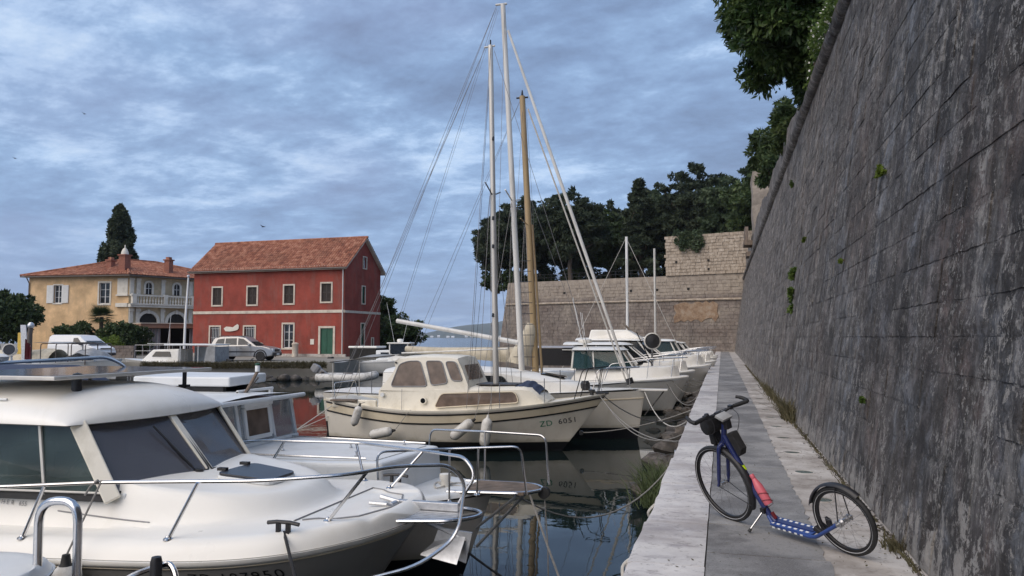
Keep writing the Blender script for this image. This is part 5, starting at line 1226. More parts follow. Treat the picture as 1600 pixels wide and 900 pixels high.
# ---------------------------------------------------------------- foreground cabin cruiser
def cruiser():
    t = thing('cabin_cruiser', 'white cabin motorboat in the foreground lettered ZD 197950 with solar panel on its roof', 'boat', (-5.4, 5.55, 0))
    h = Hull(6.2, 2.5, -3.1, lambda u: 1.08 + .22 * u * u, um=.69, a=4, be=1.6, tr=.9, rake=1.0, draft=.42, pm=.28, pb=.62)
    h.build(t, 'hull_grey', 56, 18)
    def g_(x, y): return 1 - (abs(y) / .90) ** 2.6 - (max(x - .55, 0) / 1.78) ** 3.0
    def wt(x): return .86 if x < 1.2 else .86 * math.sqrt(max(0, 1 - ((x - 1.2) / 1.12) ** 2.2))
    def sm(q): q = min(max(q, 0), 1); return q * q * (3 - 2 * q)
    def top(x, y, d):
        z = .12 * (1 - (1 - min(d / .17, 1)) ** 2.4)
        z += (.30 - .18 * min(max((x - 1.1) / 1.2, 0), 1)) * sm(g_(x, y) / .34)
        z -= .018 * sm((x - 2.42) / .1) * sm((.55 - abs(y)) / .06) * sm((2.98 - x) / .06)            # sunk anchor locker
        return z
    h.deck(t, 'gelcoat', top, 120, 72)
    band(h, t, 'rub_rail', 'gelcoat', -.05, -.005, .022); band(h, t, 'rub_groove', 'cream', -.068, -.052, .012)
    hull_text(h, t, 'ZD 197950', 1.95, 1.062, .105, 'black_paint', spacing=1.2, slope=.03)
    # side mouldings: printed name and thin line along the cabin flank
    dk = lambda x, y: h.sheer((x + 3.1) / 6.2) + top(x, y, h.half((x + 3.1) / 6.2) - abs(y))
    def flank_y(x, z):
        lo, hi = .70, 1.02
        for _ in range(24):
            mid = (lo + hi) / 2
            if dk(x, -mid) > z: lo = mid
            else: hi = mid
        return -lo
    me = text_mesh('F I S H E R   655', .052, 0, 1.05)
    for v in me.vertices: x, z = -.16 + v.co.x, 1.405 - .02 * v.co.x + v.co.y * .9; v.co = (x, flank_y(x, z) - .005, z + .003)
    me.materials.clear(); me.materials.append(M['grey_print']); obj('lettering', me, t)
    b = MB(); b.tube([(x, flank_y(x, 1.385 - .045 * (x - .5)) - .002, 1.387 - .045 * (x - .5)) for x in [.52 + k * .055 for k in range(16)]], .006, 5); b.build('side_line', 'grey_print', t)
    # cabin: pillars, panes, roof
    bn, bc, bf = Vector((1.02, -.86, 1.525)), Vector((1.22, 0, 1.575)), Vector((1.02, .86, 1.525)); tn, tc_, tf = Vector((.62, -.82, 2.04)), Vector((.79, 0, 2.04)), Vector((.62, .82, 2.04))
    an, af, atn, atf = Vector((-1.7, -.88, 1.46)), Vector((-1.7, .88, 1.46)), Vector((-1.7, -.84, 2.09)), Vector((-1.7, .84, 2.09))
    panel(t, 'windscreen_pane', 'glass_screen', [bn, bc, tc_, tn]); panel(t, 'windscreen_pane', 'glass_screen', [bc, bf, tf, tc_])
    panel(t, 'side_window', 'glass_tint', [an, bn, tn, atn]); panel(t, 'side_window', 'glass_tint', [bf, af, atf, tf])
    for q in ([bn, bc, tc_, tn], [bc, bf, tf, tc_], [an, bn, tn, atn], [bf, af, atf, tf]):
        ce = sum((Vector(p) for p in q), Vector()) / 4; nr = (q[1] - q[0]).cross(q[2] - q[0]).normalized(); nr = nr if nr.dot(ce - Vector((0, 0, 1.7))) > 0 else -nr
        b = MB(); b.tube(rounded([p.lerp(ce, .025) + nr * .010 for p in q + [q[0]]], .04, 3), .011, 6); b.build('window_gasket', 'black_rubber', t, smooth=True)
    bar(t, 'pillar', 'cream_light', bn + Vector((.02, -.01, -.03)), tn + Vector((.03, -.005, .0)), .115, .035, (.55, -.75, .3)); bar(t, 'pillar', 'cream_light', bf + Vector((.02, .01, -.03)), tf + Vector((.03, .005, .0)), .085, .035, (.55, .75, .3))
    bar(t, 'pillar', 'cream_light', bc + Vector((.012, 0, -.02)), tc_ + Vector((.012, 0, .0)), .075, .03, (.8, 0, .6))
    for sd in (-1, 1):
        for x in (.30, -.62):
            bar(t, 'window_divider', 'alloy', (x + .11, sd * .872, 1.50), (x, sd * .842, 2.06), .026, .02, (0, sd, 0))
        bar(t, 'window_seal', 'black_rubber', (1.0, sd * .872, 1.508), (-1.7, sd * .892, 1.445), .055, .016, (0, sd, .2)); bar(t, 'window_track', 'alloy', (.98, sd * .874, 1.545), (-1.7, sd * .894, 1.482), .016, .03, (0, sd, .2))
    bar(t, 'screen_ledge', 'gelcoat_cool', bn + Vector((.05, .05, -.015)), bc + Vector((.06, 0, -.02)), .05, .05, (0, 0, 1)); bar(t, 'screen_ledge', 'gelcoat_cool', bf + Vector((.05, -.05, -.015)), bc + Vector((.06, 0, -.02)), .05, .05, (0, 0, 1))
    # inside: dashboard, seats, bulkhead
    b = MB(); b.box(.35, .95, -.74, .74, 1.2, 1.47); b.build('dashboard', 'grey_fabric', t, bevel=.05); b = MB(); b.box(-1.72, -1.66, -.84, .84, 1.1, 2.05); b.build('bulkhead', 'gelcoat_cool', t)
    for y in (-.42, .42): b = MB(); b.box(-.35, -.2, y - .24, y + .24, 1.2, 1.82); b.box(-.2, .2, y - .24, y + .24, 1.1, 1.3); b.build('seat', 'grey_fabric', t, bevel=.05)
    b = MB(); b.tube([(.30 + .06 * math.sin(a), -.40 + .16 * math.cos(a), 1.58 + .15 * math.sin(a)) for a in [2 * math.pi * j / 18 for j in range(18)]], .014, 6, closed=True); b.tube([(.30, -.40, 1.58), (.42, -.40, 1.45)], .02, 6); b.build('steering_wheel', 'black_plastic', t, smooth=True)
    b = MB(); b.box(-1.6, .9, -.8, .8, .9, .95); b.build('cabin_floor', 'dark_interior', t)
    def xf(y): return .845 - .17 * (abs(y) / .88) ** 2
    def roof(u, v):
        y = .93 * math.sin((2 * v - 1) * math.pi / 2); f = xf(y); x = -2.0 + (f + 2.0) * (1 - (1 - u) ** 1.5); q = f - x
        e = math.sqrt(max(0, 1 - (1 - min(q / .80, 1)) ** 2.3)); s = max(0, 1 - abs(y / .93) ** 2.5) ** .55; a = min((x + 2.0) / .15, 1) ** .5
        return (x, y, 2.035 + .27 * e * s * (.75 + .25 * a))
    b = MB(); b.grid(roof, 44, 36); b.grid(lambda u, v: (lambda p: (p[0], p[1], 2.03))(roof(u, v)), 44, 36); b.build('roof', 'gelcoat', t, smooth=60)
    b = MB(); b.tube([(-1.2 + k * .1, -.70, roof(.5, .25)[2] - .045) for k in range(12)], .015, 6); b.tube([(-.9 + k * .1, -.78, 2.205 - .0 * k) for k in range(9)], .010, 6); b.build('roof_gutter', 'gelcoat_cool', t)
    # wiper, hatch, cleats, locker line
    b = MB(); b.tube([(1.19, -.12, 1.575), (1.0, -.22, 1.80), (.94, -.235, 1.88)], .007, 6); b.tube([(1.17, -.16, 1.63), (.86, -.27, 1.97)], .010, 6); b.lathe([(.035, 0), (.035, .05), (0, .06)], 10, Matrix.Translation((1.2, -.12, 1.56))); b.build('wiper', 'black_plastic', t)
    hz_ = lambda x, y: dk(x, y)
    P = round_poly([(1.45, -.27, 0), (1.93, -.21, 0), (1.93, .21, 0), (1.45, .27, 0)], .09)
    b = MB(); b.prism([(p.x, p.y, hz_(p.x, p.y * .6) + .012) for p in P], (0, 0, -.01), (0, 0, .018)); hf = b.build('hatch', 'gelcoat_cool', t, bevel=.006)
    P = round_poly([(1.46, -.26, 0), (1.92, -.20, 0), (1.92, .20, 0), (1.46, .26, 0)], .08)
    b = MB(); b.prism([(p.x, p.y, hz_(p.x, p.y * .6) + .031) for p in P], (0, 0, 0), (0, 0, .020)); b.build('lid', 'smoked', hf, bevel=.005)
    for y in (-.14, .16): b = MB(); b.obox((1.44, y, hz_(1.46, y) + .058), (.04, 0, 0), (0, .02, 0), (0, 0, .012)); b.build('hinge', 'black_plastic', hf)
    b = MB(); ln = [(2.40, -.62), (2.42, .62), (2.80, .40), (2.92, .1), (2.92, -.1), (2.80, -.40), (2.40, -.62)]
    b.tube([(x, y, dk(x, y) + .010) for x, y in smoothpath([(x, y, 0) for x, y in ln], 1) for _ in (0,)] if False else [(p[0], p[1], dk(p[0], p[1]) + .004) for p in [Vector((a[0], a[1], 0)).lerp(Vector((c[0], c[1], 0)), k / 8) for a, c in zip(ln, ln[1:]) for k in range(8)]], .007, 5); b.build('locker_seam', 'grey_print', t)
    for (x, y) in ((2.50, -.92), (2.50, .92)):
        z = dk(x, y); b = MB(); b.tube([(x - .12, y, z + .055), (x - .05, y, z + .065), (x + .05, y, z + .065), (x + .12, y, z + .055)], .014, 8); b.box(x - .05, x - .025, y - .015, y + .015, z - .01, z + .06); b.box(x + .025, x + .05, y - .015, y + .015, z - .01, z + .06); b.build('cleat', 'black_plastic', t, smooth=True)
    # bow platform with anchor
    b = MB(); o = [(2.86, -.30, 1.33), (3.45, -.20, 1.345), (3.60, -.06, 1.35), (3.60, .10, 1.35), (3.45, .22, 1.345), (2.86, .30, 1.33)]; b.tube(rounded(o, .12), .016, 8); pf = b.build('bow_platform', 'steel', t, smooth=True)
    for k in range(9):
        y = -.2 + k * .05; b = MB(); b.box(2.9, 3.46 - abs(y) * .3, y - .018, y + .018, 1.325, 1.342); b.build('slat', 'galvanised', pf)
    b = MB(); b.obox((3.14, .12, 1.375), (.26, 0, .0), (0, .03, 0), (0, 0, .03)); b.lathe([(.03, -.05), (.03, .05)], 12, Matrix.Translation((2.88, .03, 1.38)) @ Matrix.Rotation(R(90), 4, 'X')); b.build('anchor_roller', 'galvanised', pf, bevel=.004)
    b = MB(); b.prism([(3.28, 0, 1.24), (3.55, 0, 1.22), (3.50, 0, .99), (3.22, 0, 1.08)], (0, -.012, 0), (0, .012, 0)); b.prism([(3.50, 0, 1.2), (3.48, -.16, 1.02), (3.18, -.13, 1.06), (3.26, 0, 1.14)], (0, 0, 0), (.0, .01, .012)); b.prism([(3.50, 0, 1.2), (3.48, .16, 1.02), (3.18, .13, 1.06), (3.26, 0, 1.14)], (0, 0, 0), (.0, -.01, .012)); b.tube([(3.5, 0, 1.16), (3.1, 0, 1.30), (2.95, 0, 1.34)], .018, 6); b.build('anchor', 'galvanised', t)
    b = MB(); b.tube([(2.72, -.06, dk(2.72, 0) + .03), (2.86, -.05, 1.40), (2.95, 0, 1.36)], .016, 6); b.tube([(2.74, .10, dk(2.7, 0) + .05), (2.9, .10, 1.39)], .02, 6); b.build('anchor_chain', 'galvanised', t)
    # pulpit rails
    near = [(-2.4, -1.17, 1.20 + .02), (-2.3, -1.17, 1.52), (.30, -1.15, 1.61), (1.18, -1.15, 1.685), (2.40, -1.06, 1.74), (2.94, -.82, 1.765), (3.16, -.56, 1.79), (3.50, -.38, 1.785), (3.60, -.32, 1.66), (3.56, -.36, 1.28), (3.36, -.62, 1.13), (2.82, -.96, 1.03), (2.5, -1.10, .98)]
    pipe(t, 'pulpit_rail', near, .0135, rad=.14)
    far = [(-2.4, 1.17, 1.22), (-2.3, 1.17, 1.50), (.30, 1.15, 1.60), (1.0, 1.15, 1.67), (2.0, 1.12, 1.69), (2.85, .74, 1.70), (3.36, .36, 1.725), (3.48, .30, 1.60), (3.22, .28, 1.18), (3.0, .24, 1.22)]
    pipe(t, 'pulpit_rail', far, .0135, rad=.14)
    for p0, p1 in (((.52, -1.15), (.70, -1.15, 1.635)), ((1.74, -1.12), (1.97, -1.125, 1.72)), ((2.66, -.60), (3.02, -.72, 1.77)), ((-.9, -1.15), (-.75, -1.155, 1.575)),
                   ((.95, 1.13), (1.2, 1.15, 1.672)), ((2.58, .62), (2.84, .745, 1.70)), ((-.9, 1.13), (-.75, 1.155, 1.56)), ((2.15, 1.0), (2.0, 1.115, 1.69)), ((2.92, .32), (3.0, -.0, 1.735)) ):
        if p1[1] == -.0: continue
        stanchion(t, (p0[0], p0[1], dk(*p0) - .005), p1)
    # solar panel on posts, roof rail, ventilator
    P = thing('solar_panel', 'flat solar panel standing on posts on the foreground boat roof', 'solar panel', (-5.4, 5.55, 0)); b = MB()
    b.box(-1.15, .36, -.78, 1.12, 2.36, 2.392); b.build('frame', 'alloy', P, bevel=.006); b = MB(); b.box(-1.12, .33, -.75, 1.09, 2.388, 2.3945); b.build('cells', 'solar', P)
    for (x, y) in ((.25, -.48), (.25, .85), (-.95, -.62), (-.95, .9)): b = MB(); b.tube([(x, y, 2.14), (x, y, 2.37)], .020, 8); b.obox((x, y, 2.22), (.05, 0, 0), (0, .025, 0), (0, 0, .012)); b.build('bracket', 'black_plastic', P)
    pipe(t, 'roof_rail', [(-.62, -.85, 2.12), (-.62, -.85, 2.47), (-.62, .78, 2.50), (-.48, .92, 2.38), (-.48, .92, 2.14)], .016, rad=.2)
    b = MB(); b.lathe([(.05, 0), (.045, .18), (.05, .2), (.15, .23), (.16, .27), (.1, .30), (0, .31)], 18, Matrix.Translation((-.55, -.55, 2.32)) @ Matrix.Scale(.8, 4)); b.build('ventilator', 'gelcoat', t, smooth=50)
    b = MB(); b.lathe([(.04, 0), (.035, .12), (.035, .2), (0, .21)], 10, Matrix.Translation((.28, -.48, 2.2))); b.build('deck_light', 'black_plastic', t, smooth=True)
    fender('white ball fender hanging from the rail of the foreground boat', (-4.28, 4.20, 1.19), 0, .34, .115, rope_to=(-4.20, 4.40, 1.70))
    return h, dk
FH_, FDK = cruiser()

# ---------------------------------------------------------------- open boat with raised cuddy and clear canopy, second in the row
def cuddy_boat():
    t = thing('canopy_boat', 'pale grey motorboat with clear plastic canopy next behind the foreground boat', 'boat', (-5.4, 8.0, 0))
    h = Hull(6.1, 2.1, -3.15, lambda u: .90 + .10 * u * u, um=.62, a=2.6, be=1.25, tr=.9, rake=.42, draft=.4, pm=.3, pb=.75)
    h.build(t, 'hull_g'); band(h, t, 'rub_rail', 'white_paint', -.20, -.18, .012)
    h.deck(t, 'gelcoat_cool', lambda x, y, d: .05 * (1 - (1 - min(d / .07, 1)) ** 2) + .02 * (1 - y * y), 60, 24)
    # cuddy: sloping sides, cut-off front
    lo = [(-.35, -.92), (1.45, -.88), (2.02, -.74), (2.14, .62), (1.45, .84), (-.35, .90)]; b = MB()
    b.loft([[(x, y, .9) for x, y in lo], [(x - .03, y * .98, 1.375) for x, y in lo], [(x - .06, y * .96, 1.40) for x, y in lo]]); b.build('cuddy', 'gelcoat_cool', t, bevel=.02)
    b = MB(); b.prism([(x * .93 - .02, y * .86, 1.402) for x, y in lo], (0, 0, 0), (0, 0, .006)); b.build('nonslip_panel', 'nonslip', t)
    b = MB(); b.tube([(.0, -.70, 1.42), (1.75, -.62, 1.42)], .010, 6); b.build('grab_rail', 'steel', t, smooth=True); b = MB(); b.tube([(.0, .72, 1.43), (1.95, .56, 1.43)], .012, 6); b.build('grab_rail', 'steel', t, smooth=True)
    for x, y in ((.55, -.3), (1.2, .1), (1.7, .5), (1.55, -.45)): b = MB(); b.lathe([(.02, 0), (.02, .02), (.008, .03), (.008, .05), (.022, .06), (0, .065)], 8, Matrix.Translation((x, y, 1.402))); b.build('deck_stud', 'galvanised', t)
    # canopy: frame, clear panels, hard roof
    x0 = -.08; zt = 1.93; zb = 1.41; ys = [-.80, -.33, .36, .84]; tilt = .10
    panel(t, 'canopy_screen', 'plastic_clear', [(x0 + tilt + .02, -.82, zb), (x0 + tilt + .02, .86, zb), (x0, .84, zt), (x0, -.80, zt)], .006)
    for y in ys: bar(t, 'canopy_post', 'gelcoat_cool', (x0 + tilt, y, zb), (x0, y, zt), .055, .04, (1, 0, 0))
    bar(t, 'canopy_sill', 'gelcoat_cool', (x0 + tilt, -.86, zb + .02), (x0 + tilt, .88, zb + .02), .05, .05, (1, 0, 0))
    fr = [(x0 + .075, -.22, zb + .10), (x0 + .075, .27, zb + .10), (x0 + .02, .27, zt - .07), (x0 + .02, -.22, zt - .07)]
    for a, c in zip(fr, fr[1:] + fr[:1]): bar(t, 'hatch_frame', 'white_paint', Vector(a) + Vector((.03, 0, 0)), Vector(c) + Vector((.03, 0, 0)), .05, .04, (1, 0, .2))
    panel(t, 'hatch_pane', 'glass_brown', [Vector(p) + Vector((.03, 0, 0)) for p in fr], .01)
    bar(t, 'roller_blind', 'white_paint', (x0 + .07, -.27, zt - .03), (x0 + .07, .32, zt - .03), .05, .05, (1, 0, 0))
    for sd in (-.83, .87):
        panel(t, 'canopy_side', 'plastic_clear', [(x0 + tilt, sd, zb), (-2.1, sd, zb - .05), (-2.1, sd, zt), (x0, sd, zt)], .006)
        for x in (-.8, -1.5, -2.1): bar(t, 'canopy_post', 'gelcoat_cool', (x, sd, zb - .3), (x, sd, zt), .05, .04, (0, 1, 0))
    b = MB(); b.grid(lambda u, v: (.06 - 2.3 * u, -.90 + 1.84 * v, zt + .035 + .05 * math.sin(v * math.pi)), 12, 14); b.grid(lambda u, v: (.06 - 2.3 * u, -.90 + 1.84 * v, zt), 2, 2); b.tube([(.07, -.9, zt + .02), (.07, .94, zt + .02)], .028, 8); b.tube([(.07, -.9, zt + .02), (-2.25, -.9, zt + .02)], .028, 8); b.build('canopy_roof', 'gelcoat_cool', t, smooth=40)
    b = MB(); b.tube([(-.35, .1, zt + .10), (-.35, .86, zt + .10)], .018, 8); b.box(-.37, -.33, .1, .14, zt + .03, zt + .1); b.box(-.37, -.33, .8, .84, zt + .02, zt + .1); b.build('roof_rail', 'white_paint', t)
    b = MB(); b.prism([(-.55, .22, 2.08), (-1.9, .10, 2.08), (-1.9, .95, 2.10), (-.55, 1.02, 2.10)], (0, 0, 0), (0, 0, .12)); b.build('roof_box', 'gelcoat_cool', t, bevel=.02)
    b = MB(); b.box(-1.6, -.7, .3, .36, zt + .05, 2.09); b.box(-1.6, -.7, .8, .86, zt + .05, 2.09); b.build('roof_box_bearer', 'black_plastic', t)
    ml = thing('mast_light', 'short wooden light post on the canopy roof of the grey boat', 'light', (-5.72, 8.22, zt + .07)); b = MB(); b.tube([(0, 0, 0), (.05, .05, .13), (.10, .10, .27)], [.022, .022, .020], 8); b.build('post', 'teak', ml, smooth=True); b = MB(); b.tube([(.02, -.02, 0), (.13, .08, .2)], .010, 6); b.box(-.06, .06, -.03, .03, -.01, .012); b.build('brace', 'black_plastic', ml)
    b = MB(); b.lathe([(.03, 0), (.03, .07), (.024, .08)], 12, Matrix.Translation((.10, .10, .27))); b.build('lamp', 'lamp_glass', ml, smooth=True); b = MB(); b.lathe([(.034, 0), (.034, .02), (0, .03)], 12, Matrix.Translation((.10, .10, .35))); b.build('cap', 'dark_green', ml)
    # bow platform, pulpits, bitts
    b = MB()
    for k in range(7): y = -.24 + k * .08; b.box(2.72, 3.50 - abs(y) * .5, y - .032, y + .032, 1.055, 1.085)
    pf = b.build('bow_platform', 'teak', t); b = MB(); b.tube(rounded([(2.55, -.32, 1.06), (3.38, -.26, 1.07), (3.56, 0, 1.075), (3.38, .26, 1.07), (2.55, .32, 1.06)], .15), .020, 8); b.build('platform_edge', 'steel', pf, smooth=True)
    b = MB(); b.lathe([(.06, -.04), (.06, .04)], 14, Matrix.Translation((3.54, 0, 1.04)) @ Matrix.Rotation(R(90), 4, 'X')); b.build('roller', 'black_rubber', pf)
    b = MB(); b.tube([(3.35, .0, 1.04), (2.78, .0, .42)], .018, 6); b.tube([(3.3, -.2, 1.04), (2.75, -.03, .60)], .016, 6); b.build('platform_strut', 'galvanised', pf)
    pipe(t, 'pulpit_rail', [(2.0, -.80, .98), (1.95, -.78, 1.52), (2.6, -.44, 1.53), (3.36, -.30, 1.565), (3.42, -.29, 1.07)], .0125, rad=.10)
    pipe(t, 'pulpit_rail', [(1.85, .86, .98), (1.9, .84, 1.56), (2.7, .50, 1.60), (3.48, .34, 1.60), (3.52, .30, 1.07)], .0125, rad=.10)
    for p in (((2.62, -.44, .98), (2.62, -.435, 1.53)), ((2.9, -.36, 1.05), (2.92, -.38, 1.545)), ((2.72, .48, .98), (2.72, .49, 1.60))): stanchion(t, *p, r=.011)
    b = MB(); b.lathe([(.055, 0), (.05, .13), (.065, .15), (.065, .2), (0, .21)], 12, Matrix.Translation((2.42, -.02, .99))); b.build('bitt', 'gelcoat', t, smooth=50)
    b = MB(); b.prism([(1.62, -.1, 1.0), (2.16, -.06, 1.0), (2.16, .36, 1.0), (1.9, .4, 1.0)], (0, 0, 0), (0, 0, .035)); b.build('locker_lid', 'gelcoat', t, bevel=.008)
    rr = random.Random(3); b = MB(); b.tube(smoothpath([(2.42 + rr.uniform(-.2, .35), rr.uniform(-.2, .25), 1.03 + rr.uniform(0, .04)) for k in range(14)], 4), .009, 6); b.build('rope_coil', 'rope_white', t)
    return h
cuddy_boat()
# ---------------------------------------------------------------- near left boat, only its bow corner in view
def corner_boat():
    t = thing('corner_boat', 'white boat whose bow corner shows at the bottom left', 'boat', (-6.55, 2.55, 0))
    h = Hull(5.8, 2.5, -2.75, lambda u: 1.16 + .22 * u * u, um=.7, a=7, be=2.2, tr=.9, rake=.7, draft=.4, pm=.3, pb=.7); h.build(t, 'hull_white')
    h.deck(t, 'gelcoat_cool', lambda x, y, d: .07 * (1 - (1 - min(d / .08, 1)) ** 2), 60, 32); band(h, t, 'rub_rail', 'gelcoat_cool', -.06, 0, .02)
    b = MB(); b.box(-1.9, .4, -.7, .7, 1.2, 1.62); b.build('cabin', 'gelcoat', t, bevel=.08); panel(t, 'window', 'glass_dark', [(.405, -.55, 1.33), (.405, .55, 1.33), (.405, .5, 1.55), (.405, -.5, 1.55)])
    b = MB(); b.tube([(2.42, .78, 1.45), (2.6, .80, 1.455)], .012, 6); b.build('cleat', 'black_plastic', t, smooth=True)
    b = MB(); b.box(2.9, 3.72, -.35, .98, 1.17, 1.21); b.build('bow_step', 'teak', t, bevel=.01)
    pipe(t, 'boarding_rail', [(2.84, .90, 1.2), (2.835, .90, 1.78), (3.105, .90, 1.80), (3.115, .90, 1.2)], .024, rad=.125, n=12)
    pipe(t, 'bow_rail', [(3.2, .75, 1.20), (3.38, 1.0, 1.385), (3.50, 1.02, 1.43), (3.62, 1.02, 1.47), (3.68, 1.0, 1.40), (3.68, .96, 1.2)], .016, rad=.08)
    b = MB(); b.lathe([(.032, 0), (.032, .28), (.025, .31), (0, .315)], 12, Matrix.Translation((3.57, .97, 1.2))); b.build('rail_socket', 'black_plastic', t, smooth=True)
corner_boat()
# ================================================================ sailing boats
def spar(root, name, pts, r, mat, n=12, flat=1.0): b = MB(); b.tube(pts, r, n, flat=flat); return b.build(name, mat, root, smooth=True)
def stay(root, name, a, c, r=.006, mat='wire'): b = MB(); b.tube([a, c], r, 5); return b.build(name, mat, root)
def sloop_cream():
    t = thing('cream_sailboat', 'small cream sailboat lettered ZD 6051 with wheelhouse and black sheer lines', 'sailboat', (-6.1, 17.9, 0))
    sh = lambda u: .93 + .42 * max(u - .35, 0) ** 2 / .4225 + .22 * max(.35 - u, 0) ** 1.6 / .186
    h = Hull(6.95, 2.35, -3.5, sh, um=.45, a=2.1, be=1.12, tr=.62, rake=1.25, draft=.55, pm=.33, pb=.85)
    h.build(t, 'hull_cream', 60, 18)
    band(h, t, 'sheer_stripe', 'cream', -.275, -.075, .004); band(h, t, 'upper_black_line', 'black_paint', -.085, -.045, .016); band(h, t, 'lower_black_line', 'black_paint', -.30, -.262, .014)
    band(h, t, 'toe_rail', 'cream_light', -.02, .04, .012)
    h.deck(t, 'cream_light', lambda x, y, d: .03 * (1 - y * y), 50, 20)
    hull_text(h, t, 'ZD', 1.95, .60, .20, 'letter_green', slope=.12, spacing=1.1); hull_text(h, t, '6051', 2.36, .66, .185, 'black_paint', slope=.12, spacing=1.15)
    # coachroof with long brown window
    zd = lambda x: sh((x + 3.5) / 6.95)
    b = MB(); rings = []
    for x, w, z in ((-2.05, .80, 1.44), (-.5, .84, 1.50), (.8, .80, 1.50), (1.55, .70, 1.53), (1.75, .66, 1.50), (2.12, .55, zd(2.12) + .04)):
        rings.append([(x, -w, zd(x) - .05), (x, -w * .96, z - .06), (x, -w * .85, z), (x, 0, z + .04), (x, w * .85, z), (x, w * .96, z - .06), (x, w, zd(x) - .05)])
    b.loft(rings); b.build('coachroof', 'cream_light', t, smooth=35)
    for sd in (-1, 1):
        P = round_poly([(-.55, sd * .86, 1.02), (1.52, sd * .755, 1.18), (1.42, sd * .74, 1.43), (-.38, sd * .845, 1.36)], .10); b = MB(); b.prism(P, (0, sd * .03, 0), (0, -sd * .05, 0)); w_ = b.build('cabin_window', 'glass_brown', t)
        b = MB(); b.tube([p + Vector((0, sd * .03, 0)) for p in P], .012, 6, closed=True); b.build('window_seal', 'cream', w_, smooth=True)
        b = MB(); b.lathe([(.075, -.02), (.09, .0), (.09, .03), (.06, .035)], 16, Matrix.Translation((-.84, sd * .845, 1.18)) @ Matrix.Rotation(sd * R(-90), 4, 'X')); po = b.build('porthole', 'cream_light', t, smooth=40)
        b = MB(); b.lathe([(0, .034), (.062, .034), (.062, .036), (0, .037)], 14, Matrix.Translation((-.84, sd * .845, 1.18)) @ Matrix.Rotation(sd * R(-90), 4, 'X')); b.build('pane', 'glass_dark', po)
    # wheelhouse: shell lofted from side frames with windows set in
    b = MB(); prof = [(-2.02, 1.40), (-1.95, 1.50), (-1.70, 1.80), (-1.62, 1.96), (-1.66, 2.10), (-1.55, 2.20), (-.9, 2.245), (-.2, 2.235), (-.02, 2.20), (.10, 1.95), (.28, 1.53), (.28, 1.40)]
    rings = [[(x, y * (1 - .13 * (z - 1.4)), z + dz * (z > 2.1)) for x, z in prof] for y, dz in ((-.80, -.03), (-.74, .0), (0, .035), (.74, 0), (.80, -.03))]
    b.loft(rings); b.build('wheelhouse', 'cream_light', t, smooth=32)
    yz = lambda z: .80 * (1 - .13 * (z - 1.4))
    for sd in (-1, 1):
        for q in ([(-1.72, 1.50), (-.76, 1.52), (-.98, 2.13), (-1.30, 2.12), (-1.52, 2.04)], [(-.66, 1.54), (-.24, 1.60), (-.42, 2.13), (-.83, 2.13)], [(-.14, 1.66), (.14, 1.66), (-.06, 2.12), (-.33, 2.12)]):
            P = round_poly([(x, sd * yz(z), z) for x, z in q], .09); b = MB(); b.prism(P, (0, sd * .012, 0), (0, -sd * .03, 0)); w_ = b.build('wheelhouse_window', 'glass_brown', t)
            b = MB(); b.tube([p + Vector((0, sd * .012, 0)) for p in P], .013, 6, closed=True); b.build('window_seal', 'grey_print', w_, smooth=True)
    panel(t, 'windscreen', 'glass_brown', [(.225, -.55, 1.68), (.225, .55, 1.68), (.09, .5, 2.03), (.09, -.5, 2.03)])
    b = MB(); b.tube([(-1.92, -.80, 1.30), (-1.92, -.86, 1.30)], .05, 12); b.build('side_lamp', 'lamp_glass', t, smooth=True); b = MB(); b.tube([(-1.4, -.845, 1.45), (-1.4, -.86, .95)], .006, 5); b.build('seam', 'grey_print', t)
    b = MB(); b.lathe([(.025, 0), (.025, .02), (0, .03)], 8, Matrix.Translation((-1.6, -.755, 2.08)) @ Matrix.Rotation(R(90), 4, 'X')); b.build('cleat_lamp', 'black_plastic', t)
    # cockpit: coaming, seat edge, tiller gear
    b = MB(); b.box(-3.3, -2.1, -.80, -.70, .95, 1.16); b.box(-3.3, -2.1, .70, .80, .95, 1.16); b.box(-3.35, -3.2, -.6, .6, .95, 1.1); b.build('coaming', 'cream_light', t, bevel=.03); b = MB(); b.box(-3.3, -2.6, -.92, -.62, 1.12, 1.16); b.build('coaming_cap', 'teak', t, bevel=.01)
    b = MB(); b.box(-3.15, -2.1, -.68, .68, .96, 1.0); b.build('cockpit_floor', 'nonslip', t)
    pipe(t, 'stern_rail', [(-3.3, -.62, 1.0), (-3.35, -.62, 1.55), (-3.4, .62, 1.55), (-3.3, .62, 1.0)], .012, rad=.1); stay(t, 'backstay_tackle', (-3.3, -.1, 1.1), (-2.9, -.1, 1.95), .008, 'rope_white')
    # awning on poles over the cockpit, hatch cover
    b = MB(); b.grid(lambda u, v: (-3.35 + 1.75 * u, -.85 + 1.5 * v, 2.08 + .18 * u + .05 * math.sin(v * math.pi) - .04 * math.sin(u * 9)), 14, 8); b.build('awning', 'grey_fabric', t, smooth='all', fix=False)
    stay(t, 'awning_pole', (-3.35, -.85, 2.08), (-1.6, -.85, 2.26), .014, 'black_paint'); stay(t, 'awning_pole', (-3.3, .65, 2.08), (-3.3, .65, 1.0), .012, 'alloy'); stay(t, 'awning_pole', (-3.3, -.8, 2.08), (-3.3, -.75, 1.0), .012, 'alloy'); stay(t, 'awning_pole', (-1.7, -.2, 2.30), (1.05, -.1, 2.42), .02, 'alloy_white')
    b = MB(); b.box(.35, 1.35, -.42, .42, 1.545, 1.575); b.build('sliding_hatch', 'black_plastic', t, bevel=.01)
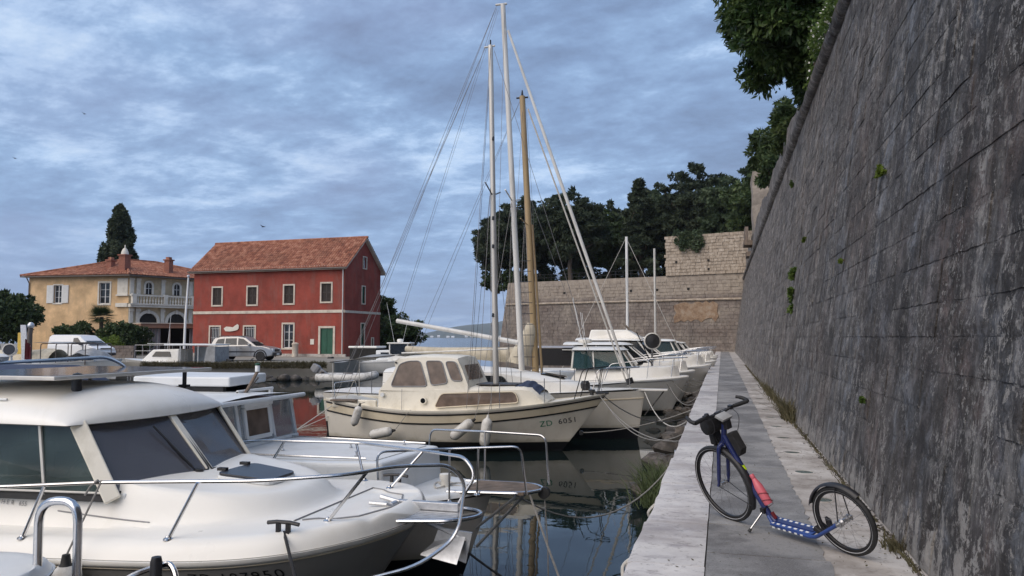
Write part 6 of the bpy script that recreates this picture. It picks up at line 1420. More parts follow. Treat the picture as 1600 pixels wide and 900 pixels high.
    b = MB(); b.grid(lambda u, v: (1.32 + .62 * u, -.52 + 1.04 * v, 1.52 + (.15 * math.sin(v * math.pi) ** .5 + .02) * math.sin(min(u * 1.6, 1) * math.pi * .5) - .44 * max(u - .3, 0) ** 1.5 + .012 * math.sin(u * 26)), 22, 10); b.build('hatch_cover', 'navy_fabric', t, smooth='all', fix=False)
    # rig
    mt = Vector((.76, -.1, 1.54)); top = Vector((.60, -.1, 10.05))
    spar(t, 'mast', [mt, top], [.075, .060], 'alloy', 14); spar(t, 'mast_head', [top + Vector((-.16, 0, -.04)), top + Vector((.12, 0, -.02))], .022, 'alloy', 6); spar(t, 'mast_light', [top, top + Vector((0, 0, .14))], .02, 'black_plastic', 6)
    spar(t, 'spreader', [(.67, -.72, 6.42), (.66, -.1, 6.22), (.67, .55, 6.42)], .018, 'black_paint', 6)
    for z in (3.2, 4.9, 5.6, 7.6): spar(t, 'mast_fitting', [(.70, -.19, z), (.70, -.16, z + .08)], .03, 'black_plastic', 6)
    for sd in (-1, 1):
        for x, zt in ((.35, 9.95), (.62, 6.4), (.95, 6.4)): stay(t, 'shroud', (x, -.1 + sd * 1.02, 1.05), (.62, -.1 + sd * .05, zt) if zt < 9 else (.62, -.1 + sd * .06, 9.95))
    for y in (-.55, -.40): stay(t, 'backstay', (-3.45, y, 1.1), (.46, -.1, 10.0), .005)
    stay(t, 'forestay', (3.36, 0, 1.38), (.70, -.1, 9.9)); stay(t, 'halyard', (.82, -.22, 1.6), (.64, -.13, 9.8), .004); stay(t, 'halyard', (.15, -.28, 1.58), (.60, -.12, 9.5), .005, 'rope_dark'); stay(t, 'halyard', (.22, -.30, 1.58), (.60, -.14, 6.2), .005, 'rope_dark')
    # bow: pulpit, bowsprit pole, samson gear
    pipe(t, 'pulpit', [(2.75, -.42, zd(2.75)), (2.95, -.36, 1.95), (3.55, 0, 2.02), (2.95, .36, 1.95), (2.75, .42, zd(2.75))], .012, 'black_paint', rad=.12); stay(t, 'pulpit_leg', (3.25, -.1, 1.36), (3.35, -.12, 2.0), .011, 'black_paint'); stay(t, 'pulpit_leg', (3.25, .1, 1.36), (3.35, .12, 2.0), .011, 'black_paint')
    b = MB(); b.lathe([(.05, 0), (.045, .06), (.08, .1), (.08, .13), (0, .14)], 10, Matrix.Translation((3.1, 0, 1.33))); b.box(3.2, 3.5, -.06, .06, 1.36, 1.40); b.build('bow_fitting', 'black_plastic', t)
    b = MB(); b.lathe([(.05, -.04), (.06, 0), (.05, .04)], 10, Matrix.Translation((2.86, -.06, .44)) @ Matrix.Rotation(R(90), 4, 'X')); b.build('towing_eye', 'black_paint', t)
    for x in (1.0, 2.0): stanchion(t, (x + .1, -h.half((x + 3.6) / 6.95) + .1, zd(x)), (x + .1, -h.half((x + 3.6) / 6.95) + .08, zd(x) + .62), .010)
    o = Vector((-6.1, 17.9, 0))
    fender('dark streaked fender leaning at the stern of the cream sailboat', o + Vector((-2.36, -1.16, 1.06)), R(18), .50, .10, 'fender_white', rope_to=o + Vector((-2.3, -1.0, 1.12)))
    fender('white fender lying level against the stern quarter of the cream sailboat', o + Vector((-1.42, -1.28, .50)), R(78), .60, .115, rope_to=o + Vector((-1.05, -1.14, .98)))
    fender('white fender with black ends tilted against the cream sailboat', o + Vector((.58, -1.30, .80)), R(52), .66, .125, rope_to=o + Vector((.66, -1.05, 1.35)))
    fender('white fender hanging upright below the long cabin window', o + Vector((.92, -1.28, .88)), R(8), .66, .125, cap='fender_white', rope_to=o + Vector((.92, -1.0, 1.3)))
    return h
sloop_cream()
def yacht_white():
    t = thing('white_yacht', 'larger white sailing yacht with tall mast and furled jib behind the cream sailboat', 'sailboat', (-6.0, 20.5, 0))
    sh = lambda u: 1.12 + .17 * u * u
    h = Hull(9.0, 2.9, -5.0, sh, um=.45, a=2.2, be=1.15, tr=.7, rake=.25, draft=.6, pm=.30, pb=.8); h.build(t, 'hull_plain', 50, 16); band(h, t, 'rub_strake', 'cream', -.22, -.19, .012)
    h.deck(t, 'gelcoat', lambda x, y, d: .05 * (1 - y * y * .3), 50, 20)
    b = MB(); rings = []
    for x, w, z in ((-3.2, .95, 1.80), (-1.2, 1.0, 1.86), (.2, .92, 1.80), (1.4, .78, 1.62), (2.3, .5, 1.42), (2.7, .3, 1.25)): rings.append([(x, -w, 1.1), (x, -w * .93, z - .08), (x, -w * .75, z), (x, 0, z + .05), (x, w * .75, z), (x, w * .93, z - .08), (x, w, 1.1)])
    b.loft(rings); b.build('coachroof', 'gelcoat', t, smooth=40)
    for sd in (-1, 1): P = round_poly([(-2.8, sd * .98, 1.42), (.5, sd * .93, 1.42), (.3, sd * .9, 1.66), (-2.7, sd * .95, 1.70)], .08); b = MB(); b.prism(P, (0, sd * .02, 0), (0, -sd * .06, 0)); b.build('cabin_window', 'glass_dark', t)
    P = round_poly([(1.2, -.30, 1.68), (1.85, -.26, 1.58), (1.85, .26, 1.58), (1.2, .30, 1.68)], .06); b = MB(); b.prism(P, (0, 0, 0), (0, 0, .04)); b.build('deck_hatch', 'glass_dark', t)
    mt = Vector((.6, 0, 1.78)); top = Vector((.04, 0, 12.35)); spar(t, 'mast', [mt, top], [.085, .070], 'alloy_white', 14); spar(t, 'mast_head', [top + Vector((-.22, 0, 0)), top + Vector((.12, 0, 0))], .03, 'alloy', 6)
    spar(t, 'spreader', [(.33, -.75, 6.75), (.33, 0, 6.55), (.33, .75, 6.75)], .02, 'alloy', 6)
    spar(t, 'boom', [(.50, 0, 2.55), (-3.15, -.1, 3.18)], [.085, .080], 'alloy_white', 12, .8)
    for sd in (-1, 1):
        for x, zt in ((.2, 12.2), (.5, 6.6), (-.2, 6.6)): stay(t, 'shroud', (x, sd * 1.3, 1.2), (.1 if zt > 9 else .33, sd * (.03 if zt > 9 else .6 if x == .2 else .05), zt))
    for y in (-.25, .25): stay(t, 'backstay', (-4.9, y, 1.2), (-.16, 0, 12.3), .006)
    stay(t, 'topping_lift', (-3.1, -.1, 3.2), (-.14, 0, 12.25), .005); stay(t, 'topping_lift', (-3.05, -.05, 3.2), (-.1, 0.02, 12.2), .004)
    # furled jib: long tapering roll
    a, c = Vector((3.62, 0, 1.45)), Vector((.20, 0, 11.55)); P = [a.lerp(c, k / 18) for k in range(19)]; spar(t, 'furled_jib', P, [.028 + .026 * math.sin(min(k / 14, 1) * math.pi * .5 + .2) * (1 - .75 * (k / 18) ** 2) for k in range(19)], 'alloy_white', 8); spar(t, 'furler_drum', [a, a + (c - a).normalized() * .16], .10, 'black_plastic', 10)
    pipe(t, 'pulpit', [(2.7, -.72, 1.28), (2.85, -.66, 1.86), (3.85, -.1, 1.90), (3.85, .1, 1.90), (2.85, .66, 1.86), (2.7, .72, 1.28)], .013, 'steel', rad=.12); stay(t, 'pulpit_leg', (3.6, -.14, 1.3), (3.62, -.2, 1.9), .012, 'steel')
    for x in (-3.4, -1.9, -.4, .9, 1.9):
        for sd in (-1, 1): u = (x + 5) / 9; stanchion(t, (x, sd * (h.half(u) - .08), sh(u)), (x, sd * (h.half(u) - .07), sh(u) + .62), .011, 'wire')
    for z in (.32, .6): b = MB(); b.tube([(x, -(h.half((x + 5) / 9) - .07), sh((x + 5) / 9) + z) for x in (-3.4, -1.9, -.4, .9, 1.9, 2.85)], .004, 4); b.build('guard_wire', 'wire', t)
    b = MB(); b.lathe([(.09, -.13), (.13, -.06), (.13, .06), (.09, .13)], 10, Matrix.Translation((2.45, -.35, 1.40))); b.build('windlass', 'black_plastic', t)
    b = MB(); b.box(3.7, 4.6, -.13, .13, 1.28, 1.33); b.build('bow_plank', 'alloy_white', t, bevel=.01)
    b = MB(); b.tube([(4.5, 0, 1.28), (3.98, 0, .62)], .018, 6); b.build('bobstay', 'black_paint', t)
    return h
yacht_white()
def ketch_wood():
    t = thing('wooden_mast_boat', 'old sailing boat with varnished wooden mast and canvas wrapped sail', 'sailboat', (-6.6, 24.2, 0))
    sh = lambda u: .95 + .3 * u * u; h = Hull(8.0, 2.7, -4.3, sh, um=.5, a=2.3, be=1.2, tr=.6, rake=.6, draft=.6, pm=.33, pb=.8); h.build(t, 'hull_white', 40, 14); h.deck(t, 'gelcoat', lambda x, y, d: .04, 30, 12)
    b = MB(); b.loft([[(x, -w, 1.0), (x, -w * .93, z), (x, 0, z + .06), (x, w * .93, z), (x, w, 1.0)] for x, w, z in ((-2.6, .85, 1.55), (.1, .85, 1.58), (1.4, .6, 1.42), (1.7, .5, 1.15))]); b.build('coachroof', 'gelcoat', t, smooth=40)
    for x in (-1.8, -.9, 0): P = round_poly([(x, -.86, 1.2), (x + .5, -.86, 1.2), (x + .5, -.83, 1.42), (x, -.83, 1.42)], .06); b = MB(); b.prism(P, (0, -.02, 0), (0, .04, 0)); b.build('cabin_window', 'glass_dark', t)
    mt, top = Vector((.76, -.2, 1.2)), Vector((.30, -.2, 10.75)); spar(t, 'mast', [mt, top], [.115, .095], 'wood_mast', 14); spar(t, 'mast_head', [top + Vector((-.20, 0, -.05)), top + Vector((.2, 0, -.05))], .03, 'black_plastic', 6); spar(t, 'mast_spike', [top, top + Vector((0, 0, .2))], [.05, .02], 'black_plastic', 6)
    spar(t, 'spreader', [(.45, -1.0, 6.5), (.48, -.2, 6.4), (.45, .6, 6.5)], .02, 'wood_mast', 6); spar(t, 'gaff', [(.96, -.2, 1.5), (.64, -.2, 6.4)], .04, 'wood_mast', 8)
    # canvas bundle round the foot of the mast and along the boom
    b = MB(); P = [(.60, -.2, 3.15), (.56, -.22, 2.9), (.48, -.22, 2.6), (.36, -.22, 2.3), (.25, -.22, 2.05), (.2, -.22, 1.85)]; b.tube(smoothpath(P, 3), [.13 + .30 * (k / 15) ** .8 for k in range(16)], 14); cv = b.build('sail_bundle', 'canvas', t, smooth=True)
    b = MB(); b.tube(smoothpath([(.5, -.2, 2.1), (-1.0, -.15, 2.15), (-2.6, -.1, 2.2), (-3.9, 0, 2.3)], 5), [.28 - .012 * k for k in range(16)], 12); b.build('boom_cover', 'canvas', t, smooth=True)
    spar(t, 'ratline_shroud', [(.9, -1.25, 1.1), (.42, -.25, 6.4)], .008, 'wire', 5); spar(t, 'ratline_shroud', [(.35, -1.25, 1.1), (.38, -.25, 6.4)], .008, 'wire', 5)
    for k in range(11):
        f = .12 + k * .065; a = Vector((.9, -1.25, 1.1)).lerp(Vector((.42, -.25, 6.4)), f); c = Vector((.35, -1.25, 1.1)).lerp(Vector((.38, -.25, 6.4)), f); d = (a - c).normalized() * .12; spar(t, 'ratline', [a + d, c - d], .012, 'black_paint', 5)
    for sd in (-1, 1): stay(t, 'shroud', (.1, -.2 + sd * 1.15, 1.1), (.34, -.2 + sd * .06, 10.5)); stay(t, 'backstay', (-4.1, sd * .3, 1.1), (.22, -.2, 10.6))
    spar(t, 'forestay', [(3.65, 0, 1.3), (.50, -.2, 10.3)], .028, 'rope_white', 6); stay(t, 'inner_stay', (2.8, 0, 1.2), (.5, -.2, 7.5)); stay(t, 'halyard', (.95, -.3, 1.3), (.40, -.27, 10.4), .005); stay(t, 'halyard', (.98, -.1, 1.3), (.42, -.12, 10.4), .005)
    return t
ketch_wood()

# ================================================================ motor boats farther along the row
def motorboat(name, label, loc, L, B, zs, zb, cab, hullmat, flags=(), group='motor boats moored along the quay', rz=0.0, win='glass_green', seed=0):
    """cab: (x_aft, x_front, half width, sill z, roof z, rake)"""
    rr = random.Random(seed); t = thing(name, label, 'boat', loc, rz, group); sh = lambda u: zs + (zb - zs) * u * u
    h = Hull(L, B, -L / 2, sh, um=.55, a=2.8, be=1.35, tr=.88, rake=.75, draft=.4, pm=.3, pb=.75); h.build(t, hullmat, 34, 10); band(h, t, 'rub_rail', 'gelcoat_cool', -.08, -.02, .018)
    xa, xf, w, zl, zr, rk = cab; x1 = L / 2
    h.deck(t, 'gelcoat', lambda x, y, d: .05 * (1 - (1 - min(d / .1, 1)) ** 2) + (zl - sh((xf + L / 2) / L) - .05) * min(max((w * (1 if x < xf else math.sqrt(max(0, 1 - ((x - xf) / (x1 * .9 - xf)) ** 2))) - abs(y)) / .15, 0), 1) * (x > xa), 44, 26)
    q = [(xa, w), (xf + rk * .55, w * .95), (xf + rk, w * .55)]; lo = [(x, -y, zl) for x, y in q] + [(x, y, zl) for x, y in reversed(q)]
    q2 = [(xa + .05, w * .93), (xf - .05, w * .86), (xf + .12, w * .5)]; hi = [(x, -y, zr - .08) for x, y in q2] + [(x, y, zr - .08) for x, y in reversed(q2)]
    n = len(lo)
    for i in range(n - 1): panel(t, 'cabin_pane', win, [lo[i], lo[i + 1], hi[i + 1], hi[i]])
    for i in range(n): bar(t, 'cabin_post', 'gelcoat', lo[i], hi[i], .07, .05, (lo[i][0] - xa + .01, lo[i][1] * 2, 0))
    for x in (xa + (xf - xa) * .5,):
        for sd in (-1, 1): bar(t, 'cabin_post', 'gelcoat', (x, sd * w * .99, zl), (x - .05, sd * w * .9, zr - .08), .05, .04, (0, sd, 0))
    def roof(u, v): y = (w * .98 + .05) * (2 * v - 1); f = xf + .30 - .35 * (2 * v - 1) ** 2; x = xa - .35 + (f - xa + .35) * u; return (x, y, zr - .06 + .12 * (1 - (2 * v - 1) ** 2) ** .5 * max(0, 1 - max(0, (u - .7) / .3) ** 2) ** .5)
    b = MB(); b.grid(roof, 16, 14); b.grid(lambda u, v: (lambda p: (p[0], p[1], zr - .08))(roof(u, v)), 16, 14); b.build('roof', 'gelcoat', t, smooth=50)
    b = MB(); b.box(xa + .1, xf - .1, -w * .8, w * .8, zl - .4, zl + .06); b.build('cabin_furniture', 'grey_fabric', t, bevel=.03); b = MB(); b.box(xa - .03, xa, -w * .9, w * .9, zl, zr - .1); b.build('bulkhead', 'gelcoat_cool', t)
    P = [(xf - .4, -B * .44, sh(.6) + .05), (xf - .2, -B * .44, sh(.6) + .62), (x1 - 1.2, -B * .36, zb + .62), (x1 - .05, -.12, zb + .68), (x1 - .05, .12, zb + .68), (x1 - 1.2, B * .36, zb + .62), (xf - .2, B * .44, sh(.6) + .62), (xf - .4, B * .44, sh(.6) + .05)]
    pipe(t, 'pulpit_rail', P, .014, rad=.15, n=6)
    for x in (x1 - 1.4, x1 - .6):
        for sd in (-1, 1): u = (x + L / 2) / L; y = sd * (h.half(u) - .12); stay(t, 'stanchion', (x, y, sh(u)), (x + .08, sd * (B * .36 if x < x1 - 1 else .3), zb + .62), .011, 'steel')
    if 'radar' in flags: b = MB(); b.lathe([(.06, 0), (.06, .12), (.24, .14), (.26, .2), (.24, .27), (0, .3)], 16, Matrix.Translation((xa + .3, 0, zr + .05))); b.build('radar', 'gelcoat', t, smooth=50)
    if 'awning' in flags: b = MB(); b.grid(lambda u, v: (xa - 2.0 + 2.0 * u, -w + 2 * w * v, zr + .02 + .06 * math.sin(v * 3.14)), 6, 6); b.build('awning', 'curtain', t, fix=False); b = MB(); b.grid(lambda u, v: (xa - 1.9 + 1.9 * u, -w * .98, zl + .1 + (zr - zl - .1) * v), 4, 2); b.build('side_cloth', 'black_fabric', t, fix=False)
    if 'fly' in flags:
        b = MB(); b.loft([[(xa + .2 + k * .1, -w * .7, zr), (xf + .15 - k * .25, -w * .6, zr + k * .0), (xf + .15 - k * .25, w * .6, zr), (xa + .2 + k * .1, w * .7, zr)] if k == 0 else [(xa + .3, -w * .65, zr + .42), (xf - .55, -w * .5, zr + .42), (xf - .55, w * .5, zr + .42), (xa + .3, w * .65, zr + .42)] for k in (0, 1)]); b.build('flybridge', 'gelcoat', t, bevel=.05)
        panel(t, 'fly_screen', 'glass_dark', [(xf - .5, -w * .5, zr + .40), (xf - .5, w * .5, zr + .40), (xf - .75, w * .45, zr + .68), (xf - .75, -w * .45, zr + .68)])
    if 'antenna' in flags: stay(t, 'antenna', (xa + .2, .3, zr), (xa - .2, .3, zr + 1.9), .010, 'white_paint'); stay(t, 'antenna', (xa + .4, -.3, zr), (xa + .25, -.3, zr + 1.3), .010, 'white_paint')
    if 'hullwin' in flags:
        for sd in (-1, 1): P = round_poly([h.at(.3, zs * .62, sd, .012), h.at(1.5, zs * .70, sd, .012), h.at(1.4, zs * .86, sd, .012), h.at(.35, zs * .8, sd, .012)], .08); b = MB(); b.prism(P, (0, 0, 0), (0, sd * .006, 0)); b.build('hull_window', 'glass_dark', t)
    return t, h
motorboat('motor_cruiser', 'white motorboat with green tinted wheelhouse windows beyond the sailing boats', (-4.95, 27.8, 0), 7.6, 2.8, 1.05, 1.30, (-.25, 1.35, 1.05, 1.58, 2.30, .55), 'hull_white', ('radar', 'awning', 'antenna'), seed=1)
motorboat('motor_cruiser', 'white cruiser with sloping black windows behind the green windowed one', (-4.75, 31.6, 0), 7.4, 2.7, 1.05, 1.35, (-1.2, .9, 1.05, 1.62, 2.45, 1.05), 'hull_white', ('antenna',), win='glass_dark', seed=2)
motorboat('motor_cruiser', 'white flybridge cruiser in the middle of the motorboat row', (-4.5, 35.2, 0), 8.0, 3.0, 1.15, 1.45, (-1.6, .9, 1.15, 1.75, 2.62, 1.1), 'hull_white', ('fly',), win='glass_dark', seed=3)
motorboat('motor_cruiser', 'white boat with red striped dark hull right after the flybridge cruiser', (-4.3, 39.2, 0), 7.6, 2.8, 1.0, 1.35, (-1.4, .7, 1.0, 1.55, 2.3, .9), 'hull_navy', (), win='glass_dark', seed=4)
motorboat('motor_cruiser', 'white cabin boat with rounded roof near the far end', (-3.9, 43.4, 0), 7.2, 2.7, 1.05, 1.40, (-.6, 1.2, 1.0, 1.65, 2.55, .6), 'hull_white', ('hullwin',), win='glass_tint', seed=5)
motorboat('motor_cruiser', 'white boat third from the far end of the row', (-4.0, 48.0, 0), 7.0, 2.6, 1.0, 1.3, (-1.2, .6, 1.0, 1.5, 2.3, .9), 'hull_white', ('fly',), win='glass_dark', seed=6)
motorboat('motor_cruiser', 'white boat second from the far end of the row', (-3.8, 53.5, 0), 7.0, 2.6, 1.0, 1.35, (-1.0, .8, 1.0, 1.5, 2.4, .8), 'hull_white', (), win='glass_dark', seed=7)
motorboat('motor_cruiser', 'last white boat in the row below the bastion', (-3.8, 61, 0), 7.0, 2.6, 1.0, 1.3, (-1.0, .8, 1.0, 1.5, 2.3, .8), 'hull_white', ('hullwin',), win='glass_dark', seed=8)
def far_mast(label, loc, h, mat, stays, boom=True, hullmat='hull_white'):
    t = thing('far_sailboat', label, 'sailboat', loc, group='small sailing boats among the motorboats'); sh = lambda u: .9 + .25 * u * u
    hh = Hull(6.4, 2.3, -3.4, sh, um=.5, a=2.3, be=1.2, tr=.7, rake=.7, draft=.4, pm=.33, pb=.8); hh.build(t, hullmat, 28, 10); hh.deck(t, 'gelcoat', lambda x, y, d: .03, 24, 8)
    b = MB(); b.loft([[(x, -w, .95), (x, -w * .9, z), (x, w * .9, z), (x, w, .95)] for x, w, z in ((-1.8, .75, 1.4), (.6, .7, 1.42), (1.5, .5, 1.05))]); b.build('coachroof', 'gelcoat', t)
    for sd in (-1, 1): panel(t, 'cabin_window', 'glass_dark', [(-1.4, sd * .76, 1.12), (.3, sd * .74, 1.12), (.2, sd * .71, 1.3), (-1.3, sd * .73, 1.3)], .03)
    spar(t, 'mast', [(0, 0, 1.3), (0, 0, h)], .065, mat, 8)
    if boom: spar(t, 'boom', [(-.05, 0, 2.1), (-2.4, 0, 2.2)], .1, 'navy_fabric', 8)
    if stays:
        stay(t, 'forestay', (2.9, 0, 1.2), (0, 0, h - .1), .012, 'rope_white'); stay(t, 'backstay', (-3.3, 0, 1.1), (0, 0, h), .010, 'rope_white')
        for sd in (-1, 1): stay(t, 'shroud', (0, sd * 1.05, 1.05), (0, 0, h * .9), .008)
far_mast('small sailboat with bright white mast before the bastion', (-4.45, 37.2, 0), 7.65, 'white_paint', True)
far_mast('small sailboat with thin grey mast right of the white mast', (-3.8, 45.6, 0), 8.0, 'alloy', False)
def drum_boat():
    t = thing('fishing_boat', 'low dark fishing boat carrying a round net drum on a post', 'boat', (-4.6, 29.8, 0), group='motor boats moored along the quay'); sh = lambda u: .85 + .35 * u * u
    h = Hull(6.0, 2.1, -3.0, sh, um=.5, a=2.3, be=1.2, tr=.7, rake=.7, draft=.35, pm=.33, pb=.8); h.build(t, 'hull_navy', 30, 10); h.deck(t, 'teak', lambda x, y, d: .02, 24, 10); band(h, t, 'gunwale', 'cream', -.06, .05, .02)
    spar(t, 'post', [(1.95, 0, 1.0), (2.0, 0, 2.55)], .035, 'steel', 8); spar(t, 'stay_pole', [(1.4, -.1, 2.9), (1.98, 0, 1.6)], .022, 'black_paint', 6)
    b = MB(); Mx = Matrix.Translation((2.0, -.06, 2.55)) @ Matrix.Rotation(R(90), 4, 'X') @ Matrix.Rotation(R(12), 4, 'Y'); b.lathe([(.31, -.07), (.33, -.05), (.33, .05), (.31, .07), (.285, .07), (.285, -.05)], 28, Mx); b.build('drum_rim', 'fender_white', t, smooth=50)
    b = MB(); b.lathe([(0, -.02), (.285, -.02), (.285, 0.02), (.1, .06), (0, .07)], 24, Mx); b.build('drum', 'black_plastic', t, smooth=40)
    for k in range(5): pipe(t, 'deck_gear', [(.2 + k * .42, -.5, 1.05), (.25 + k * .42, -.5, 1.5 + .1 * (k % 2)), (.25 + k * .42, .5, 1.5), (.2 + k * .42, .5, 1.05)], .014, 'black_paint', rad=.1, n=6)
    b = MB(); b.lathe([(.0, 0), (.22, .02), (.24, .2), (.22, .3), (0, .33)], 12, Matrix.Translation((.9, -.3, .95))); b.build('bait_tub', 'fender_white', t, smooth=40); b = MB(); b.box(-2.2, -.6, -.6, .6, .9, 1.35); b.build('engine_box', 'gelcoat_cool', t, bevel=.04)
drum_boat()

# ================================================================ boats along the far shore
def small_hull(name, label, loc, rz, L, B, zs, zb, hm, dm='gelcoat_cool', open_=True):
    t = thing(name, label, 'boat', loc, rz, 'small craft along the far shore'); sh = lambda u: zs + (zb - zs) * u * u
    h = Hull(L, B, -L / 2, sh, um=.5, a=2.4, be=1.3, tr=.8, rake=.5, draft=.25, pm=.33, pb=.8); h.build(t, hm, 26, 10); h.deck(t, dm, lambda x, y, d: (-.22 if (d > .16 and open_ and x < L * .25) else .02), 40, 20); band(h, t, 'gunwale', 'white_paint', -.05, .03, .02); return t, h
def outboard(t, x, z, tilt=0.0, mat='black_plastic'):
    Mx = Matrix.Translation((x, 0, z)) @ Matrix.Rotation(tilt, 4, 'Y'); o = MB(); v = lambda *p: Mx @ Vector(p)
    o.loft([[v(-.34, -.14, .05), v(.02, -.14, .05), v(.02, .14, .05), v(-.34, .14, .05)], [v(-.42, -.19, .22), v(.06, -.18, .22), v(.06, .18, .22), v(-.42, .19, .22)], [v(-.38, -.16, .52), v(.0, -.16, .55), v(.0, .16, .55), v(-.38, .16, .52)]]); e = o.build('outboard_motor', mat, t, bevel=.05)
    o = MB(); o.loft([[v(-.22, -.06, -.75), v(-.02, -.06, -.75), v(-.02, .06, -.75), v(-.22, .06, -.75)], [v(-.26, -.07, .06), v(0, -.07, .06), v(0, .07, .06), v(-.26, .07, .06)]]); o.build('leg', 'grey_print', e)
def far_side():
    # cabin boat with canopy frame
    t, h = small_hull('cabin_boat', 'white cabin boat with flat canopy frame below the red house', (-34.4, 42.0, 0), R(190), 7.2, 2.4, 1.0, 1.3, 'hull_white', open_=False)
    b = MB(); b.loft([[(-.6, -.95, 1.0), (2.2, -.85, 1.0), (2.2, .85, 1.0), (-.6, .95, 1.0)], [(-.6, -.9, 1.95), (1.25, -.78, 1.90), (1.25, .78, 1.90), (-.6, .9, 1.95)]]); b.build('cabin', 'gelcoat', t, bevel=.07)
    for sd in (-1, 1): P = round_poly([(-.1, sd * .925, 1.45), (1.25, sd * .86, 1.45), (1.0, sd * .82, 1.78), (0, sd * .885, 1.78)], .05); b = MB(); b.prism(P, (0, sd * .02, 0), (0, -sd * .03, 0)); b.build('cabin_window', 'glass_dark', t)
    b = MB(); b.box(-3.1, .4, -.98, .98, 2.16, 2.26); b.build('canopy', 'gelcoat_cool', t, bevel=.03)
    for x in (-3.0, -1.9, -.7):
        for y in (-.92, .92): stay(t, 'canopy_post', (x, y, .95), (x, y, 2.13), .025, 'white_paint')
    panel(t, 'canopy_curtain', 'grey_fabric', [(-3.05, -.95, 1.0), (-3.05, .95, 1.0), (-3.05, .95, 2.1), (-3.05, -.95, 2.1)], .02); panel(t, 'canopy_curtain', 'grey_fabric', [(-3.05, .95, 1.0), (-2.3, .95, 1.0), (-2.5, .95, 2.1), (-3.05, .95, 2.1)], .02)
    panel(t, 'canopy_side', 'gelcoat_cool', [(-2.3, -.95, 1.0), (-.7, -.95, 1.0), (-.7, -.95, 2.1), (-2.3, -.95, 2.1)], .02)
    for y in (.78, 1.02): stay(t, 'ladder_rail', (-1.1, y, .6), (-1.1, y + .02, 1.9), .02, 'steel')
    for k in range(5): stay(t, 'ladder_rung', (-1.1, .78, .8 + k * .24), (-1.1, 1.02, .8 + k * .24), .016, 'steel')
    outboard(t, -3.4, .75); b = MB(); b.lathe([(.26, -.06), (.30, 0), (.26, .06)], 14, Matrix.Translation((.8, 1.15, .85)) @ Matrix.Rotation(R(90), 4, 'X')); b.build('red_float', 'red_paint', t, smooth=True)
    stay(t, 'antenna', (1.0, -.5, 1.9), (.8, -.5, 4.2), .012, 'white_paint'); stay(t, 'boathook', (-3.3, -.6, 2.25), (2.4, -.5, 2.28), .02, 'alloy_white')
    t, h = small_hull('open_boat', 'maroon open boat with covered outboard near the silver car', (-30.2, 44.6, 0), R(205), 4.6, 1.7, .75, .95, 'hull_maroon', 'grey_fabric'); outboard(t, -2.4, .65, R(-25)); b = MB(); b.box(-.3, .5, -.6, .6, .7, .98); b.build('console', 'maroon', t, bevel=.03); panel(t, 'windshield', 'plastic_clear', [(.5, -.55, .95), (.5, .55, .95), (.25, .5, 1.3), (.25, -.5, 1.3)])
    t, h = small_hull('green_dinghy', 'small green dinghy under a grey cover by the far bank', (-25.7, 46.2, 0), R(-70), 3.6, 1.5, .50, .68, 'hull_green', open_=False); b = MB(); b.grid(lambda u, v: (-1.5 + 2.8 * u, (-.66 + 1.32 * v) * (1 - .5 * u ** 3), .56 + .22 * math.sin(v * math.pi) * (1 - .4 * u) + .03 * math.sin(u * 14 + v * 5)), 16, 10); b.build('cover', 'grey_fabric', t, smooth='all', fix=False)
    # inflatable tender with tilted motor
    t = thing('inflatable_tender', 'pale grey inflatable tender with raised outboard behind the cream sailboat', 'boat', (-20.6, 39.2, 0), R(8), 'small craft along the far shore'); b = MB(); P = [(-1.6, -.62, .42), (.6, -.62, .42), (1.35, -.38, .50), (1.6, 0, .56), (1.35, .38, .50), (.6, .62, .42), (-1.6, .62, .42)]; b.tube(smoothpath(P, 5), .23, 12); b.build('tube', 'fender_white', t, smooth=True); b = MB(); b.box(-1.4, 1.1, -.5, .5, .25, .35); b.build('floor', 'grey_fabric', t); b = MB(); b.box(-1.45, -1.38, -.5, .5, .2, .75); b.build('transom', 'teak', t); outboard(t, -1.55, .9, R(-55), 'grey_print'); b = MB(); b.box(-.2, .1, -.6, .6, .58, .64); b.build('seat', 'teak', t)
    # boat with dark canopied wheelhouse in front of the gable
    t, h = small_hull('wheelhouse_boat', 'grey boat with dark curtained shelter in front of the red gable', (-25.2, 51.5, 0), R(0), 6.0, 2.1, .9, 1.2, 'hull_white', open_=False)
    b = MB(); b.box(-1.4, .9, -.85, .85, 1.9, 2.05); b.build('roof', 'gelcoat', t, bevel=.05); b = MB(); b.box(-1.3, .8, -.8, .8, .95, 1.9); b.build('shelter', 'dark_interior', t); b = MB(); b.box(.8, 2.2, -.8, .8, .95, 1.75); b.build('cuddy', 'gelcoat_cool', t, bevel=.06); panel(t, 'cuddy_window', 'glass_dark', [(1.2, -.81, 1.3), (1.9, -.81, 1.3), (1.9, -.81, 1.6), (1.2, -.81, 1.6)], .02); outboard(t, -3.1, .7)
    t, h = small_hull('pilot_boat', 'white boat with small framed pilot house by the seaside tree', (-22.6, 51.0, 0), R(10), 6.2, 2.1, .9, 1.25, 'hull_white', open_=False)
    for x, y in ((-.6, -.7), (-.6, .7), (.7, -.65), (.7, .65)): bar(t, 'pilot_house_post', 'gelcoat', (x, y, 1.0), (x, y * .95, 2.25), .09, .09, (1, 0, 0))
    b = MB(); b.box(-.8, .9, -.8, .8, 2.22, 2.32); b.build('roof', 'gelcoat', t, bevel=.04); b = MB(); b.box(-.5, .6, -.6, .6, 1.0, 1.5); b.build('pilot_house', 'gelcoat', t, bevel=.04); b = MB(); b.box(-.56, .66, -.66, .66, 1.5, 2.2); b.build('window_band', 'glass_dark', t); b = MB(); b.lathe([(.2, 0), (.24, .1), (.2, .22), (0, .25)], 14, Matrix.Translation((0, 0, 2.34))); b.build('radar', 'gelcoat', t, smooth=True)
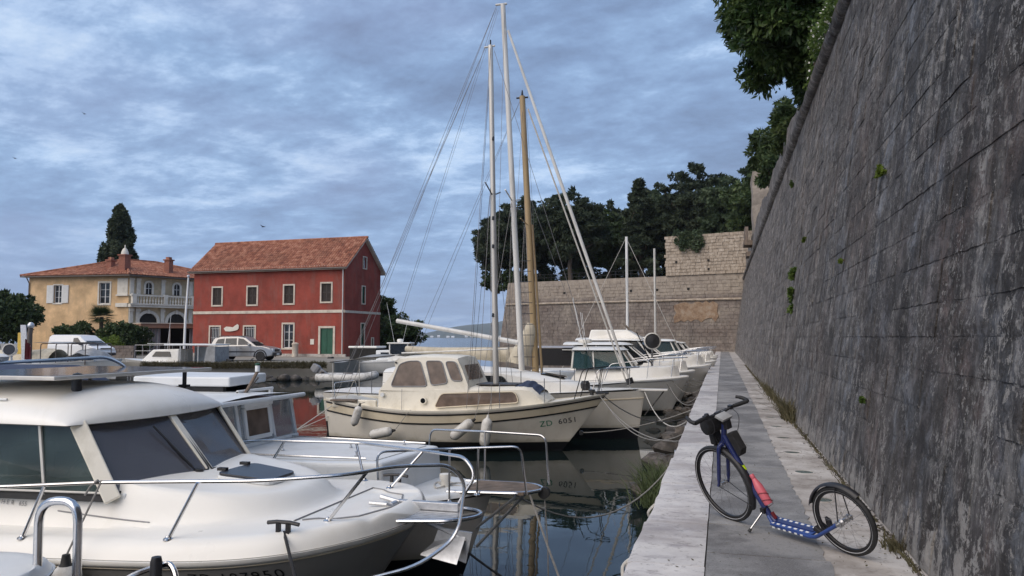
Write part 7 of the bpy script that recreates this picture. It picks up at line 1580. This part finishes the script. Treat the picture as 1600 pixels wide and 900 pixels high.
    stay(t, 'antenna', (-.3, -.5, 2.3), (-.9, -.5, 5.2), .012, 'white_paint'); stay(t, 'antenna', (.3, -.5, 2.3), (.75, -.5, 4.3), .012, 'white_paint')
    # working boats at far left
    t, h = small_hull('work_boat', 'cluttered white work boat with exhaust pipe and gantry at the far left', (-40.2, 38.6, 0), R(4), 8.6, 2.8, 1.0, 1.35, 'hull_white', open_=False)
    spar(t, 'exhaust_stack', [(-2.2, -.3, 1.0), (-2.2, -.3, 2.9), (-2.15, -.3, 3.35)], [.17, .15, .14], 'gutter', 12); b = MB(); b.lathe([(.16, 0), (.2, .06), (.2, .2), (.1, .34), (0, .36)], 14, Matrix.Translation((-2.15, -.3, 3.3))); b.build('stack_cap', 'galvanised', t, smooth=40)
    b = MB(); b.lathe([(.05, -.28), (.36, -.26), (.40, -.1), (.40, .12), (.34, .14), (.33, .05), (0, .03)], 22, Matrix.Translation((-3.35, -.6, 1.9)) @ Matrix.Rotation(R(80), 4, 'X') @ Matrix.Rotation(R(25), 4, 'Y')); b.build('searchlight', 'fender_white', t, smooth=40); b = MB(); b.lathe([(0, .09), (.325, .09), (.325, .10), (0, .105)], 20, Matrix.Translation((-3.35, -.6, 1.9)) @ Matrix.Rotation(R(80), 4, 'X') @ Matrix.Rotation(R(25), 4, 'Y')); b.build('searchlight_lens', 'smoked', t)
    spar(t, 'searchlight_post', [(-3.3, -.5, 1.0), (-3.3, -.5, 1.7)], .06, 'galvanised', 8)
    b = MB(); b.prism([(-3.4, .4, 1.2), (-2.9, .4, 1.2), (-3.2, .4, 3.5), (-3.6, .4, 3.5)], (0, -.03, 0), (0, .03, 0)); b.build('gangway', 'galvanised', t); b = MB(); b.box(-4.4, -3.8, 1.0, 1.5, 1.6, 3.0); b.build('yellow_box', 'yellow_paint', t, bevel=.03)
    for x in (-.6, .5, 1.6, 2.6): pipe(t, 'awning_frame', [(x, -1.1, 1.0), (x, -1.1, 2.3), (x, 1.1, 2.3), (x, 1.1, 1.0)], .03, 'gutter', rad=.15, n=6)
    b = MB(); b.grid(lambda u, v: (-1.2 + 3.0 * u, -1.1 + 2.2 * v, 2.36 + .05 * math.sin(u * 7)), 10, 4); b.build('awning', 'grey_fabric', t, smooth='all', fix=False)
    b = MB(); b.grid(lambda u, v: (1.0 + 2.2 * u, -1.05 + 1.9 * v, 1.25 + .75 * math.sin(u * math.pi) ** .6 * (.6 + .4 * math.sin(v * math.pi)) + .04 * math.sin(u * 17 + v * 9)), 20, 12); b.build('tarpaulin', 'grey_fabric', t, smooth='all', fix=False)
    b = MB(); b.grid(lambda u, v: (-2.1 + .5 * u, -.75 + .1 * math.sin(u * 12), 1.3 + 1.3 * v * (1 - .4 * u)), 10, 4); b.build('red_cloth', 'maroon', t, fix=False)
    t, h = small_hull('covered_boat', 'white boat under a pale cover left of the work boat', (-45.5, 40.5, 0), R(10), 7.5, 2.6, 1.0, 1.3, 'hull_white', open_=False); b = MB(); b.grid(lambda u, v: (-3.4 + 6.0 * u, -1.15 + 2.3 * v, 1.15 + .75 * math.sin(v * math.pi) ** .7 + .05 * math.sin(u * 16)), 24, 10); b.build('cover', 'canvas', t, smooth='all', fix=False)
    t, h = small_hull('motor_dinghy', 'grey dinghy with two covered outboards by the stone wall', (-37.2, 45.2, 0), R(150), 4.4, 1.7, .75, .95, 'hull_white', 'grey_fabric'); outboard(t, -2.3, .75, 0, 'grey_fabric'); b = MB(); b.grid(lambda u, v: (-1.8 + 1.6 * u, -.6 + 1.2 * v, .8 + .6 * math.sin(u * math.pi) * math.sin(v * math.pi) ** .5), 12, 10); b.build('cover', 'grey_fabric', t, smooth='all', fix=False); pipe(t, 'seat_frame', [(.2, -.5, .8), (.1, -.5, 1.5), (.1, .5, 1.5), (.2, .5, .8)], .02, 'steel', rad=.1)
    t, h = small_hull('moored_boat', 'dark blue covered boat hidden behind the solar panel', (-10.9, 10.7, 0), R(0), 6.0, 2.3, 1.0, 1.25, 'hull_white', open_=False); b = MB(); b.grid(lambda u, v: (-2.9 + 4.4 * u, -1.1 + 2.2 * v, 1.2 + 1.02 * math.sin(v * math.pi) ** .5 * min(1, 3 * (1 - u))), 20, 14); b.build('cover', 'navy_fabric', t, smooth='all', fix=False)
far_side()
# ================================================================ the kick scooter
def scooter():
    rear = Vector((0.90, 6.17, QZ - .006)); front = Vector((0.06, 7.03, QZ - .003)); ax = (front - rear); ax.z = 0; WBs = ax.length; head = math.atan2(ax.y, ax.x)
    lean = R(-17)       # resting on its side stand, towards the water
    t = thing('kick_scooter', 'blue kick scooter with big front wheel leaning on its stand on the quay', 'scooter', rear, rot=(0, 0, 0))
    t.rotation_mode = 'XYZ'; t.matrix_world = Matrix.Translation(rear) @ Matrix.Rotation(head, 4, 'Z') @ Matrix.Rotation(lean, 4, 'X')
    rF, rB = .345, .268
    def wheel(name, c, r, tw, steer, spokes):
        Mx = Matrix.Translation(c) @ Matrix.Rotation(steer, 4, 'Z') @ Matrix.Rotation(R(90), 4, 'X')
        b = MB(); n = 56; prof = [(r - tw * 1.0 + tw * .98 * math.cos(a) - 0, tw * .95 * math.sin(a)) for a in [R(-125 + 250 * k / 12) for k in range(13)]]; b.lathe(prof, n, Mx, cap=False); w = b.build(name, 'black_rubber', t, smooth=60)
        ri = r - tw * 1.75; b = MB(); b.lathe([(ri - .016, -.006), (ri - .012, -.011), (ri + .018, -.013), (ri + .018, .013), (ri - .012, .011), (ri - .016, .006), (ri - .016, -.006)], n, Mx, cap=False); b.build('rim', 'rim_black', w, smooth=40)
        for sd in (-1, 1): b = MB(); b.lathe([(r - tw * 1.48, sd * tw * .87), (r - tw * 1.36, sd * tw * .955), (r - tw * 1.28, sd * tw * .985)], n, Mx, cap=False); b.build('reflective_band', 'reflective_grey', w, smooth=True)
        b = MB(); b.lathe([(.006, -.055), (.012, -.05), (.026, -.034), (.026, -.028), (.014, -.024), (.014, .024), (.026, .028), (.026, .034), (.012, .05), (.006, .055)], 14, Mx); b.build('hub', 'hub_metal', w, smooth=40)
        for k in range(spokes):
            a = 2 * math.pi * k / spokes; sd = 1 if k % 2 else -1; da = (.5 if (k // 2) % 2 else -.5); b = MB(); b.tube([Mx @ Vector((.024 * math.cos(a + da * 2.2), .024 * math.sin(a + da * 2.2), sd * .030)), Mx @ Vector((ri * math.cos(a), ri * math.sin(a), sd * .004))], .0009, 4); b.build('spoke', 'wire', w)
        return Mx
    steer = R(-3); cF = Vector((WBs, 0, rF)); cB = Vector((0, 0, rB))
    wheel('front_wheel', cF, rF, .021, steer, 28); wheel('rear_wheel', cB, rB, .021, 0, 24)
    hd0, hd1 = Vector((WBs - .135, 0, .745)), Vector((WBs - .195, 0, .905)); sx = (hd1 - hd0).normalized()
    # frame: down tube, twin deck rails, rear stays
    b = MB(); b.tube(rounded([hd0.lerp(hd1, .4), Vector((WBs - .36, 0, .36)), Vector((WBs - .475, 0, .135)), Vector((WBs - .52, 0, .105))], .10, 6), [.027] + [.026] * 12 + [.024] * 2 if False else .026, 12); b.build('down_tube', 'scooter_blue', t, smooth=True)
    b = MB(); b.tube([hd0 - sx * .015, hd1 + sx * .01], .024, 14); b.build('head_tube', 'scooter_blue', t, smooth=True)
    for sd in (-1, 1):
        b = MB(); b.tube(rounded([(WBs - .47, sd * .022, .155), (WBs - .53, sd * .045, .095), (.30, sd * .062, .095), (.235, sd * .066, .112), (0.0, sd * .064, rB)], .06, 5), .0145, 10); b.build('frame_rail', 'deck_blue', t, smooth=True)
        b = MB(); b.obox((0.0, sd * .066, rB), (.026, 0, 0), (0, .006, 0), (0, 0, .02)); b.tube([(0, sd * .05, rB), (0, sd * .088, rB)], .011, 10); b.build('axle_nut', 'hub_metal', t, bevel=.003)
    b = MB(); b.box(.285, WBs - .51, -.066, .066, .100, .116); dk_ = b.build('deck', 'deck_blue', t, bevel=.005)
    b = MB(); b.box(.30, WBs - .53, -.022, .022, .116, .123); b.build('deck_rib', 'scooter_blue', dk_, bevel=.003)
    for sd in (-1, 1):
        for k in range(7): x = .335 + k * .057; b = MB(); b.obox((x, sd * .043, .117), (.014, 0, 0), (0, .008, 0), (0, 0, .0025)); b.build('grip_spot', 'white_paint', dk_, bevel=.001)
        for k in range(6): x = .37 + k * .055; b = MB(); b.obox((x, sd * .0770, .098), (.012, 0, 0), (0, .0012, 0), (0, 0, .006)); b.build('side_print', 'white_paint', dk_)
    b = MB(); b.obox((.225, 0, .150), (.035, 0, .02), (0, .05, 0), (-.01, 0, .016)); b.obox((.17, -.03, .205), (.02, 0, .012), (0, .014, 0), (0, 0, .03)); b.build('rear_brake', 'black_plastic', t, bevel=.004)
    # fork, steered
    S = Matrix.Translation(hd0) @ Matrix.Rotation(steer, 4, sx) @ Matrix.Translation(-hd0); v = lambda *p: S @ Vector(p)
    for sd in (-1, 1):
        b = MB(); b.tube(smoothpath([v(WBs - .125, sd * .012, .735), v(WBs - .112, sd * .046, .70), v(WBs - .085, sd * .052, .60), v(WBs - .02, sd * .056, rF + .03), v(WBs, sd * .056, rF)], 5), [.018] * 6 + [.0165] * 9 + [.012] * 6, 10); b.build('fork_leg', 'scooter_blue', t, smooth=True)
    b = MB(); b.tube([v(WBs - .13, -.02, .735), v(WBs - .13, .02, .735)], .026, 10); b.build('fork_crown', 'scooter_blue', t, smooth=True)
    # mudguards
    def guard(name, c, r, a0, a1, w, st):
        Mx = Matrix.Translation(c) @ Matrix.Rotation(st, 4, 'Z'); b = MB(); rows = []
        for k in range(25):
            a = a0 + (a1 - a0) * k / 24; rows.append([Mx @ Vector(((r + dz) * math.cos(a), y, (r + dz) * math.sin(a))) for y, dz in ((-w, -.010), (-w * .7, .004), (0, .009), (w * .7, .004), (w, -.010), (w * .7, .001), (0, .006), (-w * .7, .001))])
        b.loft(rows); return b.build(name, 'black_plastic', t, smooth=60)
    guard('front_mudguard', cF, rF + .016, R(95), R(207), .027, steer); guard('rear_mudguard', cB, rB + .018, R(15), R(128), .029, 0)
    for sd in (-1, 1):
        b = MB(); b.tube([v(WBs, sd * .058, rF), v(WBs + (rF + .01) * math.cos(R(200)), sd * .026, rF + (rF + .01) * math.sin(R(200)))], .0035, 6); b.build('mudguard_stay', 'black_plastic', t)
        b = MB(); b.tube([(0, sd * .070, rB), ((rB + .012) * math.cos(R(92)), sd * .028, rB + (rB + .012) * math.sin(R(92)))], .0045, 6); b.build('mudguard_stay', 'black_plastic', t)
    # stem, handlebar, grips with bar ends, levers
    st0 = hd1 + sx * .01; st1 = hd1 + sx * .055; cl = st1 + Vector((.075, 0, .035)); b = MB(); b.tube([v(*st0), v(*st1)], .020, 12); b.tube([v(*(st1 - sx * .02)), v(*cl)], .017, 10); b.tube([v(cl.x, -.025, cl.z), v(cl.x, .025, cl.z)], .024, 10); b.build('stem', 'black_plastic', t, smooth=True)
    hb = [v(cl.x - .035, sd * y, cl.z + dz) for sd, y, dz in ((-1, .285, .035), (-1, .20, .03), (-1, .07, .0))] + [v(cl.x - .035, y, cl.z + dz) for y, dz in ((.07, .0), (.20, .03), (.285, .035))]
    hb = [v(cl.x - .05, -.285, cl.z + .028), v(cl.x - .02, -.15, cl.z + .02), v(cl.x, -.05, cl.z), v(cl.x, .05, cl.z), v(cl.x - .02, .15, cl.z + .02), v(cl.x - .05, .285, cl.z + .028)]
    b = MB(); b.tube(smoothpath(hb, 5), .0125, 10); b.build('handlebar', 'black_plastic', t, smooth=True)
    for sd in (-1, 1):
        p0, p1 = Vector((cl.x - .03, sd * .165, cl.z + .024)), Vector((cl.x - .062, sd * .295, cl.z + .028)); b = MB(); b.tube([v(*p0), v(*p0.lerp(p1, .4)), v(*p1)], [.0165, .019, .0185], 12); b.build('grip', 'black_rubber', t, smooth=True)
        q = [p1 + Vector((.0, 0, 0)), p1 + Vector((.035, sd * .012, .012)), p1 + Vector((.085, sd * .0, .028)), p1 + Vector((.115, -sd * .014, .034))]; b = MB(); b.tube([v(*k) for k in smoothpath(q, 4)], [.0185] * 3 + [.0165] * 6 + [.014] * 4, 10); b.build('bar_end', 'black_rubber', t, smooth=True)
        q = [Vector((cl.x - .02, sd * .145, cl.z + .02)), Vector((cl.x + .035, sd * .165, cl.z + .004)), Vector((cl.x + .02, sd * .26, cl.z - .004))]; b = MB(); b.tube([v(*k) for k in smoothpath(q, 4)], .0065, 8); b.obox(v(cl.x - .012, sd * .142, cl.z + .02), (.02, 0, 0), (0, .014, 0), (0, 0, .017)); b.build('brake_lever', 'black_plastic', t, smooth=True)
        q = [Vector((cl.x + .03, sd * .13, cl.z + .01)), Vector((cl.x + .12, sd * .07, cl.z - .04)), Vector((cl.x + .10, sd * .02, cl.z - .17)), Vector((cl.x + .045, sd * .01, cl.z - .30))]; b = MB(); b.tube([v(*k) for k in smoothpath(q, 6)], .0028, 6); b.build('brake_cable', 'black_plastic', t, smooth=True)
    b = MB(); b.tube(smoothpath([v(cl.x - .02, -.14, cl.z + .015), v(cl.x - .14, -.10, cl.z - .03), v(cl.x - .15, -.04, cl.z - .15), v(cl.x - .06, -.025, cl.z - .26), (WBs - .24, -.03, .58)], 6), .003, 6); b.build('brake_cable', 'black_plastic', t, smooth=True)
    b = MB(); b.lathe([(.018, 0), (.024, .008), (.018, .026), (0, .03)], 12, S @ Matrix.Translation((cl.x - .005, .12, cl.z + .02))); b.build('bell', 'black_plastic', t, smooth=True)
    b = MB(); b.obox(v(cl.x - .07, 0, cl.z - .012), (.045, 0, .018), (0, .055, 0), (-.01, 0, .012)); b.build('phone_mount', 'grey_fabric', t, bevel=.006)
    b = MB(); b.obox(v(cl.x - .075, -.01, cl.z - .075), (.03, 0, .0), (0, .03, 0), (0, 0, .045)); b.build('bar_lamp', 'black_plastic', t, bevel=.008)
    # bags are strapped on: handlebar bag, stem pouch, top tube bag
    bag = thing('handlebar_bag', 'black bag strapped below the scooter handlebar', 'bag'); bag.matrix_world = t.matrix_world.copy()
    b = MB(); c = Vector((cl.x + .07, 0, cl.z - .085)); rings = []
    for y in (-.115, -.105, -.05, .05, .105, .115): k = .82 if abs(y) > .11 else 1; rings.append([v(c.x + .062 * k * math.cos(a), y, c.z + .075 * k * math.sin(a)) for a in [2 * math.pi * j / 14 for j in range(14)]])
    b.loft(rings); b.build('body', 'black_fabric', bag, smooth=50); b = MB(); b.obox(v(c.x + .045, -.015, c.z - .12), (.03, 0, 0), (0, .05, 0), (0, 0, .075)); b.build('pouch', 'black_fabric', bag, bevel=.015)
    for y in (-.06, .06): b = MB(); b.tube([v(c.x + .066 * math.cos(a), y, c.z + .079 * math.sin(a)) for a in [2 * math.pi * j / 20 for j in range(20)]], .006, 5, closed=True); b.build('strap', 'black_plastic', bag)
    fb = thing('frame_bag', 'black wedge bag on the scooter down tube', 'bag'); fb.matrix_world = t.matrix_world.copy()
    d0, d1 = Vector((WBs - .195, 0, .82)), Vector((WBs - .280, 0, .635)); dv = (d1 - d0); nn = Vector((dv.z, 0, -dv.x)).normalized(); nn = nn if nn.x < 0 else -nn
    b = MB(); b.loft([[d0 + nn * o + dv * s + Vector((0, y, 0)) for s, o in ((-.02, .03), (.02, .105), (.80, .105), (1.0, .06), (1.0, .028))] for y in (-.036, -.03, .03, .036)]); b.build('body', 'black_fabric', fb, bevel=.008)
    b = MB(); b.tube([d0 + nn * .112 + dv * .04 + Vector((0, -.03, 0)), d0 + nn * .112 + dv * .8 + Vector((0, -.03, 0))], .0025, 5); b.build('zip', 'grey_print', fb)
    e0 = Vector((WBs - .365, 0, .445)); hs_ = hd0.lerp(hd1, .4); dn = (Vector((WBs - .36, 0, .36)) - hs_).normalized(); f0 = hs_ + dn * .285; b = MB(); b.tube([f0, f0 + dn * .045], .0305, 14); b.build('neon_band', 'neon', t, smooth=True)
    # bottle in its cage
    bt = thing('water_bottle', 'pink metal water bottle in the scooter bottle cage', 'bottle'); bt.matrix_world = t.matrix_world.copy()
    u0 = Vector((WBs - .375, 0, .33)); du = Vector((WBs - .475, 0, .135)) - Vector((WBs - .36, 0, .36)); du.normalize(); off = Vector((du.z, 0, -du.x)); off = off if off.x < 0 else -off
    top_ = u0 - du * .135 + off * .066; Q = du.to_track_quat('Z', 'Y').to_matrix().to_4x4(); Mx = Matrix.Translation(top_) @ Q
    b = MB(); b.lathe([(.018, .028), (.020, .036), (.030, .075), (.036, .10), (.036, .245), (.031, .256), (0, .258)], 22, Mx); b.build('body', 'pink', bt, smooth=50); b = MB(); b.lathe([(0, -.012), (.018, -.010), (.0195, .0), (.0195, .026), (.015, .03)], 18, Mx); b.build('cap', 'pink', bt, smooth=50)
    b = MB()
    for s in (.17, .23): b.tube([Mx @ Vector((.039 * math.cos(a), .039 * math.sin(a), s + .02 * math.cos(a))) for a in [2 * math.pi * j / 20 for j in range(20)]], .003, 6, closed=True)
    b.tube([Mx @ Vector((.039, 0, .15)), Mx @ Vector((.039, 0, .27)), Mx @ Vector((-.02, 0, .272))], .003, 6); cg = b.build('bottle_cage', 'maroon', t, smooth=True)
    b = MB(); b.obox(u0 + du * .215 + off * .045, du * .03, Vector((0, .012, 0)), off * .012); b.build('tail_light', 'maroon', t, bevel=.004)
    # side stand: foot reaches the paving
    Mi = t.matrix_world.inverted(); foot = Mi @ Vector((.185, 6.60, QZ + .008)); top_s = Vector((WBs - .44, -.0, .20))
    if foot.y > 0: top_s.y = .02
    b = MB(); b.tube([top_s, top_s.lerp(foot, .5), foot], .008, 8); ks = b.build('kick_stand', 'steel', t, smooth=True); dd = (foot - top_s).normalized()
    b = MB(); b.tube([foot - dd * .03, foot], [.012, .014], 10); b.build('stand_foot', 'black_rubber', ks); b = MB(); b.obox(top_s, (.02, 0, 0), (0, .03, 0), (0, 0, .022)); b.build('stand_clamp', 'black_plastic', ks, bevel=.004)
scooter()

# ================================================================ mooring lines, rubble and other small things along the quay
def rope(label, pts, r=.010, mat='rope_grey', group='mooring lines', n=6):
    b = MB(); b.tube(pts, r, n); return b.build('mooring_line', mat, None, smooth=True, label=label, cat='rope', group=group)
def lines():
    rope('pale mooring line from the white yacht bow sagging to the quay', sag((-2.0, 20.4, 1.25), (-.66, 15.8, 1.05), .45), .012, 'rope_white')
    rope('dark line from the cream sailboat bow to the quay beyond the scooter', sag((-2.75, 17.85, 1.36), (-.67, 16.6, 1.02), .32), .013, 'rope_dark')
    rope('thin line from the cream sailboat bow down across the yacht bow', sag((-2.8, 17.8, 1.33), (-.70, 13.2, .95), .30), .010, 'rope_grey')
    rope('second thin line beside it from the cream sailboat bow', sag((-2.8, 17.95, 1.33), (-.70, 14.2, .95), .48), .010, 'rope_grey')
    rope('line from the cream sailboat towing eye to the quay', sag((-3.22, 17.82, .45), (-.70, 18.4, 1.0), .12), .012, 'rope_grey')
    rope('black mooring line from the foreground boat cleat on the near side', [(-2.90, 4.64, 1.375), (-2.80, 4.52, 1.33), (-2.62, 4.36, 1.12), (-2.45, 4.2, .82)], .011, 'rope_dark')
    rope('black mooring line from the far cleat of the foreground boat', sag((-2.90, 6.47, 1.36), (-1.95, 6.95, .42), .06), .012, 'rope_dark')
    rope('heavy black mooring line sagging from the foreground boat to the quay', smoothpath([(-2.25, 6.4, .62), (-1.9, 6.55, .40), (-1.4, 6.9, .30), (-.95, 7.3, .42), (-.66, 7.9, .66)], 6), .014, 'rope_dark')
    rope('second black line rising to the quay edge in front of the reeds', smoothpath([(-1.75, 5.2, .02), (-1.35, 6.0, .16), (-1.0, 6.9, .42), (-.66, 8.1, .80)], 6), .014, 'rope_dark')
    rope('grey line from the canopy boat platform down to the water', [(-1.98, 7.82, 1.06), (-1.72, 7.55, .6), (-1.35, 7.2, -.05)], .012, 'rope_grey')
    rope('thin line hanging from the canopy boat platform tip', [(-1.86, 8.0, 1.03), (-1.80, 7.9, .5), (-1.78, 7.85, -.05)], .007, 'rope_grey')
    rope('long slack line from the canopy boat across the dark water', sag((-2.3, 8.2, 1.0), (-.68, 11.6, .92), .55), .010, 'rope_grey')
    rope('taut pale line from the cream sailboat stern down into the water', [(-9.4, 17.1, 1.0), (-10.2, 15.6, .1), (-10.3, 15.4, -.1)], .012, 'rope_white')
    rope('second stern line of the cream sailboat into the water', [(-9.5, 17.3, .75), (-10.9, 16.0, .02), (-11, 15.9, -.1)], .010, 'rope_white')
    rr = random.Random(77); nm = ['first', 'second', 'third', 'fourth', 'fifth', 'sixth', 'seventh', 'eighth', 'ninth', 'tenth', 'eleventh', 'twelfth', 'thirteenth', 'fourteenth']
    ys = [22.5, 24.2, 27.2, 28.4, 30.3, 31.4, 34.6, 36.0, 39.0, 43.2, 47.8, 53.3]
    for i, y in enumerate(ys): rope(nm[i] + ' slack line to the quay beyond the yacht, counted from the yacht', sag((-1.55 + rr.uniform(-.25, .15), y, 1.25), (-.66, y + rr.uniform(-3.2, 1.5), 1.0), rr.uniform(.2, .5)), .010, rr.choice(['rope_grey', 'rope_grey', 'rope_white']))
    rope('loose rope tail tied to the foreground boat rail', [(-4.22, 4.39, 1.705), (-4.26, 4.36, 1.66), (-4.30, 4.36, 1.60)], .008, 'rope_grey')
    for k, (y, l) in enumerate(((9.6, 'nearest'), (11.9, 'second'), (15.2, 'third'), (19.6, 'fourth'))):
        b = MB(); Mx = Matrix.Translation((EDGE - .015, y, QZ - .12)); b.tube([Mx @ Vector((-.02 - .0 * a, .05 * math.cos(a), .05 * math.sin(a) - .05)) for a in [2 * math.pi * j / 16 for j in range(16)]], .010, 6, closed=True); b.build('mooring_ring', 'galvanised', None, smooth=True, label=l + ' iron ring on the quay edge beyond the scooter', cat='ring', group='mooring rings on the quay edge')
    rope('white rope wound at the quay edge near the front wheel', smoothpath([(-.66, 7.6, 1.07), (-.72, 7.55, 1.0), (-.70, 7.62, .9), (-.74, 7.7, .82)], 5), .012, 'rope_white')
    rope('white rope end hanging at the near quay edge', smoothpath([(-.67, 5.7, 1.08), (-.73, 5.66, 1.02), (-.71, 5.6, .9)], 5), .012, 'rope_white')
lines()
def rubble():
    rr = random.Random(19); ms = []
    for v in range(7):
        b = MB(); q = random.Random(v + 50); rings = []
        for i in range(6):
            th = math.pi * i / 5; rings.append([((.03 + math.sin(th)) * math.cos(k * .785 + .2) * q.uniform(.7, 1.25), (.03 + math.sin(th)) * math.sin(k * .785 + .2) * q.uniform(.7, 1.25), -math.cos(th) * q.uniform(.7, 1.1)) for k in range(8)])
        b.loft(rings); ms.append(b.mesh('rubble_stone', 'rubble', smooth=35))
    for k in range(110):
        y = 12.5 + 57 * rr.random() ** 1.5; f = rr.random(); x = -.78 - 1.15 * f * (1 if y > 12 else .6); s = rr.uniform(.12, .34)
        o = obj('rubble_stone', ms[k % 7], None, (x, y, .30 - .42 * f + rr.uniform(-.1, .12)), label='rough stone in the rubble bank along the foot of the quay', cat='stone', group='rubble along the quay foot'); o.scale = (s * rr.uniform(.8, 1.4), s * rr.uniform(.8, 1.5), s * rr.uniform(.5, .9)); o.rotation_euler = (rr.uniform(-.4, .4), rr.uniform(-.4, .4), rr.random() * 6)
    b = MB(); b.grid(lambda u, v: (-.60 - 1.35 * v * (1 if u > .05 else .4), 12.0 + 77 * u, .30 - .62 * v + .06 * math.sin(u * 190 + v * 7) * math.sin(v * 9)), 160, 6); b.build('rubble_bed', 'rubble', None, kind='structure', smooth='all', fix=False)
rubble()
def litter():
    rs = np.random.RandomState(4); n = 900; y = 4.6 + 26 * rs.rand(n) ** 1.6; x = rs.uniform(EDGE + .03, WB - .03, n); x = np.where(rs.rand(n) < .5, WB - .05 - np.abs(rs.normal(size=n)) * .22, x)
    base = np.stack([x, y, np.full(n, QZ + .003)], 1); s = rs.uniform(.004, .016, (n, 1)); a = rs.normal(size=(n, 3)); a[:, 2] *= .15; a /= np.linalg.norm(a, axis=1)[:, None]; c = np.cross(a, np.array([0, 0, 1.0])) * .6
    obj('quay_litter', quads_mesh('quay_litter', np.stack([base - a * s, base - c * s + np.array([0, 0, .003]), base + a * s + np.array([0, 0, .005]), base + c * s + np.array([0, 0, .003])], 1), 'dry_grass'), None, label='dry leaves and grit scattered over the quay', cat='litter', kind='stuff')
litter()
def birds():
    for (p, lab) in ((cs(-38, 66, 22.5), 'small dark bird high in the sky above the villa'), (cs(-15.6, 47, 9.6), 'small dark bird above the red house roof'), (cs(-44, 66, 18.5), 'small dark bird at the far left of the sky')):
        b = MB(); b.tube([(-.12, 0, 0), (0, 0, .02), (.14, 0, 0)], [.01, .04, .01], 6); b.add([(-.05, 0, .02), (.06, 0, .02), (.0, .30, .09), (-.04, .28, .09)], [(0, 1, 2, 3)]); b.add([(-.05, 0, .02), (.06, 0, .02), (.0, -.30, .09), (-.04, -.28, .09)], [(0, 1, 2, 3)]); b.build('bird', 'black_fabric', None, label=lab, cat='bird', group='birds in the sky').location = p
birds()

# ================================================================ the air over the bay
def haze():
    m = bpy.data.materials.new('haze_air'); m.use_nodes = True; nt = m.node_tree
    for n in list(nt.nodes): nt.nodes.remove(n)
    v = nt.nodes.new('ShaderNodeVolumePrincipled'); v.inputs['Color'].default_value = (.80, .87, 1.0, 1); v.inputs['Density'].default_value = 0.00011
    o = nt.nodes.new('ShaderNodeOutputMaterial'); nt.links.new(v.outputs[0], o.inputs['Volume']); M['haze_air'] = m
    MB().box(-7000, 5000, -300, 5600, -2.5, 260).build('haze', 'haze_air', None, kind='stuff', label='faint blue haze over the bay', cat='haze')
haze()
